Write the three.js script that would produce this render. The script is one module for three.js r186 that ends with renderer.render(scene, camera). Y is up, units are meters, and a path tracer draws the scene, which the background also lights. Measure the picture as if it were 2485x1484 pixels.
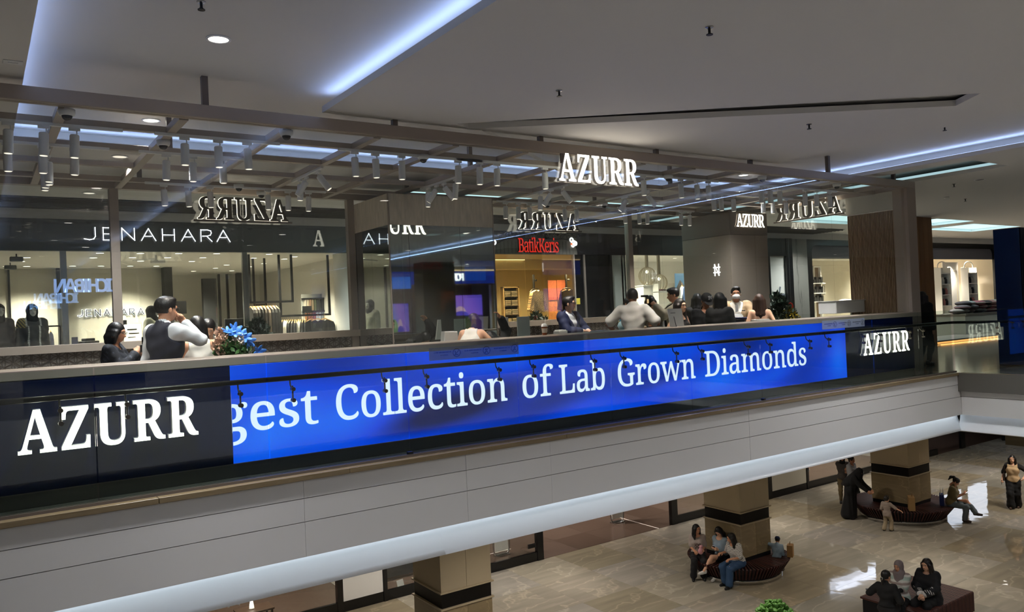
import * as THREE from 'three';
import { RoundedBoxGeometry } from 'three/addons/geometries/RoundedBoxGeometry.js';
import { TextGeometry } from 'three/addons/geometries/TextGeometry.js';
import { FontLoader } from 'three/addons/loaders/FontLoader.js';
import { mergeGeometries } from 'three/addons/utils/BufferGeometryUtils.js';
import { RectAreaLightUniformsLib } from 'three/addons/lights/RectAreaLightUniformsLib.js';

// ---------- camera, exposure, renderer ----------
const scene = new THREE.Scene();
scene.background = new THREE.Color(0x000000);
const camera = new THREE.PerspectiveCamera(42.47, 2485 / 1484, 0.1, 300);
camera.position.set(0, 1.5, 0);
{
  const F = new THREE.Vector3(0.56442352, 0.00917867, -0.82543434), U = new THREE.Vector3(0.03117117, 0.99898804, 0.03242308);
  const R = new THREE.Vector3().crossVectors(F, U).normalize(), up = new THREE.Vector3().crossVectors(R, F);
  camera.quaternion.setFromRotationMatrix(new THREE.Matrix4().makeBasis(R, up, F.clone().negate()));
}
const renderer = new THREE.WebGLRenderer({ antialias: true });
renderer.toneMapping = THREE.LinearToneMapping;
renderer.toneMappingExposure = 1.0;
renderer.shadowMap.enabled = true;
RectAreaLightUniformsLib.init();

// light levels (candela for spots, radiance for areas)
const L = { cove: 16, down: 88, track: 24, shopDown: 90, lowDown: 62, panel: 1.35, screen: 1.35, sign: 5.5, edge: 2.6, hall: 112 };
const HALL = 0xf6f7fa; // colour of the hall's lamps

// ---------- helpers ----------
const D2R = Math.PI / 180, PI = Math.PI;
let seed = 7;
const rnd = () => { seed = (seed * 1664525 + 1013904223) >>> 0; return seed / 4294967296; };
const rr = (a, b) => a + (b - a) * rnd();
const used = new Map();
function numbered(n) { const k = used.get(n) || 0; used.set(n, k + 1); return k ? n + '_' + String(k).padStart(3, '0') : n; }
const ord = ['first', 'second', 'third', 'fourth', 'fifth', 'sixth', 'seventh', 'eighth', 'ninth', 'tenth', 'eleventh', 'twelfth', 'thirteenth', 'fourteenth', 'fifteenth', 'sixteenth', 'seventeenth', 'eighteenth', 'nineteenth', 'twentieth'];
const lin = (h) => new THREE.Color(h);
function M(color, rough = 0.6, o = {}) {
  const P = o.transmission !== undefined || o.clearcoat !== undefined || o.sheen !== undefined || o.specularIntensity !== undefined;
  const m = new (P ? THREE.MeshPhysicalMaterial : THREE.MeshStandardMaterial)({ color, roughness: rough, ...o });
  return m;
}
const glow = (color, k, base = 0x111111) => new THREE.MeshStandardMaterial({ color: base, roughness: 0.5, emissive: color, emissiveIntensity: k });
const glassM = (tint = 0xf4f8f6, o = {}) => new THREE.MeshPhysicalMaterial({ color: tint, roughness: 0.0, transmission: 1, thickness: 0, ior: 1.5, ...o });
function BX(x0, x1, y0, y1, z0, z1, r = 0) {
  const w = Math.abs(x1 - x0), h = Math.abs(y1 - y0), d = Math.abs(z1 - z0);
  const g = r ? new RoundedBoxGeometry(w, h, d, 1, Math.min(r, w / 2.1, h / 2.1, d / 2.1)) : new THREE.BoxGeometry(w, h, d);
  g.translate((x0 + x1) / 2, (y0 + y1) / 2, (z0 + z1) / 2);
  return g;
}
const BC = (cx, cy, cz, w, h, d, r = 0) => BX(cx - w / 2, cx + w / 2, cy - h / 2, cy + h / 2, cz - d / 2, cz + d / 2, r);
function bar(a, b, r, seg = 8, r2 = r) {
  const A = new THREE.Vector3(...a), B = new THREE.Vector3(...b), d = B.clone().sub(A), g = new THREE.CylinderGeometry(r2, r, d.length(), seg);
  g.applyQuaternion(new THREE.Quaternion().setFromUnitVectors(new THREE.Vector3(0, 1, 0), d.normalize()));
  g.translate(...A.add(B).multiplyScalar(0.5).toArray());
  return g;
}
function tube(pts, r, n = 24, seg = 6, closed = false) { return new THREE.TubeGeometry(new THREE.CatmullRomCurve3(pts.map((p) => new THREE.Vector3(...p)), closed), n, r, seg, closed); }
const lathe = (pts, seg = 24) => new THREE.LatheGeometry(pts.map((p) => new THREE.Vector2(...p)), seg);
const tr = (g, x, y, z) => g.clone().translate(x, y, z);
function MG(a) {
  if (!Array.isArray(a)) return a;
  if (a.length === 1) return a[0];
  const l = a.map((g) => { const q = g.index ? g.toNonIndexed() : g.clone(); for (const k of Object.keys(q.attributes)) if (!['position', 'normal', 'uv'].includes(k)) q.deleteAttribute(k); if (!q.attributes.uv) q.setAttribute('uv', new THREE.BufferAttribute(new Float32Array(q.attributes.position.count * 2), 2)); return q; });
  return mergeGeometries(l);
}
function mesh(name, g, m) { const o = new THREE.Mesh(MG(g), m); o.name = name; o.castShadow = o.receiveShadow = true; return o; }
function part(parent, name, g, m, label) { const o = mesh(name, g, m); parent.add(o); if (label) o.userData.label = label; return o; }
function struct(name, g, m) { const o = mesh(numbered(name), g, m); o.userData.kind = 'structure'; scene.add(o); return o; }
function structG(name) { const o = new THREE.Group(); o.name = numbered(name); o.userData.kind = 'structure'; scene.add(o); return o; }
function tag(o, label, category, group, kind) { o.userData.label = label; o.userData.category = category; if (group) o.userData.group = group; if (kind) o.userData.kind = kind; return o; }
function thing(name, label, category, p = [0, 0, 0], turn = 0, group) { const o = new THREE.Group(); o.name = numbered(name); o.position.set(...p); o.rotation.y = turn; scene.add(o); return tag(o, label, category, group); }
function single(name, label, category, g, m, p = [0, 0, 0], turn = 0, group) { const o = mesh(numbered(name), g, m); o.position.set(...p); o.rotation.y = turn; scene.add(o); return tag(o, label, category, group); }
function copy(o, label, p, turn = o.rotation.y) { const c = o.clone(); c.name = numbered(o.name.replace(/_\d{3}$/, '')); c.userData = { ...o.userData, label }; if (p) c.position.set(...p); c.rotation.y = turn; scene.add(c); return c; }
function extr(pts, depth, bevel = 0, holes = []) {
  const mk = (q, C) => { const s = new C(); q.forEach((p, i) => (i ? s.lineTo(...p) : s.moveTo(...p))); s.closePath(); return s; };
  const s = mk(pts, THREE.Shape); s.holes = holes.map((h) => mk(h, THREE.Path));
  return new THREE.ExtrudeGeometry(s, { depth, bevelEnabled: bevel > 0, bevelSize: bevel, bevelThickness: bevel, bevelSegments: 1, steps: 1 });
}
// flat plate in the x-z plane between heights y0 and y1; polygon points are [x, z]
function plate(pts, y0, y1, holes = []) { const f = (q) => q.map(([x, z]) => [x, -z]); const g = extr(f(pts), y1 - y0, 0, holes.map(f)); g.rotateX(-PI / 2); g.translate(0, y0, 0); return g; }
const rect = (x0, x1, z0, z1) => [[x0, z0], [x1, z0], [x1, z1], [x0, z1]];

// ---------- textures ----------
function hash(x, y) { let h = (x * 374761393 + y * 668265263) | 0; h = Math.imul(h ^ (h >>> 13), 1274126177); return ((h ^ (h >>> 16)) >>> 0) / 4294967296; }
function vnoise(x, y, per) {
  const w = (v) => ((v % per) + per) % per, xi = Math.floor(x), yi = Math.floor(y), fx = x - xi, fy = y - yi, s = fx * fx * (3 - 2 * fx), t = fy * fy * (3 - 2 * fy);
  const a = hash(w(xi), w(yi)), b = hash(w(xi + 1), w(yi)), c = hash(w(xi), w(yi + 1)), d = hash(w(xi + 1), w(yi + 1));
  return a + (b - a) * s + (c - a) * t + (a - b - c + d) * s * t;
}
function fbm(x, y, per, oct = 4) { let v = 0, a = 0.5, f = 1; for (let i = 0; i < oct; i++) { v += a * vnoise(x * f, y * f, per * f); a *= 0.5; f *= 2; } return v; }
function dtex(w, h, fn, srgb = true, rep = [1, 1]) {
  const d = new Uint8Array(w * h * 4);
  for (let y = 0; y < h; y++) for (let x = 0; x < w; x++) { const c = fn(x / w, y / h), i = (y * w + x) * 4; d[i] = c[0]; d[i + 1] = c[1]; d[i + 2] = c[2]; d[i + 3] = 255; }
  const t = new THREE.DataTexture(d, w, h); t.magFilter = THREE.LinearFilter; t.minFilter = THREE.LinearFilter; t.wrapS = t.wrapT = THREE.RepeatWrapping; t.repeat.set(...rep);
  if (srgb) t.colorSpace = THREE.SRGBColorSpace; t.needsUpdate = true; return t;
}
function canvasTex(w, h, draw) { const c = document.createElement('canvas'); c.width = w; c.height = h; draw(c.getContext('2d'), w, h); const t = new THREE.CanvasTexture(c); t.colorSpace = THREE.SRGBColorSpace; t.magFilter = THREE.LinearFilter; return t; }
const mix = (a, b, t) => a.map((v, i) => v + (b[i] - v) * t), clamp = (v, a = 0, b = 1) => Math.min(b, Math.max(a, v)), sm = (a, b, x) => { const t = clamp((x - a) / (b - a)); return t * t * (3 - 2 * t); };
const loader = new FontLoader();
const serifB = await loader.loadAsync('fonts/droid/droid_serif_bold.typeface.json');
const serifR = await loader.loadAsync('fonts/droid/droid_serif_regular.typeface.json');
const sansB = await loader.loadAsync('fonts/droid/droid_sans_bold.typeface.json');
const sansR = await loader.loadAsync('fonts/droid/droid_sans_regular.typeface.json');
// separate letter geometries of a word laid out from x = 0 to x = width, capitals cap high
function letters(text, font, cap, width, depth, bevel = 0, squeeze = 1) {
  const out = [], sz = cap / 0.714; let x = 0;
  for (const ch of text) {
    const adv = (font.data.glyphs[ch] || font.data.glyphs['?']).ha * sz / font.data.resolution;
    if (ch !== ' ') { const g = new TextGeometry(ch, { font, size: sz, depth, curveSegments: 5, bevelEnabled: bevel > 0, bevelSize: bevel, bevelThickness: bevel, bevelSegments: 1 }); g.computeBoundingBox(); out.push({ g, x, ch, b: g.boundingBox }); }
    x += adv;
  }
  const n = out.length, first = out[0].b.min.x, lastL = out[n - 1], w0 = lastL.x + lastL.b.max.x - first;
  // spread: keep the glyph shapes, open or close the gaps
  const k = squeeze, total = w0 * k, gap = n > 1 ? (width - total) / (n - 1) : 0;
  out.forEach((o, i) => { o.g.scale(k, 1, 1); o.g.translate((o.x - first) * k + i * gap, 0, 0); });
  return out;
}
// lamps
function spot(x, y, z, tx, ty, tz, cd, color, angle = 55, pen = 0.8, size = 4) {
  const l = new THREE.SpotLight(color, cd, 0, angle * D2R, pen, 2); l.position.set(x, y, z); l.target.position.set(tx, ty, tz); l.castShadow = true; l.shadow.radius = size; scene.add(l, l.target); return l;
}
function area(x, y, z, w, h, dir, color, k) {
  const l = new THREE.RectAreaLight(color, k, w, h); l.position.set(x, y, z); l.lookAt(x + dir[0], y + dir[1], z + dir[2]); scene.add(l); return l;
}

// ---------- shared materials ----------
const plasterBump = dtex(128, 128, (u, v) => { const n = fbm(u * 24, v * 24, 24, 3) * 255; return [n, n, n]; }, false, [1, 1]);
const mt = {
  ceiling: M(0xcfcdc9, 0.85), fascia: M(0xd6d4d2, 0.55), coveWhite: M(0xe8eaec, 0.6), bronze: M(0x9c8f84, 0.42, { metalness: 0.25 }), bronzeDark: M(0x6a6058, 0.45, { metalness: 0.2 }),
  taupe: M(0x9a8d80, 0.5), taupeDark: M(0x756a60, 0.5), black: M(0x0b0b0d, 0.35), blackGloss: M(0x07080a, 0.08), darkGrey: M(0x33383a, 0.5), white: M(0xe9e8e4, 0.45), whitePlastic: M(0xdcdcdc, 0.35),
  steel: M(0xb9bbbd, 0.25, { metalness: 0.95 }), chrome: M(0xd8d8da, 0.1, { metalness: 1 }), navy: M(0x060f33, 0.15), greyWall: M(0xb9b8b0, 0.8), lightWall: M(0xdedbd2, 0.8), wood: M(0xb98a55, 0.5), blackMetal: M(0x141416, 0.4, { metalness: 0.4 }),
  floorUp: M(0x5f5c56, 0.12), led: glow(0xbcd2ff, 3.2), disc: glow(0xfff6ea, 9), discShop: glow(0xfff3e0, 8), darkLens: M(0x050506, 0.05), mirror: M(0xa9b0ae, 0.02, { metalness: 1 }), panelGlow: glow(0xc4eef2, L.panel),
};
const glassClear = glassM(0xf8faf9), glassGreen = glassM(0xeef5f2), glassShop = glassM(0xf6f8f7);
// ---------- structure: ceilings ----------
const Yc = 3.75, Yt = 3.97, XB = 0.424, XA = 3.17, XL2 = 10.9, XC = 13.62, ZF = -10.75, ZM = -8.1, ZS = -16.13, YL = -5.25;
{
  const top = structG('ceiling');
  part(top, 'upper_slab', BX(-14, 60, Yt, Yt + 0.2, -16.4, 14), mt.ceiling);
  const bd = (n, pts, holes = []) => part(top, n, plate(pts, Yc, Yc + 0.07, holes), mt.ceiling);
  bd('ceiling_board', rect(-14, XB, -16.2, 13));
  bd('ceiling_board', rect(XA, XL2, ZM, 13), [[[4.75, -7.92], [5.01, -8.09], [9.8, -4.72], [9.47, -4.28]]]);
  // far board above the corridor with the luminous panels let in
  const holes = []; const pan = [[0.0, 5.16], [6.4, 9.2], [10.3, 12.9], [14.6, 17.4], [19.2, 22]];
  for (const [a, b] of pan) holes.push(rect(a, b, -13.94, -12.52));
  bd('ceiling_board', [[XB, ZF], [XC + 0.001, ZF], [XC + 0.001, -16.2], [XB, -16.2]], holes.slice(0, 3));
  bd('ceiling_board', [[XC, 13], [XC, -16.2], [60, -16.2], [60, 13]], [rect(14.05, 15.45, -16, -6.55), rect(19.2, 22, -13.94, -12.52), rect(23.7, 26.0, -13.4, -12.1), rect(27.0, 30.4, -14.3, -12.6)]);
  // closers behind the light slots and round the recesses
  const cl = (x0, x1, z0, z1) => part(top, 'closer', BX(x0, x1, Yc + 0.07, Yt, z0, z1), mt.ceiling);
  cl(XB - 0.32, XB - 0.28, -11, 13); cl(XA + 0.3, XA + 0.34, ZM, 13); cl(XB - 0.3, XC + 0.3, ZF - 0.34, ZF - 0.3); cl(XC + 0.3, XC + 0.34, -11, 13); cl(XL2 - 0.34, XL2 - 0.3, ZM, 13); cl(XA + 0.3, XL2 - 0.3, ZM + 0.3, ZM + 0.34);
  part(top, 'slot_top', plate([[4.6, -8.0], [5.1, -8.3], [9.95, -4.8], [9.5, -4.15]], Yc + 0.12, Yc + 0.13), mt.ceiling);
  part(top, 'slot_wall', [BX(0, 5.87, Yc + 0.0705, Yc + 0.12, -0.02, 0)].map((g) => { g.rotateY(0.613); g.translate(5.02, 0, -8.11); return g; }), mt.ceiling);
  // small uplit recess at the right
  part(top, 'closer', BX(14.0, 15.5, Yc + 0.07, Yt, -6.5, -6.46), mt.ceiling);
}
// the light slots: LED strips lying on the ceiling boards
function ledRun(label, x0, x1, z0, z1, dirx, dirz) {
  const o = thing('cove_light', label, 'light strip');
  part(o, 'led_strip', BX(x0, x1, Yc + 0.07, Yc + 0.088, z0, z1), mt.led);
  const n = Math.max(1, Math.round(Math.max(x1 - x0, z1 - z0) / 5)), w = (x1 - x0) / (x1 - x0 > z1 - z0 ? n : 1), d = (z1 - z0) / (x1 - x0 > z1 - z0 ? 1 : n);
  for (let i = 0; i < n; i++) {
    const alongX = x1 - x0 > z1 - z0, cx = alongX ? x0 + w * (i + 0.5) : (x0 + x1) / 2, cz = alongX ? (z0 + z1) / 2 : z0 + d * (i + 0.5);
    const l = new THREE.RectAreaLight(0x9fbcff, L.cove, alongX ? w : 0.05, alongX ? 0.05 : d);
    l.position.set(cx, Yc + 0.092, cz); l.up.set(0, 0, -1); l.lookAt(cx + dirx, Yc + 0.092 + 0.8, cz + dirz); scene.add(l);
  }
  return o;
}
ledRun('blue-white strip glowing along the left edge of the ceiling recess at the far left', XB - 0.13, XB - 0.09, ZF, 8, 0.55, 0);
ledRun('blue-white strip glowing along the right edge of the left ceiling recess', XA + 0.09, XA + 0.13, ZM, 8, -0.55, 0);
ledRun('long blue-white strip glowing behind the ceiling grid of the jewellery kiosk', XB, XC, ZF - 0.13, ZF - 0.09, 0, 0.55);
ledRun('blue-white strip glowing on the bulkhead above the right end of the kiosk', XC + 0.09, XC + 0.13, ZF, 9, -0.55, 0);
{ // cyan-white recess at the right, lit over its whole face
  const o = thing('cove_light', 'pale cyan lit recess edge right of the bronze corner post', 'light strip');
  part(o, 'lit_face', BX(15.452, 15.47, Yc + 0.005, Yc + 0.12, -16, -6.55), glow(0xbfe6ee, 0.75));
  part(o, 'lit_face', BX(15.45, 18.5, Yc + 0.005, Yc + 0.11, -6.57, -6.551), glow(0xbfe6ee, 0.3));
}
{ // luminous ceiling panels over the corridor
  const g = 'luminous ceiling panels over the corridor';
  const spec = [[0.0, 5.16, -13.94, -12.52, 'long pale cyan luminous ceiling panel over the corridor before the leftmost clothes shop'], [6.4, 9.2, -13.94, -12.52, 'pale cyan luminous ceiling panel behind the mirrored column'], [10.3, 12.9, -13.94, -12.52, 'pale cyan luminous ceiling panel before the batik shop'], [19.2, 22, -13.94, -12.52, 'pale cyan luminous ceiling panel behind the right end of the kiosk grid'], [23.7, 26.0, -13.4, -12.1, 'pale cyan luminous ceiling panel beside the brown wall, left of the two at the right'], [27.0, 30.4, -14.3, -12.6, 'pale cyan luminous ceiling panel nearest the dark blue pillar']];
  for (const [a, b, c, d, lb] of spec) {
    const o = thing('ceiling_light_panel', lb, 'ceiling light', [(a + b) / 2, Yc + 0.06, (c + d) / 2], 0, g);
    part(o, 'diffuser', BX((a - b) / 2, (b - a) / 2, 0.03, 0.05, (c - d) / 2, (d - c) / 2), mt.panelGlow);
    part(o, 'frame', [BX((a - b) / 2, (b - a) / 2, -0.06, 0.03, (c - d) / 2, (c - d) / 2 + 0.02), BX((a - b) / 2, (b - a) / 2, -0.06, 0.03, (d - c) / 2 - 0.02, (d - c) / 2), BX((b - a) / 2 - 0.02, (b - a) / 2, -0.06, 0.03, (c - d) / 2, (d - c) / 2), BX((a - b) / 2, (a - b) / 2 + 0.02, -0.06, 0.03, (c - d) / 2, (d - c) / 2)], mt.coveWhite);
    const l = new THREE.RectAreaLight(0xc4eef2, L.panel, b - a - 0.1, d - c - 0.1); l.position.set((a + b) / 2, Yc + 0.085, (c + d) / 2); l.up.set(0, 0, -1); l.lookAt((a + b) / 2, 0, (c + d) / 2); scene.add(l);
  }
}
// ---------- structure: upper floors, slab edge, cove band ----------
const marble = dtex(512, 512, (u, v) => {
  const w = fbm(u * 4, v * 4, 4, 5), w2 = fbm(u * 9 + 3, v * 9, 9, 4), vein = Math.pow(1 - Math.abs(Math.sin((u * 2 + v * 3 + w * 2.4) * PI)), 7);
  const c = mix(mix([186, 180, 166], [158, 148, 130], w2), [212, 208, 196], vein * 0.55 + w * 0.2); return c;
});
const floorWave = dtex(256, 256, (u, v) => { const n = fbm(u * 3, v * 3, 3, 3) * 255; return [n, n, n]; }, false);
{
  struct('floor_upper', [BX(-14, 15.35, -0.35, 0, -16.1, -7.62), BX(15.35, 60, -0.35, 0, -16.1, 14), BX(-14, 15.35, -0.35, 0, 1.0, 14)], mt.floorUp);
  const f = structG('trim_slab_edge');
  // white fascia in three courses of boards, split where the photograph shows seams
  const ys = [[-0.225, -0.05], [-0.455, -0.232], [-0.80, -0.462]], xs = [-6, -2, 2.62, 4.48, 5.66, 9.3, 12.97, 15.45];
  for (const [a, b] of ys) for (let i = 0; i < xs.length - 1; i++) part(f, 'fascia_panel', BX(xs[i] + 0.0015, xs[i + 1] - 0.0015, a, b, -7.64, -7.6 + (i % 2) * 0.0015), mt.fascia);
  for (const [a, b] of ys) for (let z = -7.6; z < 2; z += 3.2) part(f, 'fascia_panel', BX(15.45, 15.49, a, b, z + 0.002, z + 3.198), mt.fascia);
  part(f, 'backing', [BX(-8, 15.47, -0.8, -0.05, -7.7, -7.645), BX(15.492, 15.55, -0.8, -0.05, -7.64, 2)], mt.bronzeDark);
  // stone cap on the edge
  const cap = M(0xb9a98f, 0.25, { map: marble });
  const cx = [-6, -1.6, 1.3, 3.1, 5.9, 8.9, 11.8, 15.43];
  for (let i = 0; i < cx.length - 1; i++) part(f, 'stone_cap', BX(cx[i] + 0.001, cx[i + 1] - 0.001, -0.05, 0.004, -7.7, -7.57, 0.006), cap);
  for (let z = -7.57; z < 2; z += 2.4) part(f, 'stone_cap', BX(15.42, 15.55, -0.05, 0.004, z + 0.001, z + 2.399, 0.006), cap);
  // curved white cove band below, lit from the hidden strip behind the fascia
  const band = structG('trim_cove_band'), prof = [];
  for (let i = 0; i <= 8; i++) { const t = i / 8; prof.push([-7.80 + 0.13 * t * t + 0.02 * t, -0.70 - 0.42 * t]); }
  const strip = (len, n = 4) => { const p = []; for (const [z, y] of prof) p.push([z, y]); for (const [z, y] of prof.slice().reverse()) p.push([z - 0.03, y]); const g = extr(p, len); return g; };
  const g1 = strip(25); g1.rotateY(PI / 2); g1.scale(1, 1, 1); // extrude axis z -> x, profile x -> -z
  g1.computeBoundingBox();
  const gp = []; const mkband = (x0, x1) => { // explicit sheet
    const P = [], I = []; prof.forEach(([z, y]) => { P.push(x0, y, z, x1, y, z); }); prof.forEach(([z, y]) => { P.push(x0, y, z - 0.03, x1, y, z - 0.03); });
    const n = prof.length; for (let i = 0; i < n - 1; i++) { const a = 2 * i; I.push(a, a + 2, a + 1, a + 1, a + 2, a + 3); const b = 2 * n + 2 * i; I.push(b, b + 1, b + 2, b + 1, b + 3, b + 2); }
    const e = 2 * (n - 1), e2 = 2 * n + e; I.push(e, e2, e + 1, e + 1, e2, e2 + 1);
    const g = new THREE.BufferGeometry(); g.setAttribute('position', new THREE.Float32BufferAttribute(P, 3)); g.setIndex(I); g.computeVertexNormals(); return g; };
  part(band, 'cove_panel', mkband(-8, 4.2), mt.coveWhite); part(band, 'cove_panel', mkband(4.203, 15.62), mt.coveWhite);
  const g3 = mkband(-7.72, 3); g3.rotateY(-PI / 2); g3.translate(15.45 - 7.6, 0, 0); // turned along z on the right-hand side
  part(band, 'cove_panel', g3, mt.coveWhite);
  const lp = thing('cove_light', 'hidden white strip behind the lower edge of the white balcony fascia', 'light strip');
  part(lp, 'led_strip', BX(-8, 15.5, -0.74, -0.73, -7.725, -7.70), glow(0xdfeeff, 3));
  for (let i = 0; i < 5; i++) { const x = -5.6 + i * 4.7; const l = new THREE.RectAreaLight(0xdcebf5, L.cove * 0.55, 4.7, 0.03); l.position.set(x, -0.745, -7.713); l.lookAt(x, -1.745, -7.95); scene.add(l); }
  part(lp, 'led_strip', BX(15.555, 15.58, -0.74, -0.73, -7.5, 2), glow(0xdfeeff, 3));
  for (let i = 0; i < 2; i++) { const z = -5.2 + i * 4.7; const l = new THREE.RectAreaLight(0xdcebf5, L.cove * 0.55, 0.03, 4.7); l.position.set(15.566, -0.745, z); l.lookAt(15.81, -1.745, z); scene.add(l); }
  // ceiling of the level below
  struct('ceiling_lower', [BX(-14, 15.9, -1.2, -1.05, -17.6, -7.92), BX(15.9, 60, -1.2, -1.05, -17.6, 14), BX(-14, 15.9, -1.2, -1.05, 1.2, 14)], M(0xc9c3b8, 0.8));
  struct('trim_slab_edge_near', [BX(-14, 15.4, -1.1, 0.0, 0.95, 1.2)], mt.fascia);
}
// ---------- structure: lower floor of polished stone tiles ----------
const tileTex = [0, 1, 2].map((k) => dtex(256, 256, (u, v) => {
  const w = fbm(u * 3 + k, v * 3, 3, 4), s = fbm(u * 2, v * 14 + k * 5, 14, 4), vein = Math.pow(1 - Math.abs(Math.sin((u * 0.8 + v * 2 + w * 1.9 + k) * PI)), 9);
  const base = [[164, 156, 140], [154, 148, 134], [160, 155, 146]][k]; return mix(mix(base, base.map((b) => b * 0.84), s), [205, 196, 178], vein * 0.45);
}));
{
  const fl = structG('floor_lower');
  part(fl, 'screed', BX(-14, 60, YL - 0.3, YL - 0.012, -17.6, 14), M(0x6b6252, 0.4));
  const tm = []; for (let k = 0; k < 6; k++) { const t = tileTex[k % 3].clone(); t.repeat.set(0.5, 0.5); t.offset.set(k * 0.37, k * 0.21); t.needsUpdate = true; const bw = floorWave.clone(); bw.repeat.set(0.6, 0.6); bw.offset.set(k * 0.13, k * 0.31); bw.needsUpdate = true; tm.push(M([0xffffff, 0xf1ece2, 0xfaf8f6, 0xe9e2d4, 0xffffff, 0xf4efe6][k], 0.035, { map: t, bumpMap: bw, bumpScale: 0.004 })); }
  const T = 1.6, tg = BX(-T / 2 + 0.0015, T / 2 - 0.0015, -0.012, 0, -T / 2 + 0.0015, T / 2 - 0.0015);
  { const p = tg.attributes.position, uv = tg.attributes.uv; for (let i = 0; i < p.count; i++) uv.setXY(i, p.getX(i), p.getZ(i)); }
  const rest = [];
  for (let i = 0; i < 26; i++) for (let j = 0; j < 9; j++) {
    const x = 5.0 + T * (i + 0.5), z = -17.5 + T * (j + 0.5);
    const d = x * 0.5644 - z * 0.8254, lat = x * 0.8249 + z * 0.5636, sx = lat / d * 1909, sy = 6.75 / d * 1909; // only what the balcony leaves in view
    if (sx < -700 || sx > 1500 || sy > 1300 || sy < 280 || (i >= 19 && j > 4)) { rest.push([x, z]); continue; }
    const o = part(fl, 'stone_tile', tg, tm[Math.floor(hash(i, j) * 6)]); o.position.set(x, YL, z); o.rotation.y = (hash(j, i * 3) > 0.5 ? 0 : PI);
  }
  const gs = rest.map(([x, z]) => tr(tg, x, YL, z)); for (const [x0, x1, z0, z1] of [[-13, 5, -17.5, -3.1], [-13, 46.6, -3.1, 13], [46.6, 59, -17.5, 13]]) { const g = BX(x0, x1, YL - 0.012, YL, z0, z1); const p = g.attributes.position, uv = g.attributes.uv; for (let i = 0; i < p.count; i++) uv.setXY(i, p.getX(i), p.getZ(i)); gs.push(g); }
  const o = part(fl, 'outer_tiles', gs, tm[0]); o.userData.kind = 'stuff';
}
// closing walls of the hall
struct('wall_left', BX(-14.2, -14, YL - 0.3, Yt + 0.2, -24, 14), mt.greyWall);
struct('wall_right', BX(60, 60.2, YL - 0.3, Yt + 0.2, -24, 14), mt.greyWall);
struct('wall_near', [BX(-14, 60, YL - 0.3, -1.1, 13, 13.2), BX(-14, 60, -0.35, Yt + 0.2, 13.6, 13.8)], mt.greyWall);
// ---------- glass balustrade along the slab edge ----------
const ZG = -7.69, ZK = -8.01, ZB = -12.5;
{
  const b = thing('glass_balustrade', 'frameless glass balustrade with dark round handrail in front of the blue screen', 'balustrade', [0, 0, 0]);
  const xs = [-3.75, -2.22, -0.69, 0.84, 2.33, 3.84, 5.29, 6.75, 8.23, 9.74, 11.24, 12.73, 14.2, 15.38];
  for (let i = 0; i < xs.length - 1; i++) part(b, 'glass_panel', BX(xs[i] + 0.006, xs[i + 1] - 0.006, 0.004, 1.19, ZG - 0.006, ZG + 0.006), glassGreen);
  for (let z = ZG + 0.01, k = 0; z < 1; z += 1.5, k++) part(b, 'glass_panel', BX(15.444, 15.456, 0.004, 1.19, z + 0.006, z + 1.494), glassGreen);
  part(b, 'base_channel', [BX(-4, 15.46, 0.003, 0.03, ZG - 0.03, ZG - 0.012), BX(-4, 15.46, 0.003, 0.03, ZG + 0.012, ZG + 0.03)], mt.bronzeDark);
  const rail = M(0x1b1512, 0.22, { metalness: 0.6 });
  part(b, 'handrail', [bar([-4, 0.95, ZG - 0.085], [15.30, 0.95, ZG - 0.085], 0.026, 14), tube([[15.30, 0.95, ZG - 0.085], [15.48, 0.95, ZG - 0.05], [15.53, 0.95, ZG + 0.13]], 0.026, 10, 12), bar([15.53, 0.95, ZG + 0.13], [15.53, 0.95, 1.0], 0.026, 14)], rail);
  const brk = [tube([[0, 0.925, -0.085], [0, 0.88, -0.075], [0, 0.845, -0.03], [0, 0.83, -0.012]], 0.008, 10, 6), BC(0, 0.80, -0.014, 0.016, 0.16, 0.012, 0.004), bar([0, 0.845, -0.03], [0, 0.845, 0.02], 0.021, 12), bar([0, 0.735, -0.03], [0, 0.735, 0.02], 0.021, 12)];
  const bg = MG(brk), bm = M(0x57524a, 0.3, { metalness: 0.9 });
  for (let i = 0; i < xs.length - 1; i++) for (const f of [0.17, 0.83]) { if (i > 11 && f > 0.5) continue; part(b, 'rail_bracket', bg, bm).position.set(xs[i] + (xs[i + 1] - xs[i]) * f, 0, ZG); }
  const bg2 = bg.clone(); bg2.rotateY(-PI / 2);
  for (const z of [-6.9, -6.4, -5.4, -4.9]) part(b, 'rail_bracket', bg2, bm).position.set(15.45, 0, z);
  for (const x of [3.84, 9.76]) part(b, 'foot_clamp', BC(x, 0.03, ZG, 0.06, 0.055, 0.05, 0.004), mt.black);
}
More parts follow.
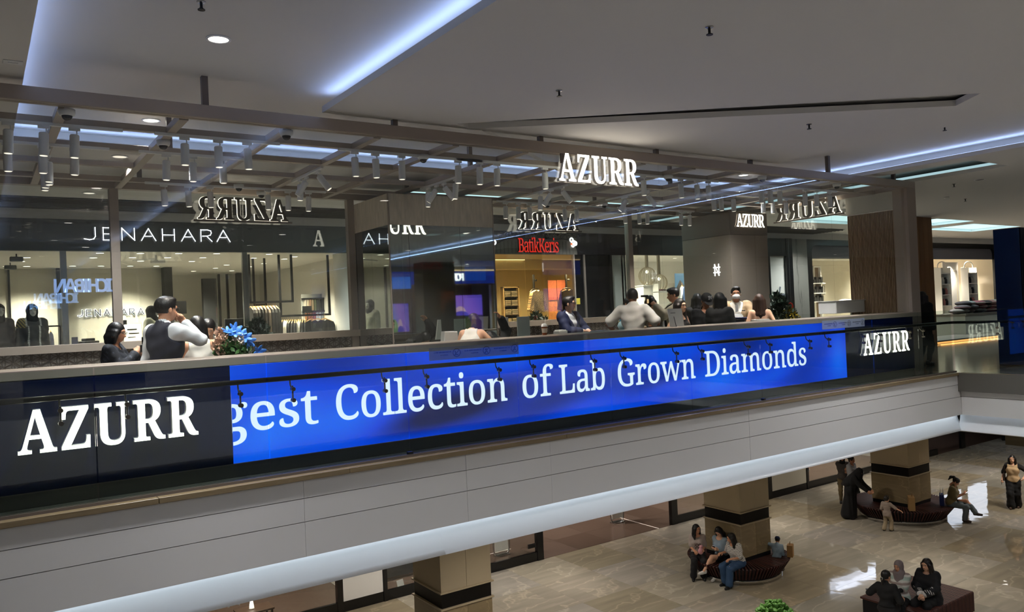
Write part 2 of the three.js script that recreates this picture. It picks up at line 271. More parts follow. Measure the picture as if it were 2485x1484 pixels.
{ // warning strips stuck on the glass: grey film with three crossed-out pictograms and faint small print
  const st = canvasTex(1024, 128, (c, w, h) => {
    c.fillStyle = '#7d879a'; c.fillRect(0, 0, w, h); c.strokeStyle = '#0c1018'; c.fillStyle = '#0c1018';
    [300, 640, 975].forEach((x, i) => { c.lineWidth = 8; c.beginPath(); c.arc(x, 64, 40, 0, 7); c.stroke(); c.beginPath(); c.moveTo(x - 28, 92); c.lineTo(x + 28, 36); c.stroke(); c.lineWidth = 10; c.beginPath(); if (i === 0) { c.moveTo(x - 18, 44); c.lineTo(x - 10, 84); c.lineTo(x + 18, 84); } else if (i === 1) { c.moveTo(x - 6, 40); c.lineTo(x, 66); c.lineTo(x - 16, 92); c.moveTo(x, 66); c.lineTo(x + 16, 90); c.moveTo(x - 18, 58); c.lineTo(x + 18, 50); } else { c.moveTo(x, 38); c.lineTo(x - 2, 68); c.lineTo(x - 12, 92); c.moveTo(x - 2, 66); c.lineTo(x + 16, 84); } c.stroke();
      c.globalAlpha = 0.75; for (let k = 0; k < 26; k++) c.fillRect(x - 250 + k * 7.4 + (k % 5), 44, 5, 14); for (let k = 0; k < 12; k++) c.fillRect(x - 180 + k * 7, 76, 5, 9); c.globalAlpha = 1; });
  });
  const mm = M(0xffffff, 0.6, { map: st, transparent: true, opacity: 0.55 });
  const a = single('warning_sticker', 'long grey warning strip with three crossed-out pictograms under the word Collection', 'sticker', BX(-0.60, 0.60, -0.07, 0.07, 0.0, 0.0012), mm, [4.72, 1.085, ZG + 0.0065]);
  copy(a, 'grey warning strip with three crossed-out pictograms above the word Diamonds at the right', [11.9, 1.085, ZG + 0.0065]);
}
// ---------- kiosk parapet with screen and signs ----------
{
  const p = thing('kiosk_parapet', 'long bronze-capped front counter of the jewellery kiosk behind the glass balustrade', 'counter', [0, 0, 0]);
  part(p, 'core', BX(-4, 14.9, 0.005, 1.10, -8.55, ZK - 0.06), mt.taupeDark);
  part(p, 'top_rail', BX(-4, 14.93, 1.105, 1.19, -8.6, ZK + 0.005, 0.006), mt.bronze);
  part(p, 'plinth', BX(-4, 14.9, 0.002, 0.125, ZK - 0.06, ZK - 0.012), M(0x4d4a44, 0.3));
  part(p, 'plinth_line', BX(-4, 14.9, 0.125, 0.135, ZK - 0.06, ZK - 0.004), mt.bronzeDark);
  for (const [x0, x1] of [[-4, -1.3], [-1.296, 2.068], [12.44, 14.62]]) part(p, 'navy_panel', BX(x0, x1, 0.137, 1.103, ZK - 0.058, ZK, 0.003), mt.navy);
  part(p, 'end_post', BX(14.62, 14.93, 0.004, 1.104, -8.3, ZK + 0.004), mt.bronzeDark);
}
{ // LED screen: printed words and silk, two tiles of texture
  const words = [['gest', 1.93, 2.96], ['Collection', 3.13, 5.36], ['of', 5.56, 6.03], ['Lab', 6.15, 6.95], ['Grown', 7.14, 8.68], ['Diamonds', 8.86, 11.33]];
  const X0 = 2.072, X1 = 12.436, half = (X1 - X0) / 2, H0 = 0.138, H1 = 1.102, W = 2048, Hh = 384;
  const o = thing('led_screen', 'long blue LED screen reading gest Collection of Lab Grown Diamonds along the kiosk front', 'screen');
  const wave = (X, y) => { // folds of blue silk
    const f = [[2.3, .2, .5, .32, .9], [4.35, .22, .75, .14, -1], [5.2, .45, 1.3, .22, -.85], [3.3, .3, .6, .25, .5], [6.2, .28, .75, .18, -.9], [7.0, .85, .9, .3, .45], [8.3, .45, .8, .16, -.55], [9.1, .2, .6, .2, .5], [9.9, .8, .8, .25, -.45], [10.6, .25, .5, .13, .6], [11.6, .5, .8, .3, -.55], [12.2, .5, .25, .5, .7], [2.9, .9, .9, .16, -.35], [5.6, .9, .6, .18, .3], [8.0, .2, .5, .12, .4]];
    let v = 0.5; for (const [cx, cy, sx, sy, a] of f) { const dx = (X - cx) / sx, dy = (y - cy - 0.16 * (X - cx)) / sy; v += a * 0.42 * Math.exp(-(dx * dx + dy * dy)); } return clamp(v + 0.1 * Math.sin(X * 2.1 + y * 4)); };
  for (let k = 0; k < 2; k++) {
    const t = canvasTex(W, Hh, (c) => {
      const im = c.createImageData(W, Hh);
      for (let y = 0; y < Hh; y++) for (let x = 0; x < W; x++) { const X = X0 + half * (k + x / W), v = wave(X, 1 - y / Hh), i = (y * W + x) * 4, q = v < 0.5 ? mix([0, 12, 70], [0, 62, 214], v * 2) : mix([0, 62, 214], [4, 118, 255], v * 2 - 1), sc = 0.965 + 0.035 * ((y % 3) > 0 ? 1 : 0); im.data[i] = q[0] * sc; im.data[i + 1] = q[1] * sc; im.data[i + 2] = q[2] * sc; im.data[i + 3] = 255; }
      c.putImageData(im, 0, 0);
      const pxm = W / half, cap = 0.365 * Hh / (H1 - H0); c.fillStyle = '#e2ecff'; c.textBaseline = 'alphabetic'; c.font = Math.round(cap / 0.714) + 'px serif'; c.lineWidth = cap * 0.026; c.strokeStyle = '#e2ecff'; c.lineJoin = 'round';
      for (const [w, a, b] of words) { const m = c.measureText(w), x = (a - X0 - half * k) * pxm; c.save(); c.translate(x, Hh * (H1 - 0.44) / (H1 - H0)); c.scale((b - a) * pxm / m.width, 1); c.fillText(w, 0, 0); c.strokeText(w, 0, 0); c.restore(); }
    });
    const m = new THREE.MeshStandardMaterial({ color: 0x05070c, roughness: 0.35, emissive: 0xffffff, emissiveIntensity: L.screen, emissiveMap: t });
    const g = BX(X0 + half * k + 0.001, X0 + half * (k + 1) - 0.001, H0, H1, ZK - 0.05, ZK - 0.002);
    part(o, 'display_tile', g, m);
    for (let i = 0; i < 2; i++) area(X0 + half * (k + 0.25 + i * 0.5), (H0 + H1) / 2, ZK + 0.002, half / 2, H1 - H0, [0, 0, 1], 0x1450e0, L.screen * 0.35);
  }
}
// lit serif letters
const signFace = glow(0xfff4e2, L.sign, 0xffffff), signSide = M(0xe8e4da, 0.4), signHalo = glow(0xfff0d8, L.edge, 0xffffff);
function azurr(label, x, y, z, width, cap, turn = 0, depth = 0.045, group) {
  const o = thing('illuminated_sign', label, 'sign', [x, y, z], turn, group);
  for (const l of letters('AZURR', serifB, cap, width, depth, 0.004, 0.74)) part(o, 'letter', l.g, [signFace, signSide]);
  return o;
}
function azurrLamp(x, y, z, width, cap, dz = 1) { area(x + width / 2, y + cap / 2, z + 0.075 * dz, width, cap, [0, 0, dz], 0xfff0dc, L.sign * 0.3); }
azurr('large white lit AZURR letters on the navy panel left of the screen', 0.27, 0.475, ZK + 0.012, 1.47, 0.268); azurrLamp(0.27, 0.475, ZK, 1.47, 0.268);
azurr('white lit AZURR letters on the navy panel right of the blue screen', 12.86, 0.485, ZK + 0.012, 1.5, 0.27); azurrLamp(12.86, 0.485, ZK, 1.5, 0.27);
{
  const o = azurr('white lit AZURR letters hanging below the long bronze front beam', 6.29, 3.185, ZK - 0.03, 1.4, 0.262);
  for (const x of [0.08, 1.28]) part(o, 'hanger_rod', BC(x, 0.3, 0.02, 0.05, 0.13, 0.02), mt.bronzeDark);
  azurrLamp(6.29, 3.185, ZK - 0.03, 1.4, 0.262);
}
azurr('small white lit AZURR letters on the taupe pillar', 13.47, 3.135, -11.13, 0.93, 0.2, 0, 0.035); azurrLamp(13.47, 3.135, -11.13, 0.93, 0.2);
// signs that face the corridor: seen from behind as dark letters with a glowing rim
const letterBack = M(0x4a443d, 0.5);
function backSign(label, x, y, z, width, cap, turn) {
  const o = thing('illuminated_sign', label, 'sign', [x, y, z], turn, undefined);
  for (const l of letters('AZURR', serifB, cap, width, 0.05, 0.0, 0.78)) { const b = part(o, 'letter', l.g, letterBack); const rim = letters(l.ch, serifB, cap, 0, 0.012, 0.007, 0.78)[0].g; rim.computeBoundingBox(); l.g.computeBoundingBox(); rim.translate(l.g.boundingBox.min.x - rim.boundingBox.min.x - 0.007, 0, 0.05); part(b, 'lit_face', rim, signHalo); }
  part(o, 'base_bar', BX(-0.06, width + 0.06, -0.035, -0.008, 0, 0.05), mt.bronzeDark);
  return o;
}
backSign('reversed AZURR letters with glowing rim above the person holding a camera', 4.16, 3.11, -12.25, 1.36, 0.245, PI);
backSign('reversed AZURR letters with glowing rim above the red batik shop sign', 10.1, 3.1, -12.25, 1.45, 0.24, PI);
backSign('reversed AZURR letters with glowing rim on the right end wall of the kiosk', 14.66, 3.26, -9.43, 1.56, 0.26, PI / 2);
// ---------- kiosk frame: beams, posts, glass ----------
const GX = []; for (let x = -1.33; x < 14.6; x += 1.03) GX.push(+x.toFixed(3));
const GZ = [-8.78, -9.8, -10.82, -11.85];
{
  const p = thing('ceiling_grid', 'brushed bronze open grid of beams hung over the jewellery kiosk', 'pergola', [0, 0, 0]);
  part(p, 'front_beam', BX(-4, 14.93, 3.545, 3.675, -8.13, ZK + 0.005, 0.006), mt.bronze);
  part(p, 'rear_beam', BX(-4, 14.9, 3.53, 3.63, -12.56, -12.44, 0.005), mt.bronze);
  part(p, 'end_beam', BX(14.8, 14.92, 3.545, 3.674, -12.44, -8.135, 0.005), mt.bronze);
  for (const x of GX) part(p, 'cross_beam', BX(x - 0.045, x + 0.045, 3.535, 3.605, -12.435, -8.135, 0.004), mt.bronze);
  for (const z of GZ) for (let i = -1; i < GX.length; i++) { const a = i < 0 ? -4 : GX[i] + 0.046, b = i + 1 < GX.length ? GX[i + 1] - 0.046 : 14.8; part(p, 'grid_beam', BX(a, b, 3.535, 3.6, z - 0.04, z + 0.04, 0.004), mt.bronze); }
  for (const x of [-0.11, 1.95, 4.01, 6.07, 8.13, 10.19, 12.25, 14.3]) part(p, 'hanger_post', BX(x - 0.03, x + 0.03, 3.674, Yt, -8.1, -8.04), mt.bronzeDark);
  for (const z of [-9.8, -11.85]) for (const x of [1.95, 6.07, 10.19]) part(p, 'hanger_post', BX(x - 0.028, x + 0.028, 3.6, Yt - 0.001, z - 0.028, z + 0.028), mt.bronzeDark);
  part(p, 'corner_post', BX(14.63, 14.93, 1.19, 3.545, -8.3, ZK + 0.004, 0.006), mt.bronze);
  for (const x of [-2, 1.70, 5.3, 11.66]) part(p, 'rear_post', BX(x - 0.06, x + 0.06, 0.003, 3.53, -12.56, -12.44, 0.005), mt.bronze);
  part(p, 'end_post', BX(14.8, 14.92, 0.003, 3.545, -12.56, -12.44, 0.004), mt.bronze);
  // trims carrying the lights
  const tracks = [[-8.74, [[0.1, 1.3], [1.6, 2.9], [3.6, 5.6], [5.2, 6.9], [8.3, 10.2], [11.0, 13.5]]], [-9.7, [[0.1, 1.3], [1.6, 2.8], [11.1, 13.5]]], [-11.75, [[2.0, 4.6], [7.8, 9.9], [10.7, 12.9]]]];
  for (const [z, l] of tracks) for (const [a, b] of l) part(p, 'track_rail', BX(a, b, 3.505, 3.534, z - 0.018, z + 0.018), mt.whitePlastic);
  for (const x of [0.73, 3.82, 5.88, 7.94, 9.74]) part(p, 'track_rail', BX(x - 0.018, x + 0.018, 3.505, 3.534, -11.0, -9.85), mt.whitePlastic);
}
{ // glazing above the counter and round the back
  const g = thing('glass_screen', 'tall clear glass panes between the kiosk counter and the bronze front beam', 'glass screen', [0, 0, 0]);
  const xs = [-2.3, -0.35, 1.98, 4.04, 6.1, 8.16, 10.22, 12.28, 14.62];
  for (let i = 0; i < xs.length - 1; i++) part(g, 'glass_pane', BX(xs[i] + 0.003, xs[i + 1] - 0.003, 1.19, 3.545, -8.076, -8.064), glassClear);
  const b = thing('glass_screen', 'clear rear glass panes above the lattice wall at the back of the kiosk', 'glass screen', [0, 0, 0]);
  for (const [x0, x1] of [[-1.94, -0.1], [-0.09, 1.64], [1.76, 3.5], [3.51, 5.24], [7.34, 9.4], [9.41, 11.6], [11.72, 13.3], [14.56, 14.8]]) part(b, 'glass_pane', BX(x0 + 0.003, x1 - 0.003, 1.34, 3.53, -12.506, -12.494), glassClear);
  const e = thing('glass_screen', 'clear glass panes on the right end of the kiosk beside the slatted wall', 'glass screen', [0, 0, 0]);
  for (const [z0, z1] of [[-12.43, -11.0], [-10.99, -9.42]]) part(e, 'glass_pane', BX(14.854, 14.866, 0.3, 3.545, z0, z1), glassClear);
  part(e, 'header_panel', BX(14.82, 14.9, 3.2, 3.543, -9.4, -8.31), mt.greyWall);
}
{ // lattice wall: flower pattern cut in bronze over a pale sheet
  const w = thing('lattice_wall', 'low taupe wall with flower-pattern lattice band at the back of the kiosk', 'wall panel', [0, 0, 0]);
  part(w, 'cap_board', BX(-4, 14.8, 1.23, 1.34, -12.58, -12.40, 0.004), mt.taupe);
  part(w, 'backing_sheet', BX(-4, 14.8, 0.003, 1.23, -12.56, -12.5), M(0xb3aba0, 0.6));
  part(w, 'skirting_board', BX(-4, 14.8, 0.002, 0.7, -12.499, -12.42), mt.taupe);
  const cell = 0.21, petals = [];
  const petal = (a) => { const P = []; for (let i = 0; i <= 6; i++) { const t = i / 6, r = t * cell * 0.56, s = Math.sin(t * PI) * 0.024; P.push([r, s]); } const q = P.concat(P.slice(1, -1).reverse().map(([x, y]) => [x, -y])); const inner = q.map(([x, y]) => [cell * 0.28 + (x - cell * 0.28) * 0.72, y * 0.62]); const g = extr(q, 0.012, 0, [inner]); g.rotateZ(a); return g; };
  const flower = []; for (let i = 0; i < 6; i++) flower.push(petal(i * PI / 3 + PI / 6));
  for (let i = 0; i < 6; i++) { const a = i * PI / 3, r = cell * 0.56; flower.push(bar([r * Math.cos(a + PI / 6), r * Math.sin(a + PI / 6), 0.006], [r * Math.cos(a - PI / 6) * 0.9, r * Math.sin(a - PI / 6) * 0.9, 0.006], 0.006, 4)); }
  const fg = MG(flower), all = [];
  for (let r = 0; r < 3; r++) for (let i = 0; i < 66; i++) { const x = 0.1 + i * cell + (r % 2) * cell / 2; if (x > 14.7) continue; all.push(tr(fg, x, 0.83 + r * cell * 0.84, -12.498)); }
  const o = part(w, 'lattice', all, mt.taupeDark); o.userData.kind = 'stuff';
}
// pillars inside the kiosk
{
  const m = thing('mirror_pillar', 'square pillar clad in mirror with a pale wood band on top, behind the kiosk counter', 'pillar', [6.34, 0, -11.82]);
  part(m, 'core', BX(-0.95, 0.95, 0.003, 3.44, -0.66, 0.655), mt.taupeDark);
  for (const [a, b] of [[-0.958, -0.64], [-0.635, 0.30], [0.305, 0.958]]) part(m, 'mirror_panel', BX(a, b, 0.3, 2.96, 0.657, 0.675), mt.mirror);
  part(m, 'mirror_panel', BX(-0.975, -0.957, 0.3, 2.96, 0.0, 0.675), mt.mirror); part(m, 'mirror_panel', BX(-0.975, -0.957, 0.3, 2.96, -0.7, -0.005), mt.mirror);
  const grain = dtex(256, 256, (u, v) => { const n = fbm(u * 60, v * 3, 60, 3), k = 0.86 + 0.2 * n; return [206 * k, 194 * k, 176 * k]; });
  part(m, 'wood_band', [BX(-0.975, 0.958, 2.965, 3.45, 0.657, 0.68), BX(-0.98, -0.957, 2.965, 3.45, -0.7, 0.68)], M(0xffffff, 0.5, { map: grain }));
  part(m, 'edge_trim', [BX(-0.985, -0.972, 0.3, 3.45, 0.66, 0.69), BX(0.955, 0.968, 0.3, 3.45, 0.66, 0.69)], mt.bronze);
  const t = thing('taupe_pillar', 'square taupe panelled pillar carrying the small AZURR letters, behind the counter', 'pillar', [13.93, 0, -11.82]);
  part(t, 'core', BX(-0.595, 0.595, 0.003, 3.45, -0.66, 0.655), mt.taupeDark);
  part(t, 'front_panel', BX(-0.6, 0.61, 0.2, 2.965, 0.655, 0.675, 0.003), mt.taupe); part(t, 'side_panel', BX(-0.615, -0.596, 0.2, 2.965, -0.7, 0.672, 0.003), mt.taupe);
  part(t, 'top_band', [BX(-0.615, 0.615, 2.97, 3.455, 0.655, 0.68, 0.003), BX(-0.62, -0.597, 2.97, 3.455, -0.7, 0.68, 0.003)], mt.taupeDark);
  // glowing mark on the pillar's left side: two uprights, two bars and a slanting stroke
  const e = thing('lit_emblem', 'white lit hash-like emblem on the left side of the taupe pillar', 'emblem', [13.31, 2.24, -11.55], -PI / 2);
  part(e, 'stroke', [BC(-0.055, 0, 0, 0.02, 0.26, 0.012), BC(0.055, 0, 0, 0.02, 0.26, 0.012), BC(0, 0.055, 0, 0.19, 0.02, 0.012), BC(0, -0.055, 0, 0.19, 0.02, 0.012), bar([-0.055, 0.12, 0], [0.055, -0.12, 0], 0.01, 5)], glow(0xffffff, 2.2, 0xffffff));
}
{ // slatted end wall
  const w = thing('slatted_wall', 'wall of thin vertical wood slats at the right end of the kiosk', 'wall panel', [14.86, 0, -8.86]);
  part(w, 'backing', BX(0, 0.03, 0.25, 3.18, -0.53, 0.54), M(0x3b2f26, 0.6));
  const sg = BX(-0.022, 0, 0.25, 3.18, -0.0085, 0.0085), sm1 = M(0x9a7f62, 0.5), sm2 = M(0x8c7154, 0.5);
  for (let i = 0; i < 34; i++) part(w, 'slat', sg, i % 3 ? sm1 : sm2).position.z = -0.52 + i * 0.0318;
  part(w, 'side_frame', BX(-0.03, 0.03, 0.25, 3.2, 0.545, 0.58), mt.bronze);
}
single('white_box', 'plain white display box standing at the right end of the counter before the slats', 'box', [BX(-0.64, 0.64, 0, 0.235, -0.2, 0.2, 0.008), BX(-0.66, 0.66, 0.235, 0.25, -0.22, 0.22, 0.004)], mt.white, [15.12 - 0.6, 1.215, -9.3]);
// ---------- track spotlights ----------
{
  const can = () => lathe([[0.0, 0.0], [0.036, 0.0], [0.043, 0.006], [0.043, 0.215], [0.036, 0.226], [0, 0.228]], 20);
  function makeCan() {
    const o = thing('track_spotlight', '', 'spotlight', [0, 0, 0], 0, 'white track spotlights under the kiosk grid');
    part(o, 'adapter', [BX(-0.05, 0.05, -0.03, 0, -0.018, 0.018, 0.004), bar([0.02, -0.03, 0], [0.02, -0.075, 0], 0.006, 6)], mt.whitePlastic);
    const h = new THREE.Group(); h.name = 'lamp_head'; h.position.y = -0.06; o.add(h);
    part(h, 'can', tr(can(), 0, -0.235, 0), mt.whitePlastic); part(h, 'lens', tr(new THREE.CylinderGeometry(0.034, 0.034, 0.004, 16), 0, -0.2345, 0), glow(0xfff2dd, 1.4));
    return o;
  }
  const rows = [
    [-8.74, [0.32, 0.61, 0.87, 1.89, 2.23, 2.54, 3.8, 4.07, 4.42, 5.23, 5.56, 5.83, 6.63, 8.51, 9.32, 9.69, 9.96, 11.3, 11.54, 11.81, 12.53, 12.87, 13.28], 'on the front rail behind the long beam'],
    [-9.7, [0.34, 0.66, 0.96, 1.89, 2.18, 2.52, 11.18, 11.38, 11.72, 12.58, 12.87, 13.28], 'on the second rail from the front'],
    [-11.75, [2.24, 2.56, 2.86, 3.69, 4.0, 4.32, 7.99, 8.27, 8.52, 9.34, 9.63, 10.89, 11.28, 11.51, 12.5, 12.76], 'on the rear rail']];
  const cross = [[0.75, [-10.87, -10.66, -10.45, -10.24], 'leftmost'], [3.84, [-10.74, -10.5, -10.04], 'second'], [5.9, [-10.8, -10.53, -10.3, -9.95], 'third'], [7.92, [-10.59, -10.29, -10.0], 'fourth'], [9.74, [-10.53, -10.44, -9.92], 'fifth']];
  let first = null;
  const put = (x, z, lb, rx = 0, rz = 0, turn = 0) => { const o = first ? copy(first, lb, [x, 3.505, z], turn) : (first = makeCan(), first.userData.label = lb, first.position.set(x, 3.505, z), first); o.children[1].rotation.set(rx, 0, rz); return o; };
  const count = ['1st', '2nd', '3rd', '4th', '5th', '6th', '7th', '8th', '9th', '10th', '11th', '12th', '13th', '14th', '15th', '16th', '17th', '18th', '19th', '20th', '21st', '22nd', '23rd'];
  for (const [z, xs, w] of rows) xs.forEach((x, i) => put(x, z, 'white cylinder spotlight, ' + count[i] + ' from the left ' + w, 0, 0.04 * Math.sin(i * 7 + z)));
  for (const [x, zs, w] of cross) zs.forEach((z, i) => put(x, z, 'white cylinder spotlight, ' + count[i] + ' from the back on the ' + w + ' cross rail', [0.05, 0.5, -0.55, 0.1][i] * (x > 1 ? 1 : 0.1), [0.02, 0.35, -0.3, 0][i] * (x > 1 ? 1 : 0.1), PI / 2));
  for (const [x, z] of [[0.61, -8.74], [2.23, -8.74], [4.07, -8.74], [5.56, -8.74], [8.51, -8.74], [9.69, -8.74], [11.54, -8.74], [12.87, -8.74], [2.18, -9.7], [11.38, -9.7], [2.56, -11.75], [4.0, -11.75], [8.27, -11.75], [9.63, -11.75], [11.51, -11.75], [5.9, -10.5], [7.92, -10.3]]) spot(x, 3.2, z, x + 0.1, 0, z - 0.25, L.track, 0xfff4e8, 38, 0.9, 3);
}
// ---------- dome cameras, downlights, sprinklers ----------
{
  const o = thing('dome_camera', 'white dome camera under the front beam above the leftmost mannequins', 'camera', [0.76, 3.545, -8.2], 0, 'dome cameras on the kiosk grid');
  part(o, 'housing', lathe([[0, 0], [0.07, 0], [0.072, -0.03], [0.062, -0.055], [0.05, -0.06], [0, -0.06]], 24), mt.whitePlastic);
  part(o, 'dome', tr(new THREE.SphereGeometry(0.047, 20, 10, 0, 2 * PI, PI / 2, PI / 2), 0, -0.055, 0), mt.darkLens);
  [[1.75, -9.11, 'second dome camera from the left, on the grid above the man in the vest'], [3.22, -11.57, 'dome camera at the back of the grid left of the reversed letters'], [2.8, -8.2, 'dome camera under the front beam left of the first cove line'], [4.72, -8.73, 'dome camera on the first row of the grid right of three spotlights'], [8.91, -11.72, 'dome camera above the middle reversed AZURR letters'], [8.97, -8.66, 'dome camera right of the hanging AZURR letters'], [10.03, -11.39, 'dome camera above the dark shop window'], [10.64, -8.2, 'dome camera against the right cove line under the front beam'], [12.69, -8.2, 'rightmost dome camera under the front beam near the corner post'], [3.7, -12.1, 'dome camera at the back of the grid right of the reversed letters']].forEach(([x, z, l]) => copy(o, l, [x, z < -8.3 ? 3.535 : 3.545, z]));
}
function downlight(label, x, y, z, r, on, group, cd, col = HALL, ang = 62) {
  const o = thing('downlight', label, 'downlight', [x, y, z], 0, group);
  part(o, 'trim_ring', lathe([[r, 0.0], [r * 1.22, -0.002], [r * 1.24, -0.008], [r * 1.0, -0.012], [r * 0.97, 0.0]], 28), mt.whitePlastic);
  part(o, 'lamp', tr(new THREE.CylinderGeometry(r * 0.98, r * 0.98, 0.004, 24), 0, -0.005, 0), on);
  if (cd) spot(x, y - 0.02, z, x, y - 5, z, cd, col, ang, 0.9, r * 100);
  return o;
}
{
  const g = 'round ceiling downlights of the hall';
  const a = [[1.81, Yt, -6.94, 'bright round downlight in the ceiling recess at the upper left'], [1.8, Yt, -10.02, 'round downlight above the grid right of the leftmost camera'], [1.62, Yc, -11.2, 'round downlight behind the third grid row at the left'], [1.6, Yc, -14.33, 'round downlight past the luminous panel at the left'], [11.6, Yt, -6.4, 'round downlight in the smooth ceiling at the upper right'], [12.34, Yt, -9.94, 'round downlight above the right part of the grid'], [16.6, Yc, -7.6, 'unlit round downlight right of the bronze corner post']];
  a.forEach(([x, y, z, l], i) => downlight(l, x, y, z, 0.085, i === 6 ? mt.darkGrey : i > 1 && i < 4 ? glow(0xfff1dc, 1.2) : mt.disc, g, i === 6 ? 0 : L.down));
  // more of the same hall lights, above the void and the near gallery
  [[1.81, Yt, -1], [6.5, Yc, -2.5], [6.5, Yc, 3.5], [12.3, Yt, -2], [12.3, Yt, 4], [1.81, Yt, 4], [18, Yc, -2], [18, Yc, -14.8], [24, Yc, -6], [30, Yc, -9], [7, Yc, -14.6], [13, Yc, -15.1], [22.4, Yc, -15], [28, Yc, -15.2], [36, Yc, -12]].forEach(([x, y, z]) => downlight('round downlight of the hall ceiling outside the picture', x, y, z, 0.085, mt.disc, 'downlights outside the picture', L.hall, HALL, 66));
  const s = thing('sprinkler', 'dark sprinkler head above the bright downlight at the upper left', 'sprinkler', [1.5, Yt, -6.2], 0, 'ceiling sprinklers');
  part(s, 'escutcheon', lathe([[0, 0], [0.035, 0], [0.03, -0.008], [0, -0.01]], 16), mt.steel);
  part(s, 'head', [bar([0, -0.008, 0], [0, -0.05, 0], 0.011, 8), tr(new THREE.CylinderGeometry(0.028, 0.028, 0.006, 12), 0, -0.062, 0), bar([0.012, -0.045, 0], [0.004, -0.06, 0], 0.004, 5), bar([-0.012, -0.045, 0], [-0.004, -0.06, 0], 0.004, 5)], mt.blackMetal);
  [[5.0, Yc, -4.3, 'sprinkler head at the top of the picture right of centre'], [5.0, Yc, -6.29, 'sprinkler head above the middle of the long bronze beam'], [8.9, Yc, -6.1, 'sprinkler head between the ceiling slot and the right cove line'], [11.9, Yt, -5.9, 'sprinkler head right of the upper right downlight'], [16.68, Yc, -8.14, 'sprinkler head right of the bronze corner post'], [19.6, Yc, -9.32, 'sprinkler head lowest of those at the far right']].forEach(([x, y, z, l]) => copy(s, l, [x, y, z]));
  single('smoke_detector', 'white cone detector under the ceiling right of the bronze corner post', 'detector', lathe([[0, 0], [0.06, 0], [0.055, -0.03], [0.02, -0.06], [0, -0.06]], 20), mt.whitePlastic, [18.74, Yc, -9.33]);
  single('ceiling_hatch', 'small square outlet plate in the ceiling at the upper left edge', 'hatch', [BX(-0.07, 0.07, -0.008, 0, -0.05, 0.05, 0.003), BX(-0.035, 0.035, -0.016, -0.008, -0.02, 0.02)], mt.whitePlastic, [0.33, Yc, -7.61]);
}
// ---------- figures: distance fields meshed with surface nets ----------
const v3 = { add: (a, b) => [a[0] + b[0], a[1] + b[1], a[2] + b[2]], sub: (a, b) => [a[0] - b[0], a[1] - b[1], a[2] - b[2]], mul: (a, k) => [a[0] * k, a[1] * k, a[2] * k], dot: (a, b) => a[0] * b[0] + a[1] * b[1] + a[2] * b[2], len: (a) => Math.hypot(a[0], a[1], a[2]), norm: (a) => { const l = Math.hypot(a[0], a[1], a[2]) || 1; return [a[0] / l, a[1] / l, a[2] / l]; }, cross: (a, b) => [a[1] * b[2] - a[2] * b[1], a[2] * b[0] - a[0] * b[2], a[0] * b[1] - a[1] * b[0]], lerp: (a, b, t) => [a[0] + (b[0] - a[0]) * t, a[1] + (b[1] - a[1]) * t, a[2] + (b[2] - a[2]) * t] };
const cap = (a, b, r1, r2 = r1, k = 0.03) => ({ a, d: v3.sub(b, a), l: Math.max(1e-9, v3.dot(v3.sub(b, a), v3.sub(b, a))), r1, r2, k });
const ell = (c, r, k = 0.02) => ({ c, r, m: Math.min(...r), k });
function dPrim(p, x, y, z) {
  if (p.c) { const a = (x - p.c[0]) / p.r[0], b = (y - p.c[1]) / p.r[1], c = (z - p.c[2]) / p.r[2], l = Math.sqrt(a * a + b * b + c * c); const g = Math.sqrt((a / p.r[0]) ** 2 + (b / p.r[1]) ** 2 + (c / p.r[2]) ** 2); return g > 1e-6 ? l * (l - 1) / g : -p.m; }
  const ax = x - p.a[0], ay = y - p.a[1], az = z - p.a[2]; let t = (ax * p.d[0] + ay * p.d[1] + az * p.d[2]) / p.l; t = t < 0 ? 0 : t > 1 ? 1 : t;
  const dx = ax - t * p.d[0], dy = ay - t * p.d[1], dz = az - t * p.d[2]; return Math.sqrt(dx * dx + dy * dy + dz * dz) - (p.r1 + (p.r2 - p.r1) * t);
}
function field(prims) {
  return (x, y, z) => { let d = 1e9; for (const p of prims) { const e = dPrim(p, x, y, z), k = p.k, h = k - Math.abs(d - e); d = Math.min(d, e) - (h > 0 ? h * h / (4 * k) : 0); } return d; };
}
function bounds(prims, pad) {
  const lo = [1e9, 1e9, 1e9], hi = [-1e9, -1e9, -1e9];
  for (const p of prims) for (let i = 0; i < 3; i++) { const l = p.c ? p.c[i] - p.r[i] : Math.min(p.a[i] - p.r1, p.a[i] + p.d[i] - p.r2), h = p.c ? p.c[i] + p.r[i] : Math.max(p.a[i] + p.r1, p.a[i] + p.d[i] + p.r2); lo[i] = Math.min(lo[i], l - pad); hi[i] = Math.max(hi[i], h + pad); }
  return [lo, hi];
}
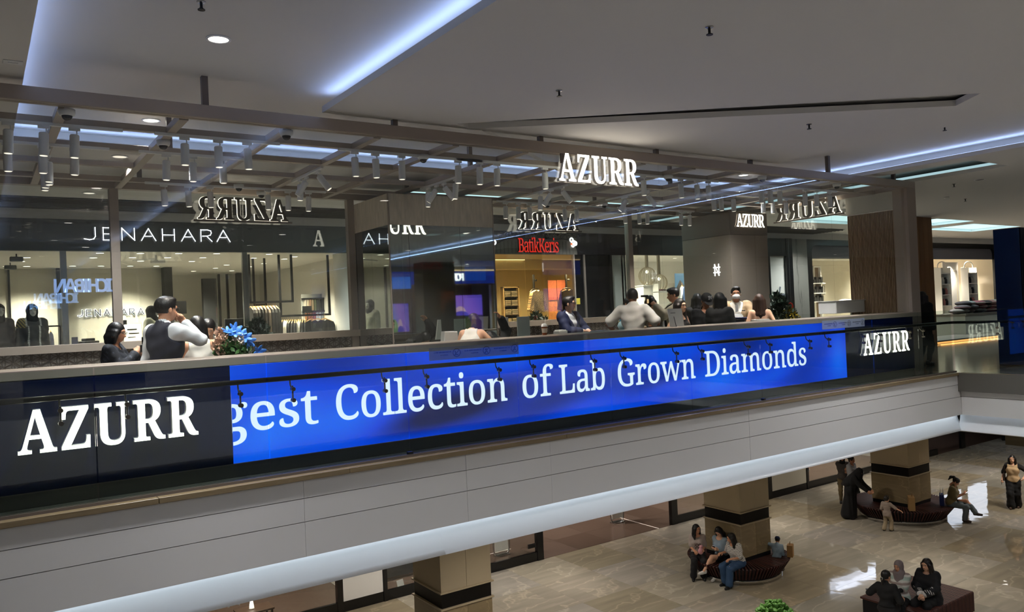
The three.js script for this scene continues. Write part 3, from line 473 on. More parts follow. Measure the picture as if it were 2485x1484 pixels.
function nets(f, lo, hi, h) {
  const n = [0, 1, 2].map((i) => Math.ceil((hi[i] - lo[i]) / h) + 2), [nx, ny, nz] = n, B = 4, D = new Float32Array(nx * ny * nz);
  for (let k = 0; k < nz; k += B) for (let j = 0; j < ny; j += B) for (let i = 0; i < nx; i += B) {
    const c = f(lo[0] + (i + 1.5) * h, lo[1] + (j + 1.5) * h, lo[2] + (k + 1.5) * h), far = Math.abs(c) > h * 5.2;
    for (let kk = k; kk < Math.min(nz, k + B); kk++) for (let jj = j; jj < Math.min(ny, j + B); jj++) for (let ii = i; ii < Math.min(nx, i + B); ii++) D[(kk * ny + jj) * nx + ii] = far ? c : f(lo[0] + ii * h, lo[1] + jj * h, lo[2] + kk * h);
  }
  const P = [], I = [], idx = new Int32Array(nx * ny * nz).fill(-1), s = [1, nx, nx * ny];
  const co = []; for (let c = 0; c < 8; c++) co.push((c & 1) + ((c >> 1) & 1) * nx + ((c >> 2) & 1) * nx * ny);
  for (let k = 0; k < nz - 1; k++) for (let j = 0; j < ny - 1; j++) for (let i = 0; i < nx - 1; i++) {
    const q = (k * ny + j) * nx + i; let mask = 0; for (let c = 0; c < 8; c++) if (D[q + co[c]] < 0) mask |= 1 << c;
    if (mask === 0 || mask === 255) continue;
    let x = 0, y = 0, z = 0, m = 0;
    for (let c = 0; c < 8; c++) for (let b = 1; b < 8; b <<= 1) { if (c & b) continue; const e = c | b; if (((mask >> c) & 1) === ((mask >> e) & 1)) continue; const a0 = D[q + co[c]], a1 = D[q + co[e]], t = a0 / (a0 - a1); x += (c & 1) + (b === 1 ? t : 0); y += ((c >> 1) & 1) + (b === 2 ? t : 0); z += ((c >> 2) & 1) + (b === 4 ? t : 0); m++; }
    idx[q] = P.length / 3; P.push(lo[0] + (i + x / m) * h, lo[1] + (j + y / m) * h, lo[2] + (k + z / m) * h);
  }
  for (let k = 1; k < nz - 1; k++) for (let j = 1; j < ny - 1; j++) for (let i = 1; i < nx - 1; i++) {
    const q = (k * ny + j) * nx + i, a = D[q] < 0;
    for (let d = 0; d < 3; d++) { if (a === (D[q + s[d]] < 0)) continue; const u = s[(d + 1) % 3], w = s[(d + 2) % 3], A = idx[q], Bq = idx[q - u], C = idx[q - u - w], E = idx[q - w]; if (A < 0 || Bq < 0 || C < 0 || E < 0) continue; a ? I.push(A, Bq, C, A, C, E) : I.push(A, C, Bq, A, E, C); }
  }
  const g = new THREE.BufferGeometry(); g.setAttribute('position', new THREE.Float32BufferAttribute(P, 3)); g.setIndex(I); g.computeVertexNormals(); return g;
}
function paint(g, fn) { const p = g.attributes.position, c = new Float32Array(p.count * 3); for (let i = 0; i < p.count; i++) { const q = fn(p.getX(i), p.getY(i), p.getZ(i)); c[3 * i] = q[0]; c[3 * i + 1] = q[1]; c[3 * i + 2] = q[2]; } g.setAttribute('color', new THREE.BufferAttribute(c, 3)); return g; }
const rgb = (h) => { const c = new THREE.Color(h); return [c.r, c.g, c.b]; };
// head in its own frame: origin at the skull centre, face towards +z
const headPrims = [ell([0, 0.022, -0.012], [0.076, 0.092, 0.094], 0.03), ell([0, -0.045, 0.022], [0.058, 0.068, 0.066], 0.035), ell([0, -0.088, 0.052], [0.024, 0.02, 0.022], 0.03), cap([0, -0.004, 0.083], [0, -0.036, 0.104], 0.008, 0.011, 0.014), cap([-0.012, -0.04, 0.09], [0.012, -0.04, 0.09], 0.009, 0.009, 0.012), cap([-0.017, -0.063, 0.083], [0.017, -0.063, 0.083], 0.0075, 0.0075, 0.01), cap([-0.04, 0.022, 0.073], [0.04, 0.022, 0.073], 0.014, 0.014, 0.02), ell([-0.079, -0.012, -0.008], [0.01, 0.03, 0.018], 0.012), ell([0.079, -0.012, -0.008], [0.01, 0.03, 0.018], 0.012), cap([0, -0.07, -0.02], [0, -0.17, -0.03], 0.05, 0.052, 0.03)];
const headG = {};
function headGeo(h, masculine) { const key = h + masculine; if (!headG[key]) { const f = field(headPrims); const eye = (x, y, z) => { let d = f(x, y, z); for (const s of [-1, 1]) { const e = Math.hypot(x - s * 0.031, (y - 0.002) * 1.3, z - 0.094) - 0.014; d = Math.max(d, -e - 0.002); } return d; }; const [lo, hi] = bounds(headPrims, 0.012); headG[key] = nets(eye, lo, hi, h); } return headG[key]; }
function headPaint(skin, lip) { return (x, y, z) => {
  let c = skin; const ax = Math.abs(x);
  if (z > 0.05) {
    if (((ax - 0.031) / 0.016) ** 2 + ((y - 0.003) / 0.0075) ** 2 < 1) c = ((ax - 0.031) / 0.0075) ** 2 + ((y - 0.003) / 0.0075) ** 2 < 1 ? [0.012, 0.008, 0.006] : [0.55, 0.5, 0.47];
    else if (((ax - 0.032) / 0.02) ** 2 + ((y - 0.026 + ax * 0.06) / 0.0055) ** 2 < 1) c = mix(skin, [0.02, 0.013, 0.01], 0.85);
    else if ((x / 0.024) ** 2 + ((y + 0.063) / 0.0085) ** 2 < 1) c = lip;
    else if (Math.hypot(ax - 0.009, y + 0.045) < 0.005) c = mix(skin, [0.05, 0.02, 0.015], 0.6);
    else if (((ax - 0.035) / 0.02) ** 2 + ((y + 0.03) / 0.02) ** 2 < 1) c = mix(skin, [skin[0] * 1.03, skin[1] * 0.9, skin[2] * 0.88], 0.6);
  }
  return c; }; }
// hand in its own frame: wrist at the origin, fingers along -y, palm facing +z, thumb on +x
function handPrims(pose) {
  const P = [], curl = { relaxed: [18, 26, 18], grip: [58, 70, 45], flat: [6, 8, 5], point: [30, 45, 30] }[pose];
  P.push(cap([-0.02, -0.02, 0], [-0.026, -0.078, 0], 0.017, 0.014, 0.012), cap([0.016, -0.018, 0], [0.024, -0.08, 0], 0.018, 0.014, 0.012), cap([0, -0.02, 0], [0, -0.082, 0], 0.018, 0.015, 0.012), cap([0, 0.03, 0], [0, -0.02, 0], 0.024, 0.021, 0.02));
  [[0.029, 0.040, 0.025, 0.02], [0.010, 0.045, 0.028, 0.021], [-0.010, 0.042, 0.026, 0.02], [-0.028, 0.033, 0.02, 0.018]].forEach(([x, a, b, c], i) => { let p = [x * 0.95, -0.082 + Math.abs(x) * 0.15, 0], ang = 0; [a, b, c].forEach((l, j) => { ang += (curl[j] + i * 3) * D2R; const q = [p[0] + x * 0.06 * (j === 0 ? 1 : 0.3), p[1] - l * Math.cos(ang), p[2] + l * Math.sin(ang)]; P.push(cap(p, q, 0.0092 - j * 0.0008, 0.0086 - j * 0.0008, 0.005)); p = q; }); });
  const th = pose === 'grip' ? [[0.022, -0.02, 0.006], [0.044, -0.045, 0.024], [0.036, -0.075, 0.046], [0.018, -0.09, 0.056]] : [[0.022, -0.018, 0.004], [0.048, -0.042, 0.016], [0.06, -0.074, 0.024], [0.062, -0.098, 0.03]];
  for (let j = 0; j < 3; j++) P.push(cap(th[j], th[j + 1], 0.0135 - j * 0.002, 0.0115 - j * 0.0018, 0.008));
  return P;
}
const handG = {};
function handGeo(pose, right, h) { const key = pose + right + h; if (!handG[key]) { const P = handPrims(pose), [lo, hi] = bounds(P, 0.008), g = nets(field(P), lo, hi, h); if (right) { g.scale(-1, 1, 1); const i = g.index.array; for (let k = 0; k < i.length; k += 3) { const t = i[k]; i[k] = i[k + 1]; i[k + 1] = t; } g.computeVertexNormals(); } handG[key] = g; } return handG[key]; }
// hair styles in the head frame
function hairField(st) {
  const P = [], base = ell([0, 0.028, -0.018], [0.087, 0.101, 0.104], 0.02); P.push(base);
  const down = { short: 0, crop: 0, bob: 0.13, long: 0.34, verylong: 0.5, straight: 0.42, tied: 0, pony: 0, bun: 0, cap: 0 }[st] || 0;
  if (down) for (const [x, z, f] of [[-0.075, -0.03, 1], [0.075, -0.03, 1], [-0.05, -0.075, 1], [0.05, -0.075, 1], [0, -0.088, 1], [-0.083, 0.015, 0.85], [0.083, 0.015, 0.85]]) P.push(cap([x, 0.0, z], [x * 1.12, -down * f * 0.5, z - 0.012], 0.034, 0.036, 0.03), cap([x * 1.12, -down * f * 0.5, z - 0.012], [x * (down > 0.2 ? 1.15 : 0.95), -down * f, z - 0.01], 0.036, down > 0.2 ? 0.022 : 0.03, 0.03));
  if (st === 'pony') P.push(ell([0, 0.07, -0.12], [0.035, 0.035, 0.035], 0.02), cap([0, 0.07, -0.14], [0, 0.01, -0.19], 0.034, 0.04, 0.03), cap([0, 0.01, -0.19], [0, -0.1, -0.185], 0.04, 0.016, 0.03));
  if (st === 'tied') P.push(ell([0, -0.045, -0.11], [0.04, 0.035, 0.035], 0.02), cap([0, -0.05, -0.12], [0, -0.16, -0.12], 0.03, 0.02, 0.03));
  if (st === 'bun') P.push(ell([0, 0.06, -0.125], [0.05, 0.048, 0.045], 0.02), cap([0, -0.05, -0.08], [0, -0.1, -0.07], 0.04, 0.03, 0.03));
  if (st === 'short') P.push(ell([0.01, 0.095, 0.045], [0.062, 0.03, 0.05], 0.03));
  const f = field(P);
  return [(x, y, z) => {
    let d = f(x, y, z); const ax = Math.abs(x), man = st === 'short' || st === 'crop';
    const strand = 0.0016 * Math.sin(Math.atan2(x, z + 0.02) * 46 + y * 18); d += strand;
    // keep the face, the ears' front and the neck open
    const face = Math.hypot(x / 0.066, (y + 0.03) / (st === 'bob' || st === 'tied' ? 0.088 : 0.1), (z - 0.1) / 0.088); d = Math.max(d, (1 - face) * 0.062);
    if (man) { d = Math.max(d, -(y + 0.045 + Math.max(0, z + 0.03) * 0.9)); if (z > -0.02) d = Math.max(d, (0.012 - y) * 0.7 - (z < 0.02 ? 0.03 : 0)); }
    else if (!down) d = Math.max(d, -(y + 0.07 + (z < -0.06 ? 0.2 : Math.max(0, z) * 0.4)));
    const inner = Math.hypot(x / 0.068, (y - 0.01) / 0.085, (z + 0.005) / 0.085); d = Math.max(d, (0.82 - inner) * 0.06);
    return d;
  }, P];
}
const hairG = {};
function hairGeo(st, h) { const k = st + h; if (!hairG[k]) { const [f, P] = hairField(st), [lo, hi] = bounds(P, 0.012); hairG[k] = nets(f, lo, hi, h); } return hairG[k]; }
function veilGeo(kind, h) { const k = kind + h; if (!hairG[k]) {
  const P = [ell([0, 0.02, -0.014], [0.092, 0.106, 0.11], 0.03), cap([0, -0.06, -0.02], [0, -0.19, -0.03], 0.082, 0.1, 0.05), ell([0, -0.12, 0.045], [0.07, 0.06, 0.06], 0.04)];
  if (kind === 'hijabLong') P.push(cap([0.0, -0.14, 0.07], [0.01, -0.42, 0.13], 0.07, 0.045, 0.06), cap([-0.06, -0.15, 0.02], [-0.05, -0.27, 0.09], 0.06, 0.04, 0.06), cap([0.06, -0.15, 0.02], [0.07, -0.27, 0.08], 0.06, 0.04, 0.06));
  if (kind === 'niqab') P.push(cap([0, -0.05, 0.05], [0, -0.34, 0.1], 0.08, 0.13, 0.05), cap([0, -0.1, -0.06], [0, -0.5, -0.1], 0.1, 0.19, 0.06));
  const f = field(P), slit = kind === 'niqab'; const [lo, hi] = bounds(P, 0.012);
  hairG[k] = nets((x, y, z) => { let d = f(x, y, z) + 0.002 * Math.sin(y * 60 + Math.sin(x * 30) * 2 + z * 20); const face = slit ? Math.hypot(x / 0.06, (y - 0.004) / 0.016, (z - 0.1) / 0.05) : Math.hypot(x / 0.058, (y + 0.022) / 0.078, (z - 0.1) / 0.075); return Math.max(d, (1 - face) * 0.05); }, lo, hi, h); } return hairG[k]; }

const skinTones = { a: rgb(0xc89272), b: rgb(0xb57c5c), c: rgb(0xd9a98a), d: rgb(0x9a6547) };
const bodyM = new THREE.MeshStandardMaterial({ color: 0xffffff, roughness: 0.55, vertexColors: true });
const clothM = new Map();
function cloth(hex, rough = 0.85) { const k = hex + '/' + rough; if (!clothM.has(k)) clothM.set(k, M(hex, rough)); return clothM.get(k); }
const paintedCloth = new THREE.MeshStandardMaterial({ color: 0xffffff, roughness: 0.85, vertexColors: true });
function ik(a, t, l1, l2, pole) { // elbow or knee between a and t
  let d = v3.sub(t, a), L0 = v3.len(d); const Lm = (l1 + l2) * 0.995; if (L0 > Lm) { d = v3.mul(d, Lm / L0); t = v3.add(a, d); L0 = Lm; }
  const n = v3.norm(d), x = (l1 * l1 - l2 * l2 + L0 * L0) / (2 * L0), hgt = Math.sqrt(Math.max(0, l1 * l1 - x * x)); let p = v3.sub(pole, v3.mul(n, v3.dot(pole, n))); p = v3.norm(p);
  return [v3.add(a, v3.add(v3.mul(n, x), v3.mul(p, hgt))), t];
}
// person(spec): all lengths for a 1.70 m figure, scaled by H / 1.7; facing +z before the turn
function person(o) {
  const s = o.H / 1.7, fine = o.fine ?? 1, fem = o.fem ?? true, root = thing(o.name ?? 'person', o.label, o.category ?? 'person', o.at, (o.turn ?? 0) * D2R);
  const hipY = o.hipY ?? 0.91, lean = (o.lean ?? 0) * D2R, side = (o.side ?? 0) * D2R, tw = (o.twist ?? 0) * D2R, hip = [0, hipY, o.hipZ ?? 0];
  const mU = new THREE.Matrix4().makeRotationFromEuler(new THREE.Euler(lean, tw, side, 'XYZ'));
  const up = (p) => { const q = new THREE.Vector3(...p).applyMatrix4(mU); return [q.x + hip[0], q.y + hip[1], q.z + hip[2]]; };
  const iU = mU.clone().invert(), toU = (x, y, z) => { const q = new THREE.Vector3(x - hip[0], y - hip[1], z - hip[2]).applyMatrix4(iU); return [q.x, q.y, q.z]; };
  const fat = o.fat ?? 1, sw = (fem ? 0.155 : 0.185) * (o.sw ?? 1);
  const sh = { r: up([-sw, 0.455, -0.005]), l: up([sw, 0.455, -0.005]) }, neck = up([0, 0.50, -0.005]);
  const hl = (p) => p; // joint targets are given in the figure's frame
  const arm = {}; for (const k of ['r', 'l']) { const sg = k === 'r' ? -1 : 1; const w = o[k + 'w'] ?? [sg * (sw + 0.04), hipY - 0.075, 0.05], pole = o[k + 'p'] ?? [sg * 0.28, -0.3, -1]; const [e, t] = ik(sh[k], w, 0.285, 0.25, pole); arm[k] = { s: sh[k], e, w: t }; }
  const leg = {}; for (const k of ['r', 'l']) { const sg = k === 'r' ? -1 : 1, h = [sg * 0.088, hipY - 0.03, hip[2]], a = o[k + 'a'] ?? [sg * 0.095, 0.085, -0.02], pole = o[k + 'k'] ?? [sg * 0.08, 0, 1]; const [e, t] = ik(h, a, 0.43, 0.405, pole); leg[k] = { h, k: e, a: t, f: o[k + 'f'] ?? [sg * 0.12, -0.25, 1] }; }
  const foot = (q) => { const d = v3.norm(q.f); return [v3.add(q.a, [d[0] * -0.03, -0.035, d[2] * -0.03]), v3.add(q.a, [d[0] * 0.155, Math.max(-0.052, -0.035 + d[1] * 0.1), d[2] * 0.155])]; };
  // body prims
  const T = (g = 0) => { const q = [cap(up([-0.065, -0.01, 0]), up([0.065, -0.01, 0]), (0.112 + g) * fat, (0.112 + g) * fat, 0.06), cap(up([0, 0.06, 0.005]), up([0, 0.2, 0.012]), (0.118 + g) * fat, (0.108 + g) * fat, 0.08), cap(up([-0.055, 0.31, 0.008]), up([0.055, 0.31, 0.008]), (0.112 + g) * fat, (0.112 + g) * fat, 0.08), cap(up([-sw * 0.72, 0.435, -0.01]), up([sw * 0.72, 0.435, -0.01]), 0.066 + g, 0.066 + g, 0.08), cap(up([0, 0.43, -0.01]), up([0, 0.52, -0.005]), 0.075 + g, 0.055 + g, 0.05)]; if (fem) for (const x of [-1, 1]) q.push(ell(up([x * 0.062, 0.32, 0.088]), [0.058 + g, 0.055 + g, 0.05 + g], 0.04)); return q; };
  const A = (k, g, f = 1) => { const q = arm[k], P = [cap(q.s, q.e, 0.05 * (fem ? 0.88 : 1.05) + g, 0.039 * (fem ? 0.9 : 1.05) + g, 0.035)]; if (f > 1) P.push(cap(q.e, v3.lerp(q.e, q.w, f - 1), 0.039 * (fem ? 0.9 : 1.05) + g, 0.039 - 0.013 * (f - 1) + g, 0.02)); else if (f < 1) P[0] = cap(q.s, v3.lerp(q.s, q.e, f), 0.05 * (fem ? 0.88 : 1.05) + g, 0.045 * (fem ? 0.9 : 1.05) + g * 1.3, 0.035); return P; };
  const Lg = (k, g, f = 2) => { const q = leg[k], P = [cap(q.h, v3.lerp(q.h, q.k, Math.min(1, f)), 0.088 * fat + g, (0.088 - 0.03 * Math.min(1, f)) * fat + g, 0.05)]; if (f > 1) { const m = v3.lerp(q.k, q.a, 0.3 * Math.min(1, (f - 1) / 0.3)); P.push(cap(q.k, m, 0.056 + g, 0.055 + g, 0.03)); if (f > 1.3) P.push(cap(m, v3.lerp(q.k, q.a, f - 1), 0.055 + g, 0.055 - 0.019 * (f - 1) + g + (o.wide ?? 0) * 0.8, 0.03)); } return P; };
  const skin = skinTones[o.skin ?? 'a'], all = [];
  // body
  { const P = [...T(), ...A('r', 0, 2), ...A('l', 0, 2), ...(o.robe ? [] : [...Lg('r', 0), ...Lg('l', 0)])]; if (!o.robe) for (const k of ['r', 'l']) { const [a, b] = foot(leg[k]); P.push(cap(leg[k].a, a, 0.037, 0.034, 0.02), cap(a, b, 0.035, 0.026, 0.02)); }
    const [lo, hi] = bounds(P, 0.03), g = paint(nets(field(P), lo, hi, 0.017 * fine), () => skin); all.push(g); }
  const headAt = o.head ?? [0, 0.665, 0.03], hc = up(headAt), hs = o.hs ?? 1;
  const mH = mU.clone().multiply(new THREE.Matrix4().makeRotationFromEuler(new THREE.Euler((o.pitch ?? 0) * D2R, (o.yaw ?? 0) * D2R, (o.roll ?? 0) * D2R, 'YXZ'))).scale(new THREE.Vector3(hs, hs, hs)); mH.setPosition(...hc);
  const hh = (o.hh ?? 0.0055);
  { const g = headGeo(hh).clone(); paint(g, headPaint(skin, o.lip ? rgb(o.lip) : mix(skin, [0.3, 0.06, 0.06], 0.45))); g.applyMatrix4(mH); all.push(g); const nk = cap(neck, up([headAt[0] * 0.6, headAt[1] - 0.1, headAt[2] * 0.5]), 0.052, 0.05); const [lo, hi] = bounds([nk], 0.02); all.push(paint(nets(field([nk]), lo, hi, 0.014), () => skin)); }
  for (const k of ['r', 'l']) { const pose = o[k + 'h'] ?? 'relaxed'; if (pose === 'none') continue; const y = v3.norm(v3.sub(arm[k].e, arm[k].w)); let pn = o[k + 'n'] ?? [k === 'r' ? 1 : -1, 0, 0.1]; pn = v3.norm(v3.sub(pn, v3.mul(y, v3.dot(pn, y)))); const x = v3.cross(y, pn), m = new THREE.Matrix4().makeBasis(new THREE.Vector3(...x), new THREE.Vector3(...y), new THREE.Vector3(...pn)).setPosition(...arm[k].w); const g = paint(handGeo(pose, k === 'r', 0.0045 * Math.max(1, fine)).clone(), () => skin); g.applyMatrix4(m); all.push(g); }
  const bodyG = mergeGeometries(all.map((g) => { const q = g.clone(); for (const n of Object.keys(q.attributes)) if (!['position', 'normal', 'color'].includes(n)) q.deleteAttribute(n); return q; })); bodyG.scale(s, s, s); part(root, 'body', bodyG, bodyM);
  const put = (name, f, P, h, m, color, label) => { const [lo, hi] = bounds(P, 0.03); const g = nets(f, lo, hi, h * fine); if (!g.index || !g.index.count) return null; if (color) paint(g, color); g.scale(s, s, s); return part(root, name, g, color ? paintedCloth : m, label); };
  const wr = o.wrinkle ?? 0.003, wav = (x, y, z) => wr * (Math.sin(x * 34 + y * 21 + z * 13) + Math.sin(y * 47 - z * 31 + x * 9));
  // trousers, skirt, robe
  if (o.legs) { const l = o.legs, P = [cap(up([-0.06, -0.01, 0]), up([0.06, -0.01, 0]), 0.126 * fat, 0.126 * fat, 0.05), cap(up([0, 0.05, 0.005]), up([0, 0.11, 0.005]), 0.13 * fat, 0.126 * fat, 0.05), ...Lg('r', 0.013 + (o.wide ?? 0) * 0.5, l.to ?? 1.93), ...Lg('l', 0.013 + (o.wide ?? 0) * 0.5, l.to ?? 1.93)]; const f = field(P); put(l.name ?? 'trousers', (x, y, z) => Math.max(f(x, y, z) + wav(x, y, z), toU(x, y, z)[1] - 0.11), P, 0.015, cloth(l.color)); }
  if (o.skirt) { const l = o.skirt, P = [cap(up([-0.05, -0.0, 0]), up([0.05, -0.0, 0]), 0.128, 0.128, 0.05), cap(up([0, 0.1, 0]), up([0, 0.02, 0]), 0.12, 0.13, 0.05), cap([0, hipY - 0.05, 0], [l.dx ?? 0, l.y ?? 0.2, l.dz ?? 0], 0.15, l.r ?? 0.2, 0.06)]; const f = field(P); put(l.name ?? 'skirt', (x, y, z) => Math.max(f(x, y, z) + 0.006 * Math.sin(Math.atan2(x, z) * 11), toU(x, y, z)[1] - 0.12, (l.y ?? 0.2) - y), P, 0.016, cloth(l.color)); }
  if (o.robe) { const P = [...T(0.03), cap([0, hipY + 0.05, hip[2]], [o.robe.dx ?? 0, 0.14, o.robe.dz ?? 0], 0.16, 0.24, 0.1), ...A('r', 0.03, 1.9), ...A('l', 0.03, 1.9)]; const f = field(P); put('robe', (x, y, z) => Math.max(f(x, y, z) + 0.007 * Math.sin(Math.atan2(x, z - 0.02) * 9 + y * 3), 0.03 - y), P, 0.016, cloth(o.robe.color, 0.9)); }
  // top layers
  const nearArm = (x, y, z) => { let best = [1e9]; for (const k of ['r', 'l']) { const q = arm[k]; for (const [a, b, o2] of [[q.s, q.e, 0], [q.e, q.w, 1]]) { const c = cap(a, b, 0.04), d = dPrim(c, x, y, z); if (d < best[0]) { const ap = v3.sub([x, y, z], a); best = [d, clamp(v3.dot(ap, c.d) / c.l) * 0.27 + o2 * 0.285, k]; } } } return best; };
  (o.tops ?? []).forEach((t) => {
    const g = t.g ?? 0.014, sl = t.sleeve ?? 1.0, P = [...T(g)], hem = t.hem ?? -0.1; if (hem < -0.09) P.push(cap(up([-0.05, hem + 0.03, 0]), up([0.05, hem + 0.03, 0]), 0.122 * fat + g, 0.122 * fat + g, 0.07));
    if (sl > 0) P.push(...A('r', g + 0.006, sl), ...A('l', g + 0.006, sl));
    const f = field(P), nk = t.neck ?? 0.09, nz = t.nz ?? 0.03, ny = t.ny ?? 0.515, open = t.open;
    put(t.name, (x, y, z) => { let d = f(x, y, z) + wav(x, y, z); const u = toU(x, y, z); d = Math.max(d, hem - u[1], nk - Math.hypot(u[0], (u[1] - ny) * 1.0, u[2] - nz)); if (t.top !== undefined) d = Math.max(d, u[1] - t.top); if (sl <= 0) d = Math.max(d, Math.abs(u[0]) - (t.strap ?? sw * 0.74) - (u[1] < 0.4 ? (0.4 - u[1]) * 0.6 : 0)); if (open && u[2] > 0) { const w = open.w * sm(open.y, 0.5, u[1]); d = Math.max(d, w - Math.abs(u[0])); } return d; }, P, t.h ?? 0.013, cloth(t.color, t.rough), t.paint ? (x, y, z) => t.paint(x, y, z, toU(x, y, z), nearArm(x, y, z)) : null, t.label);
  });
  // hair, veil, cap, mask
  const hp = (name, g0, m, label) => { const g = g0.clone(); g.applyMatrix4(mH); g.scale(s, s, s); return part(root, name, g, m, label); };
  if (o.hair) hp('hair', hairGeo(o.hair, hh * 1.05), M(o.hairC ?? 0x0d0a09, 0.42));
  if (o.veil) hp('headscarf', veilGeo(o.veil, hh * 1.2), cloth(o.veilC));
  if (o.cap) { const c = part(root, 'cap', [lathe([[0, 0.135], [0.045, 0.128], [0.08, 0.1], [0.098, 0.055], [0.1, 0.03], [0.096, 0.03]], 24)].map((g) => { g.scale(1, 1, 1.12); g.translate(0, 0.005, -0.015); g.applyMatrix4(mH); g.scale(s, s, s); return g; }), cloth(o.cap.color)); const b = extr(Array.from({ length: 13 }, (_, i) => { const a = PI * i / 12; return [0.08 * Math.cos(a), 0.085 * Math.sin(a)]; }), 0.006, 0.002); b.rotateX(PI / 2 + 0.25); b.translate(0, 0.042, 0.078); b.applyMatrix4(mH); b.scale(s, s, s); part(c, 'brim', b, cloth(o.cap.color));
    if (o.cap.mark) { const gs = letters(o.cap.mark, serifB, 0.045, 0.05, 0.004).map((l) => l.g); gs[0].translate(0.006, 0.006, 0); const g = MG(gs); g.translate(-0.025, 0.06, 0.103); g.rotateX(-0.28); g.applyMatrix4(mH); g.scale(s, s, s); part(c, 'logo', g, cloth(0xe8e8e8)); } }
  if (o.mask) { const f0 = field([ell([0, -0.052, 0.052], [0.066, 0.05, 0.066], 0.02), cap([0, -0.03, 0.1], [0, -0.06, 0.1], 0.012, 0.014, 0.02)]); const g = nets((x, y, z) => Math.max(f0(x, y, z), -0.095 - y, y + 0.012 - 0.012 * (1 - Math.abs(x) / 0.06), 0.015 - z), [-0.1, -0.13, -0.05], [0.1, 0.03, 0.16], 0.005); hp('face_mask', g, cloth(0xe9eaec)); hp('mask_strap', [-1, 1].map((k) => tube([[k * 0.062, -0.03, 0.05], [k * 0.083, -0.005, 0.01], [k * 0.084, 0.005, -0.01]], 0.0025, 8, 5)).reduce((a, b) => MG([a, b])), cloth(0xe9eaec)); }
  if (o.glasses) hp('glasses', MG([new THREE.TorusGeometry(0.021, 0.0022, 6, 20).translate(-0.032, 0.0, 0.102), new THREE.TorusGeometry(0.021, 0.0022, 6, 20).translate(0.032, 0.0, 0.102), bar([-0.011, 0.004, 0.103], [0.011, 0.004, 0.103], 0.002, 5), bar([-0.053, 0.006, 0.1], [-0.083, 0.004, 0.0], 0.002, 5), bar([0.053, 0.006, 0.1], [0.083, 0.004, 0.0], 0.002, 5)]), cloth(0x1a1a1c, 0.3));
  // shoes
  if (o.shoes && !o.robe) for (const k of ['r', 'l']) { const [a, b] = foot(leg[k]), P = [cap(a, v3.lerp(a, b, 0.5), 0.044, 0.043, 0.02), cap(v3.lerp(a, b, 0.5), b, 0.043, 0.035, 0.02), cap(a, v3.add(a, [0, 0.035, 0]), 0.042, 0.045, 0.02)]; const f = field(P), lowest = Math.min(a[1], b[1]) - 0.034; put('shoe', (x, y, z) => Math.max(f(x, y, z), lowest - y), P, 0.009, cloth(o.shoes, 0.5)); }
  if (o.shoes && o.robe) for (const k of [-1, 1]) { const g = new THREE.SphereGeometry(0.05, 14, 8); g.scale(0.9, 0.75, 2.1); g.translate(k * 0.09 + (o.robe.dx ?? 0), 0.038, 0.12 + (o.robe.dz ?? 0)); g.scale(s, s, s); part(root, 'shoe', g, cloth(o.shoes, 0.5)); }
  root.userData.rig = undefined; delete root.userData.rig;
  const W = (p) => { const q = new THREE.Vector3(p[0] * s, p[1] * s, p[2] * s).applyAxisAngle(new THREE.Vector3(0, 1, 0), (o.turn ?? 0) * D2R); return [q.x + o.at[0], q.y + o.at[1], q.z + o.at[2]]; };
  return { root, rw: W(arm.r.w), lw: W(arm.l.w), arm, up, s, W, headM: mH, part: (name, g, m, lb) => { g.scale(s, s, s); return part(root, name, g, m, lb); }, hp };
}
// ---------- gallery shops ----------
const fasM = M(0x4a5150, 0.45), fasBlack = M(0x0d0e10, 0.25), cream = M(0xcdb98c, 0.75), shopFloor = M(0x77726a, 0.15);
{ // louvred air slot in the ceiling in front of the shops
  const o = thing('air_grille', 'long black louvred air slot in the ceiling above the shop signs', 'grille');
  part(o, 'dark_box', BX(-14, 23.4, Yc - 0.012, Yc - 0.002, -16.12, -14.92), mt.black);
  const g = BX(-14, 23.4, -0.035, -0.004, -0.012, 0.012), m = M(0x4c4c49, 0.5);
  for (let i = 0; i < 9; i++) part(o, 'slat', g, m).position.set(0, Yc - 0.012, -14.98 - i * 0.135);
}
{ // plain band above the shop signs and the wall between the shops
  struct('wall_back', [BX(-14, 60, 3.54, Yc, -16.3, ZS), BX(-14, 60, 3.54, Yt, -24.5, -24.3), BX(7.3, 7.5, 0, 3.54, -24.3, ZS - 0.02), BX(9.9, 10.05, 0, 3.54, -22, ZS - 0.02), BX(14.9, 15.0, 0, 3.3, -20.5, -17.6), BX(22.27, 22.4, 0, 3.54, -22, ZS - 0.2), BX(37, 37.2, 0, 3.54, -24.3, ZS), BX(37.2, 60, 0, 3.54, -16.4, ZS)], mt.ceiling);
}
function shopShell(name, x0, x1, z1, y, wallM, floorM, ceilM) { const s = structG(name); part(s, 'floor', BX(x0, x1, -0.02, 0.004, z1, ZS - 0.02), floorM); part(s, 'ceiling', BX(x0, x1, y, y + 0.06, z1, ZS - 0.13), ceilM); part(s, 'back_wall', BX(x0, x1, 0, y, z1 - 0.1, z1), wallM); part(s, 'side_wall', BX(x0 - 0.06, x0, 0, y, z1, ZS - 0.14), wallM); part(s, 'side_wall', BX(x1, x1 + 0.06, 0, y, z1, ZS - 0.14), wallM); return s; }
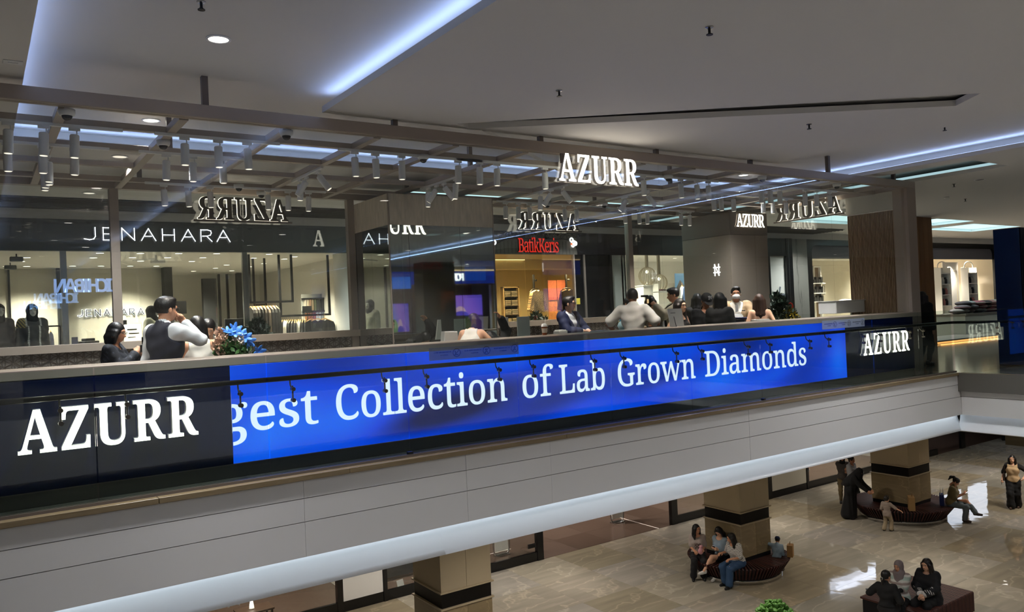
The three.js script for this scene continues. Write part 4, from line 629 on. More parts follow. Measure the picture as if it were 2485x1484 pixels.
function shopLight(list, y, group, w, cd, every = 4, sz = 0.075) { let f = null; list.forEach(([x, z], i) => { const lb = 'recessed lamp in the ' + w + ', ' + (i < 20 ? ord[i] : 'one') + ' of its scattered rows'; if (!f) { f = thing('downlight', lb, 'downlight', [x, y, z], 0, group); part(f, 'trim_ring', lathe([[sz, 0], [sz * 1.2, -0.004], [sz * 1.2, -0.008], [sz, -0.01]], 18), mt.whitePlastic); part(f, 'lamp', tr(new THREE.CylinderGeometry(sz * 0.95, sz * 0.95, 0.006, 16), 0, -0.004, 0), mt.discShop); } else copy(f, lb, [x, y, z]); f.userData.label = f.userData.label.replace('one of', 'one of'); if (i % every === 0) spot(x, y - 0.03, z, x, 0, z, cd, 0xfff1da, 60, 0.9, 6); }); }
// --- leftmost shop: clothes
{
  const s = shopShell('wall_clothes_shop', -5, 7.24, -24.2, 3.02, mt.lightWall, shopFloor, mt.lightWall);
  part(s, 'logo_wall', BX(-5, 4.06, 0, 3.02, -21.5, -21.3), M(0xc4c1b6, 0.8)); part(s, 'dark_pilaster', [BX(1.62, 1.80, 0, 3.02, -21.3, -21.1)], M(0x26282a, 0.6)); part(s, 'dark_pilaster', BX(0.66, 0.70, 0, 3.02, -21.3, -21.2), mt.black); part(s, 'dark_pilaster', BX(3.92, 4.1, 0, 3.02, -21.3, -20.9), M(0x26282a, 0.6));
  part(s, 'dark_panel', BX(5.35, 5.72, 0, 2.86, -23.4, -23.2), M(0x2b2c2e, 0.6)); part(s, 'dark_panel', BX(6.3, 6.6, 0, 3.0, -23.4, -23.2), M(0x2b2c2e, 0.6)); part(s, 'wall_rib', BX(5.85, 5.9, 0, 3.0, -23.6, -23.5), mt.black); part(s, 'wall_rib', BX(6.08, 6.13, 0, 3.0, -23.6, -23.5), mt.black);
  part(s, 'white_column', lathe([[0.28, 0.2], [0.28, 3.02]], 28).translate(7.06, 0, -17.0), mt.white);
  const f = structG('window_1');
  part(f, 'sign_band', BX(-14, 7.45, 2.97, 3.54, ZS - 0.12, ZS), fasM); part(f, 'glass_pane', BX(-2.2, 1.3, 0.12, 2.97, ZS - 0.058, ZS - 0.05), glassShop); part(f, 'glass_pane', BX(1.4, 4.5, 0.12, 2.97, ZS - 0.058, ZS - 0.05), glassShop); part(f, 'glass_pane', BX(4.6, 7.1, 0.12, 2.97, ZS - 0.058, ZS - 0.05), glassShop);
  for (const x of [1.35, 4.55, 7.15]) part(f, 'mullion', BX(x - 0.05, x + 0.05, 0, 2.97, ZS - 0.1, ZS - 0.01), mt.steel);
  part(f, 'base_rail', BX(-5, 7.2, 0, 0.12, ZS - 0.1, ZS - 0.01), mt.darkGrey);
  // stroke letters: bright outline round a grey face
  const strokes = { J: [[[0.8, 1], [0.8, 0.28], [0.68, 0.06], [0.4, 0.0], [0.08, 0.07]]], E: [[[0.8, 1], [0, 1], [0, 0], [0.8, 0]], [[0, 0.5], [0.62, 0.5]]], N: [[[0, 0], [0, 1], [0.85, 0], [0.85, 1]]], A: [[[0, 0], [0.5, 1], [1, 0]], [[0.22, 0.36], [0.7, 0.36]]], H: [[[0, 1], [0, 0]], [[0.85, 1], [0.85, 0]], [[0, 0.5], [0.85, 0.5]]], R: [[[0, 0], [0, 1], [0.5, 1], [0.74, 0.92], [0.78, 0.74], [0.7, 0.55], [0.45, 0.46], [0.12, 0.46]], [[0.42, 0.46], [0.82, 0]]] };
  const strokeG = (ch, w, h, t, d) => { const o = []; for (const l of strokes[ch]) for (let i = 0; i < l.length - 1; i++) { const a = [l[i][0] * w, l[i][1] * h], b = [l[i + 1][0] * w, l[i + 1][1] * h], L0 = Math.hypot(b[0] - a[0], b[1] - a[1]), g = new THREE.BoxGeometry(L0 + t, t, d); g.rotateZ(Math.atan2(b[1] - a[1], b[0] - a[0])); g.translate((a[0] + b[0]) / 2, (a[1] + b[1]) / 2, d / 2); o.push(g); } return o; };
  const sg = thing('illuminated_sign', 'pale outlined JENAHARA letters on the dark sign band of the leftmost shop', 'sign', [0, 3.16, ZS + 0.005]);
  const lx = [1.66, 1.99, 2.3, 2.63, 3.0, 3.34, 3.7, 4.0];
  'JENAHARA'.split('').forEach((c, i) => { const l = part(sg, 'letter', strokeG(c, 0.25, 0.225, 0.042, 0.03), M(0x77797a, 0.5)); l.position.x = lx[i]; const e = part(l, 'lit_edge', strokeG(c, 0.25, 0.225, 0.014, 0.012).map((g) => g.translate(0.012, 0.012, 0.031)), glow(0xf4f4ff, 2.6, 0xffffff)); });
  const lg = thing('wall_logo', 'dark JENAHARA letters with white halo on the back wall of the leftmost shop', 'sign', [2.03, 1.88, -21.28]);
  'JENAHARA'.split('').forEach((c, i) => { const l = part(lg, 'letter', strokeG(c, 0.13, 0.145, 0.018, 0.02).map((g) => g.translate(0, 0, 0.012)), mt.black); l.position.x = i * 0.188; part(l, 'halo', strokeG(c, 0.13, 0.145, 0.035, 0.006), glow(0xffffff, 1.6, 0xffffff)); });
  shopLight([[0.89, -18.15], [0.84, -19.09], [0.62, -20.46], [1.0, -20.48], [1.89, -20.41], [2.47, -20.43], [3.09, -20.45], [3.67, -20.48], [2.05, -17.04], [2.06, -18.14], [2.78, -18.06], [3.08, -18.98], [3.46, -18.03], [2.77, -17.04], [3.48, -17.02], [4.18, -18.03], [4.22, -17.0], [4.17, -19.04], [5.34, -17.07], [5.3, -18.09], [6.11, -17.68], [6.08, -18.31], [6.0, -20.76], [6.02, -19.7], [5.23, -20.15], [5.23, -21.24], [5.92, -22.3], [4.94, -22.4]], 3.02, 'ceiling lamps of the leftmost shop', 'leftmost shop', 125, 3);
  const ac = thing('projector', 'white ceiling projector bracket above the middle of the leftmost shop', 'projector', [3.13, 3.02, -17.52]); part(ac, 'stem', bar([0, 0, 0], [0, -0.09, 0], 0.02, 10), mt.whitePlastic); part(ac, 'casing', BC(0.04, -0.13, 0, 0.26, 0.07, 0.2, 0.015), mt.whitePlastic); part(ac, 'arm', bar([0, -0.07, 0], [-0.45, -0.12, 0.1], 0.012, 8), mt.whitePlastic);
  const v = thing('ceiling_speaker', 'slim grey ceiling unit left of the first shop mullion, nearer the glass', 'speaker', [0.69, 3.02, -17.39]); part(v, 'stem', bar([0, 0, 0], [0, -0.06, 0], 0.012, 8), mt.darkGrey); part(v, 'casing', BC(0, -0.1, 0, 0.22, 0.09, 0.14, 0.02), mt.darkGrey); copy(v, 'slim grey ceiling unit left of the first shop mullion, further inside', [0.66, 3.02, -19.5]);
  // till counter with things on it
  const c = thing('till_counter', 'dark marble till counter below the black shop letters', 'counter', [0, 0, 0]); part(c, 'body', BX(1.62, 4.0, 0.004, 1.16, -20.2, -19.5), M(0x3a3836, 0.3, { map: marble.clone() })); part(c, 'top', BX(1.6, 4.02, 1.16, 1.2, -20.22, -19.47, 0.006), mt.blackGloss);
  single('card_stand', 'small dark printed card stand on the left end of the till counter', 'stand', [BX(-0.06, 0.06, 0, 0.2, -0.01, 0.01), BX(-0.06, 0.06, 0, 0.012, -0.05, 0.05)], M(0x23263a, 0.5), [1.8, 1.2, -19.6]);
  single('till', 'low black till machine on the dark marble counter', 'till', [BX(-0.2, 0.2, 0, 0.1, -0.15, 0.15, 0.01), BX(-0.13, 0.13, 0.1, 0.16, -0.1, 0.02, 0.01)], mt.black, [2.08, 1.2, -19.75]);
  const ps = thing('poster_stand', 'white rounded notice board on a stand between the bronze post and the waistcoat', 'sign', [2.78, 0, -18.4]); part(ps, 'board', BX(-0.17, 0.17, 1.0, 1.62, -0.015, 0.015, 0.012), mt.white); part(ps, 'leg', bar([0, 0, 0], [0, 1.0, 0], 0.015, 8), mt.steel); part(ps, 'print', [BX(-0.11, 0.08, 1.5, 1.525, 0.015, 0.017), BX(-0.08, 0.12, 1.42, 1.44, 0.015, 0.017), BX(-0.1, 0.05, 1.34, 1.355, 0.015, 0.017)], mt.black);
  single('wall_picture', 'black framed picture on the far wall behind the waistcoat', 'picture', [BX(-0.14, 0.14, -0.17, 0.17, 0, 0.02), BX(-0.115, 0.115, -0.145, 0.145, 0.02, 0.024)], mt.black, [4.62, 2.05, -22.6]);
  single('small_sign', 'tiny black square sign on the back wall under the black letters', 'sign', [BX(-0.06, 0.06, -0.09, 0.09, 0, 0.015, 0.003)], mt.black, [3.03, 1.66, -21.29]);
  single('till_screen', 'black panel display near the glass right of the tied-back hair', 'display', [BX(-0.24, 0.24, 0.4, 1.64, -0.03, 0.03, 0.01), BX(-0.3, 0.3, 0.004, 0.4, -0.2, 0.2, 0.01)], mt.black, [4.69, 0.01, -17.5]);
}
// garments on hangers
const hangG = (() => { const h = extr([[-0.19, -0.06], [-0.17, -0.075], [0.17, -0.075], [0.19, -0.06], [0.03, 0.015], [-0.03, 0.015]], 0.012, 0.002, [[[-0.13, -0.055], [0.13, -0.055], [0.02, -0.005], [-0.02, -0.005]]]); h.translate(0, 0, -0.006); return [h, tube([[0, 0.01, 0], [0, 0.05, 0], [0.022, 0.075, 0], [0, 0.1, 0], [-0.02, 0.085, 0]], 0.003, 14, 5)]; })();
function clothG(len, w, sleeve) { const L0 = len, pts = [[-0.06, -0.02], [-0.2, -0.07], [-0.23, -0.14], [-w - 0.02, -sleeve], [-w + 0.06, -sleeve - 0.02], [-0.17, -0.28], [-w * 0.82, -L0], [-w * 0.3, -L0 - 0.012], [w * 0.3, -L0 + 0.008], [w * 0.82, -L0], [0.17, -0.28], [w - 0.06, -sleeve - 0.02], [w + 0.02, -sleeve], [0.23, -0.14], [0.2, -0.07], [0.06, -0.02], [0, -0.055]]; const g = extr(pts, 0.022, 0.007); g.translate(0, 0, -0.011); const p = g.attributes.position; for (let i = 0; i < p.count; i++) { const y = p.getY(i), x = p.getX(i); p.setZ(i, p.getZ(i) + 0.02 * Math.sin(x * 26) * clamp((-y - 0.2) * 2) + (Math.abs(x) < 0.1 && y > -0.1 ? 0 : 0)); } g.computeVertexNormals(); return g; }
const gLong = clothG(0.74, 0.27, 0.6), gShort = clothG(0.52, 0.26, 0.46), woodM = M(0xc79a5e, 0.5);
function garment(label, p, turn, g, hex, group) { const o = thing('hanging_garment', label, 'garment', p, turn, group); part(o, 'cloth', g, cloth(hex)); part(o, 'hanger', hangG, woodM); return o; }
{
  const fr = (label, a, b, y0, z) => { const o = thing('hanging_rail', label, 'clothes rail', [0, 0, z]); const T = 0.022; part(o, 'upright', BX(a - T, a + T, y0, 3.02, -T, T), mt.blackMetal); part(o, 'upright', BX(b - T, b + T, y0, 3.02, -T, T), mt.blackMetal); part(o, 'rail', BX(a - T, b + T, y0 - T, y0 + T, -T, T), mt.blackMetal); return o; };
  fr('upper black hanging rail frame, left of the two by the shop window', 4.93, 5.86, 1.98, -17.2); fr('lower black hanging rail frame right of the brown coats', 5.6, 6.73, 1.66, -17.25); fr('black hanging rail frame deeper in the shop behind the brown coats', 5.31, 5.57, 1.95, -18.2);
  const cols = [0x2a2725, 0x3a3530, 0x4a433b, 0x3a342e, 0x272422, 0x191817, 0x1b1918, 0x23201e, 0x5d5043, 0x6b5b4a, 0x5a4d40, 0x2a2725, 0x1d1b1a, 0x25221f, 0x1a1918, 0x201e1c];
  cols.forEach((c, i) => garment('coat hanging edge-on on the upper rail, ' + ord[i] + ' from the left', [4.93 + i * 0.036, 1.88, -17.2], PI / 2 + 0.12 * Math.sin(i * 3), gLong, c, 'coats on the upper rail'));
  const c2 = [0x1a1a1c, 0xd9cfba, 0xcfc5b0, 0x1b1b1e, 0x161618, 0x222226, 0x1a1a1d, 0x17171a, 0xdcd2be, 0xd6ccb8, 0x18181b, 0x141416];
  c2.forEach((c, i) => garment((i === 1 || i === 2 || i === 8 || i === 9 ? 'cream' : 'black') + ' blouse on the lower rail, ' + ord[i] + ' from the left', [5.63 + i * 0.047, 1.56, -17.25], PI / 2 - 0.5 - 0.1 * Math.sin(i * 5), gShort, c, 'blouses on the lower rail'));
  [[6.3, 0x141416], [6.42, 0x17171a], [6.56, 0x101012]].forEach(([x, c], i) => garment('black shirt facing the window at the right of the lower rail, ' + ord[i] + ' from the left', [x, 1.56, -17.25 + i * 0.05], 0.3 - 0.5 * i, gShort, c, 'black shirts on the lower rail'));
  const rl = thing('clothes_rack', 'low black rack rail behind the front mannequin', 'clothes rack', [1.22, 0, -18]); part(rl, 'rail', BX(-0.6, 0.2, 1.63, 1.66, -0.015, 0.015), mt.blackMetal); part(rl, 'leg', bar([-0.58, 0, 0], [-0.58, 1.63, 0], 0.015, 8), mt.blackMetal); part(rl, 'leg', bar([0.19, 0, 0], [0.19, 1.63, 0], 0.015, 8), mt.blackMetal);
  for (let i = 0; i < 7; i++) garment('navy garment on the low rack behind the front mannequin, ' + ord[i] + ' from the left', [0.9 + i * 0.055, 1.55, -18], PI / 2 - 0.25, gLong, 0x10152e, 'navy garments behind the mannequins');
  // shelf with folded cloth lengths
  const sh = thing('scarf_shelf', 'wall niche with rows of hanging scarves right of the black rails', 'shelf', [7.16, 0, -19]); part(sh, 'back', BX(-0.45, 0.08, 1.1, 2.2, -0.08, -0.05), mt.greyWall); part(sh, 'board', BX(-0.45, 0.08, 1.74, 1.78, -0.05, 0.12), mt.black); part(sh, 'board', BX(-0.45, 0.08, 2.06, 2.1, -0.05, 0.12), mt.black);
  ['0xa59c8e', '0xb5a58b', '0x8c6e58', '0x7b6a52', '0x4c5240', '0x23262c', '0x1d2025', '0x282b32'].forEach((h, i) => { single('scarf', 'hanging scarf in the upper row of the wall niche, ' + ord[i] + ' from the left', 'scarf', BX(-0.028, 0.028, -0.28, 0, -0.04, 0.04, 0.012), cloth(+h), [6.76 + i * 0.062, 2.06, -18.93], 0, 'scarves in the upper row'); });
  ['0x8a5a34', '0x6e3b34', '0x5c2f33', '0x6b3a3f', '0x9aa6b6', '0xa7b1bf', '0x77808c'].forEach((h, i) => { single('scarf', 'hanging scarf in the lower row of the wall niche, ' + ord[i] + ' from the left', 'scarf', BX(-0.03, 0.03, -0.36, 0, -0.04, 0.04, 0.012), cloth(+h), [6.78 + i * 0.068, 1.74, -18.93], 0, 'scarves in the lower row'); });
  single('small_sign', 'black rectangular shop notice standing above the cream blouses', 'sign', [BX(-0.11, 0.11, 0, 0.16, -0.01, 0.01, 0.003), bar([0, -0.9, 0], [0, 0, 0], 0.01, 6)], mt.black, [6.43, 1.72, -17.9]);
}
// mannequins
{
  const mq = (o) => person({ name: 'mannequin', category: 'mannequin', fem: true, H: 1.78, fine: 0.9, hh: 0.005, skin: 'w', ...o });
  skinTones.w = rgb(0xe6e4e0);
  const m1 = mq({ at: [0.87, 0.28, -16.75], turn: 8, label: 'white-faced mannequin in a black headscarf and grey sweater with two white braided stripes', veil: 'hijab', veilC: 0x0a0a0b, lip: 0xd8d6d2, legs: { color: 0x1a1a1c }, wide: 0.05, tops: [{ name: 'sweater', color: 0x4d4a49, sleeve: 1.9, hem: -0.1, g: 0.035, h: 0.01, paint: (x, y, z, u, n) => (u[2] > 0 && Math.abs(Math.abs(u[0]) - 0.085 - (u[1] > 0.4 ? 0.02 : 0)) < 0.013 && n[0] > 0.02 ? (Math.sin(y * 260) > -0.5 ? [0.75, 0.74, 0.7] : [0.2, 0.2, 0.2]) : u[0] < -0.11 && u[1] > 0.37 && Math.sin(x * 140 + y * 90) > 0.3 ? [0.6, 0.45, 0.14] : [0.07, 0.067, 0.066]) }] });
  mq({ at: [0.36, 0.3, -16.78], turn: 20, label: 'mannequin in a dark plum abaya with a belt at the left edge of the picture', veil: 'hijab', veilC: 0x2a2523, lip: 0xd8d6d2, legs: { color: 0x232021 }, wide: 0.05, tops: [{ name: 'tunic', color: 0x3a3133, sleeve: 1.9, hem: -0.3, g: 0.035 }, { name: 'belt', color: 0x151314, sleeve: 0, strap: 0.3, hem: 0.06, top: 0.11, g: 0.045 }] });
  mq({ at: [2.96, 0.2, -17.3], turn: 70, label: 'mannequin in a pale sheer dress and black scarf behind the waistcoat', veil: 'hijab', veilC: 0x0c0c0e, lip: 0xd8d6d2, skirt: { color: 0xb9b9a8, y: 0.1, r: 0.24, name: 'dress_skirt' }, tops: [{ name: 'dress', color: 0xbfbfae, sleeve: 1.9, hem: -0.25, g: 0.035 }] });
  single('mannequin_plinth', 'low grey display platform under the mannequins at the left', 'platform', BX(-1.2, 1.0, 0.004, 0.26, -0.5, 0.45, 0.01), mt.darkGrey, [0.5, 0, -16.75]);
  single('mannequin_plinth', 'small grey display block under the pale sheer dress', 'platform', BX(-0.3, 0.3, 0.004, 0.18, -0.3, 0.3, 0.01), mt.darkGrey, [2.96, 0, -17.3]);
  const st = thing('sign_stand', 'small dark tilted stand with diagonal stripes before the front mannequin', 'stand', [0.78, 0, -13.2]); part(st, 'board', BX(-0.16, 0.16, 0.72, 1.06, -0.01, 0.01, 0.004).rotateX(-0.1), M(0x3a4052, 0.5)); const strip = []; for (let i = 0; i < 5; i++) strip.push(BC(0, 0.86 + i * 0.035, 0.1, 0.2, 0.012, 0.01).rotateZ(0)); part(st, 'stripe', strip.map((g) => g.translate(0, 0, -0.16)), mt.white); part(st, 'leg', bar([0, 0, -0.1], [0, 0.72, -0.08], 0.015, 8), mt.steel);
}
// planting at the window
function bushG(n, R, H, leaf, seedv) { seed = seedv; const lg = new THREE.BufferGeometry(); lg.setAttribute('position', new THREE.Float32BufferAttribute([0, 0, 0, -leaf * 0.35, leaf * 0.5, 0.01, leaf * 0.35, leaf * 0.5, 0.01, 0, leaf, 0], 3)); lg.setIndex([0, 2, 1, 1, 2, 3]); lg.computeVertexNormals(); const out = []; for (let i = 0; i < n; i++) { const g = lg.clone(), a = rnd() * 2 * PI, v = rnd(), r = R * Math.sqrt(rnd()) * Math.sin(PI * clamp(0.15 + v * 0.8)); g.rotateX(rr(-1.3, 1.3)); g.rotateZ(rr(-0.7, 0.7)); g.rotateY(rnd() * 6.28); g.translate(r * Math.cos(a), v * H, r * Math.sin(a)); out.push(g); } const m = mergeGeometries(out); m.setAttribute('uv', new THREE.BufferAttribute(new Float32Array(m.attributes.position.count * 2), 2)); return m; }
const leafDark = M(0x1f3324, 0.6, { side: THREE.DoubleSide }), leafGreen = M(0x2f5a22, 0.6, { side: THREE.DoubleSide });
{ const o = thing('potted_plant', 'dark fern-like plant in front of the brown coats', 'plant', [4.62, 0, -15.7]); const f = part(o, 'foliage', bushG(420, 0.26, 0.5, 0.13, 5).translate(0, 1.05, 0), leafDark); f.userData.kind = 'stuff'; part(o, 'stem', [bar([0, 0.7, 0], [0.02, 1.3, 0], 0.012, 6), bar([0, 0.7, 0], [-0.05, 1.2, 0.04], 0.01, 6)], M(0x3a2d20, 0.8)); part(o, 'pot', lathe([[0, 0.004], [0.15, 0.004], [0.2, 0.75], [0.18, 0.75], [0.16, 0.7], [0, 0.7]], 24), mt.darkGrey); }
// --- batik shop
{
  const s = shopShell('wall_batik_shop', 10.1, 14.85, -19.6, 2.98, cream, shopFloor, M(0xb9a67c, 0.8));
  part(s, 'bulkhead', BX(10.1, 14.8, 2.72, 2.975, -18.4, -17.9), cream);
  const f = structG('window_2'); part(f, 'sign_band', BX(10.06, 13.2, 2.97, 3.54, ZS - 0.12, ZS - 0.02), M(0x6f6a60, 0.6)); const gb = BX(-0.012, 0.012, 2.975, 3.3, 0, 0.008); for (let i = 0; i < 26; i++) part(f, 'board_rib', gb, M(0x5d584f, 0.6)).position.set(10.2 + i * 0.115, 0, ZS - 0.02);
  part(f, 'glass_pane', BX(10.1, 11.5, 0.1, 2.97, ZS - 0.058, ZS - 0.05), glassShop); part(f, 'glass_pane', BX(11.52, 13.05, 0.1, 2.97, ZS - 0.058, ZS - 0.05), glassShop);
  const w = structG('window_3'); part(w, 'dark_glass', BX(13.1, 14.36, 0.1, 2.97, ZS - 0.06, ZS - 0.04), mt.blackGloss); part(w, 'mullion', BX(13.06, 13.1, 0, 2.97, ZS - 0.1, ZS - 0.01), mt.bronze); part(w, 'mullion', BX(13.4, 13.46, 0, 2.97, ZS - 0.1, ZS - 0.01), mt.bronzeDark); part(w, 'mullion', BX(14.33, 14.4, 0, 2.97, ZS - 0.1, ZS - 0.01), mt.blackMetal); part(w, 'sign_band', BX(13.2, 20.98, 2.97, 3.54, ZS - 0.12, ZS - 0.005), fasBlack);
  // carved scroll frame of the sign
  const sc = thing('carved_frame', 'black carved scroll frame arching over the red shop name', 'frame', [11.96, 3.3, ZS - 0.006]);
  const spiral = (x, y, r, dir, turn) => { const p = []; for (let i = 0; i <= 16; i++) { const t = i / 16, a = turn + dir * t * 8; p.push([x + r * (1 - t * 0.85) * Math.cos(a), y + r * (1 - t * 0.85) * Math.sin(a), 0.012]); } return tube(p, 0.011, 26, 4); };
  const sp = []; for (let i = 0; i < 11; i++) { const x = -1.2 + i * 0.24; sp.push(spiral(x, 0.14, 0.07, i % 2 ? 1 : -1, i), spiral(x + 0.12, 0.19, 0.04, i % 2 ? -1 : 1, i + 1)); } part(sc, 'scrollwork', sp, mt.black).userData.kind = 'stuff';
  part(sc, 'frame_bar', [tube([[-1.45, -0.3, 0.01], [-1.4, -0.12, 0.01], [-1.2, -0.02, 0.01], [-1.0, 0.05, 0.01], [0, 0.06, 0.01], [0.95, 0.05, 0.01], [1.15, -0.05, 0.01], [1.28, -0.24, 0.01], [1.42, -0.28, 0.01]], 0.02, 60, 6)], mt.black); part(sc, 'frame_bar', BX(-1.45, 1.45, 0.215, 0.24, 0, 0.03), mt.black);
  const sg = thing('illuminated_sign', 'red lit BatikKeris letters over the warm lit shop window', 'sign', [11.26, 3.02, ZS - 0.004]); for (const l of letters('BatikKeris', serifR, 0.25, 1.27, 0.05, 0.002, 0.62)) { const q = part(sg, 'letter', l.g, M(0x241010, 0.5)); const fr = l.g.clone(); fr.scale(1, 1, 0.1); fr.translate(0.006, 0, 0.052); part(q, 'lit_face', fr, glow(0xff3020, 0.85, 0x661008)); }
  area(11.9, 2.9, ZS + 0.1, 0.01, 0.01, [0, 0, 1], 0xff4020, 0.001);
  const em = thing('lit_emblem', 'white and orange lit bubble emblem right of the red shop name', 'emblem', [13.05, 3.28, ZS + 0.03]); for (const [x, y, r] of [[-0.06, 0.07, 0.05], [0.0, 0.0, 0.055], [0.06, -0.02, 0.05], [-0.02, -0.07, 0.04]]) part(em, 'ring', new THREE.TorusGeometry(r, 0.018, 8, 20).translate(x, y, 0), glow(0xffffff, 2.2, 0xffffff)); part(em, 'drop', new THREE.SphereGeometry(0.045, 14, 10).scale(1, 0.8, 0.4).translate(-0.05, -0.04, 0), glow(0xff6a20, 1.4)); copy(em, 'white and orange lit bubble emblem left of the red shop name beside the mirrored pillar', [10.5, 3.27, ZS + 0.03]);
  const cl = thing('cove_light', 'warm strip light over the left part of the batik shop', 'light strip'); part(cl, 'led_strip', BX(10.2, 12.7, 2.99 - 0.03, 2.975, -17.88, -17.84), glow(0xffdf9a, 3)); part(cl, 'led_strip', BX(12.9, 14.7, 2.96, 2.975, -18.55, -18.5), glow(0xffdf9a, 3)); for (const x of [11.0, 12.2, 13.6]) spot(x, 2.7, -16.9, x + 0.2, 0, -17.9, 62, 0xffdca0, 62, 0.9, 8); area(12.4, 2.7, -17.2, 3.5, 0.3, [0, -1, -0.4], 0xffdca0, 1.6);
  const batik = dtex(256, 256, (u, v) => { const a = fbm(u * 10, v * 10, 10, 3), b = Math.sin(u * 50 + a * 14) * Math.cos(v * 42 + a * 10); return b > 0.15 ? [44, 28, 20] : b > -0.25 ? [176, 138, 92] : [214, 184, 138]; }, true, [3, 3]);
  const batik2 = dtex(128, 128, (u, v) => { const a = fbm(u * 14, v * 14, 14, 3); return mix([96, 38, 18], [150, 74, 30], a > 0.5 ? 1 : 0); }, true, [2, 3]), batik3 = dtex(128, 128, (u, v) => { const a = fbm(u * 9 + 4, v * 12, 9, 3); return mix([150, 92, 36], [92, 44, 18], a > 0.48 ? 1 : 0); }, true, [2, 3]);
  const st = (label, x, z, m, len, turn) => { const o = thing('display_stand', label, 'clothes stand', [x, 0, z], turn); part(o, 'pole', BX(-0.022, 0.022, 0.3, 2.5, -0.02, 0.02), mt.blackMetal); part(o, 'hanger', tube([[-0.22, 2.03, 0.04], [-0.1, 2.11, 0.04], [0, 2.13, 0.04], [0.1, 2.11, 0.04], [0.22, 2.03, 0.04]], 0.012, 20, 6), mt.blackMetal); part(o, 'foot', BX(-0.2, 0.2, 0.01, 0.3, -0.12, 0.12, 0.01), mt.blackMetal); const g = clothG(len, 0.29, 0.55).translate(0, 2.1, 0.06); { const p = g.attributes.position, uv = g.attributes.uv; for (let i = 0; i < p.count; i++) uv.setXY(i, p.getX(i), p.getY(i)); g.scale(1, 1, 3.2); g.translate(0, 0, -0.1); } part(o, 'shirt', g, m); part(o, 'clamp', BC(0.07, 2.35, 0, 0.08, 0.05, 0.05, 0.01), mt.blackMetal); return o; };
  st('brown and cream patterned shirt hung on a black stand in the warm window', 12.36, -17.0, M(0xffffff, 0.8, { map: batik }), 0.6, 0.2); st('dark patterned garment on a black stand behind the navy suit', 13.5, -17.05, M(0x4a4440, 0.8, { map: batik }), 0.75, -0.2);
  const pb = thing('cloth_panel', 'red-brown batik cloth hung above, left of the dark stand', 'cloth', [13.5, 2.1, -17.7]); part(pb, 'cloth', BX(-0.15, 0.15, -0.28, 0.28, -0.01, 0.01), M(0xffffff, 0.8, { map: batik2 })); copy(pb, 'red-brown batik cloth hung behind the dark garment stand', [13.82, 2.1, -17.7]); const pc = copy(pb, 'golden batik cloth hung below the red-brown one', [13.5, 1.5, -17.7]); pc.children[0].material = M(0xffffff, 0.8, { map: batik3 });
  const nb = thing('fabric_niche', 'dark framed niche of folded fabrics at the left of the batik window', 'shelf', [12.27, 0, -18.05]); part(nb, 'back', BX(-0.24, 0.24, 1.0, 2.2, -0.03, 0), mt.black); part(nb, 'frame', [BX(-0.27, -0.235, 0.95, 2.23, -0.03, 0.1), BX(0.235, 0.27, 0.95, 2.23, -0.03, 0.1), BX(-0.27, 0.27, 2.2, 2.235, -0.03, 0.1)], M(0x6a5636, 0.5)); for (const y of [1.2, 1.45, 1.7, 1.95]) part(nb, 'board', BX(-0.235, 0.235, y, y + 0.015, 0, 0.1), M(0x30271c, 0.6));
  let fi = 0; for (const y of [1.215, 1.465, 1.715, 1.965]) for (let k = 0; k < 6; k++) { const o = single('folded_fabric', 'folded dark batik fabric in the niche, ' + ord[fi % 20] + (fi >= 20 ? ' of the top boards' : ' counted from below'), 'fabric', BX(-0.1, 0.1, 0, 0.045, -0.04, 0.04, 0.012), cloth([0x3a3326, 0x2a2620, 0x4c4232, 0x1f1d1a, 0x554a3a, 0x33302a][(k + fi) % 6]), [12.155 + (k % 2) * 0.22, y + Math.floor(k / 2) * 0.05, -17.99], 0, 'folded fabrics in the niche'); fi++; }
  const tb = thing('display_table', 'low dark table before the patterned shirt in the warm window', 'table', [12.5, 0, -16.9]); part(tb, 'top', BX(-0.42, 0.42, 1.18, 1.215, -0.2, 0.2, 0.006), M(0x4a3a26, 0.4)); for (const [x, z] of [[-0.38, -0.16], [0.38, -0.16], [-0.38, 0.16], [0.38, 0.16]]) part(tb, 'leg', BX(x - 0.02, x + 0.02, 0.004, 1.18, z - 0.02, z + 0.02), mt.blackMetal);
  for (let i = 0; i < 7; i++) single('folded_fabric', 'folded brown batik on the low table, ' + ord[i] + ' from the left', 'fabric', BX(-0.05, 0.05, 0, 0.05 + (i % 3) * 0.012, -0.12, 0.12, 0.015), M(0xffffff, 0.8, { map: i % 2 ? batik : batik3 }), [12.15 + i * 0.115, 1.216, -16.9], 0, 'folded batik on the low table');
  const fl = thing('flower_arrangement', 'dry grey-green flower arrangement with red blooms at the left of the batik window', 'flowers', [11.4, 0, -15.6]); part(fl, 'foliage', bushG(260, 0.3, 0.45, 0.12, 11).translate(0, 1.0, 0), M(0x6a6a52, 0.7, { side: THREE.DoubleSide })).userData.kind = 'stuff'; part(fl, 'vase', lathe([[0, 0.004], [0.13, 0.004], [0.17, 0.6], [0.1, 0.98], [0.12, 1.02]], 24), mt.white); [[-0.12, 1.36, 0.1], [0.02, 1.22, 0.2], [-0.2, 1.2, 0.1]].forEach(([x, y, z]) => part(fl, 'bloom', new THREE.DodecahedronGeometry(0.05, 1).translate(x, y, z), cloth(0xa02028)));
  single('camera_notice', 'small yellow surveillance notice on the dark glass beside the navy suit', 'sign', [BX(-0.07, 0.07, -0.08, 0.08, 0, 0.004), BX(-0.03, 0.04, 0.0, 0.035, 0.004, 0.006), BX(-0.02, 0.0, -0.04, 0.0, 0.004, 0.006)], [M(0xc8b23a, 0.5)][0], [13.17, 1.74, ZS - 0.036]);
}
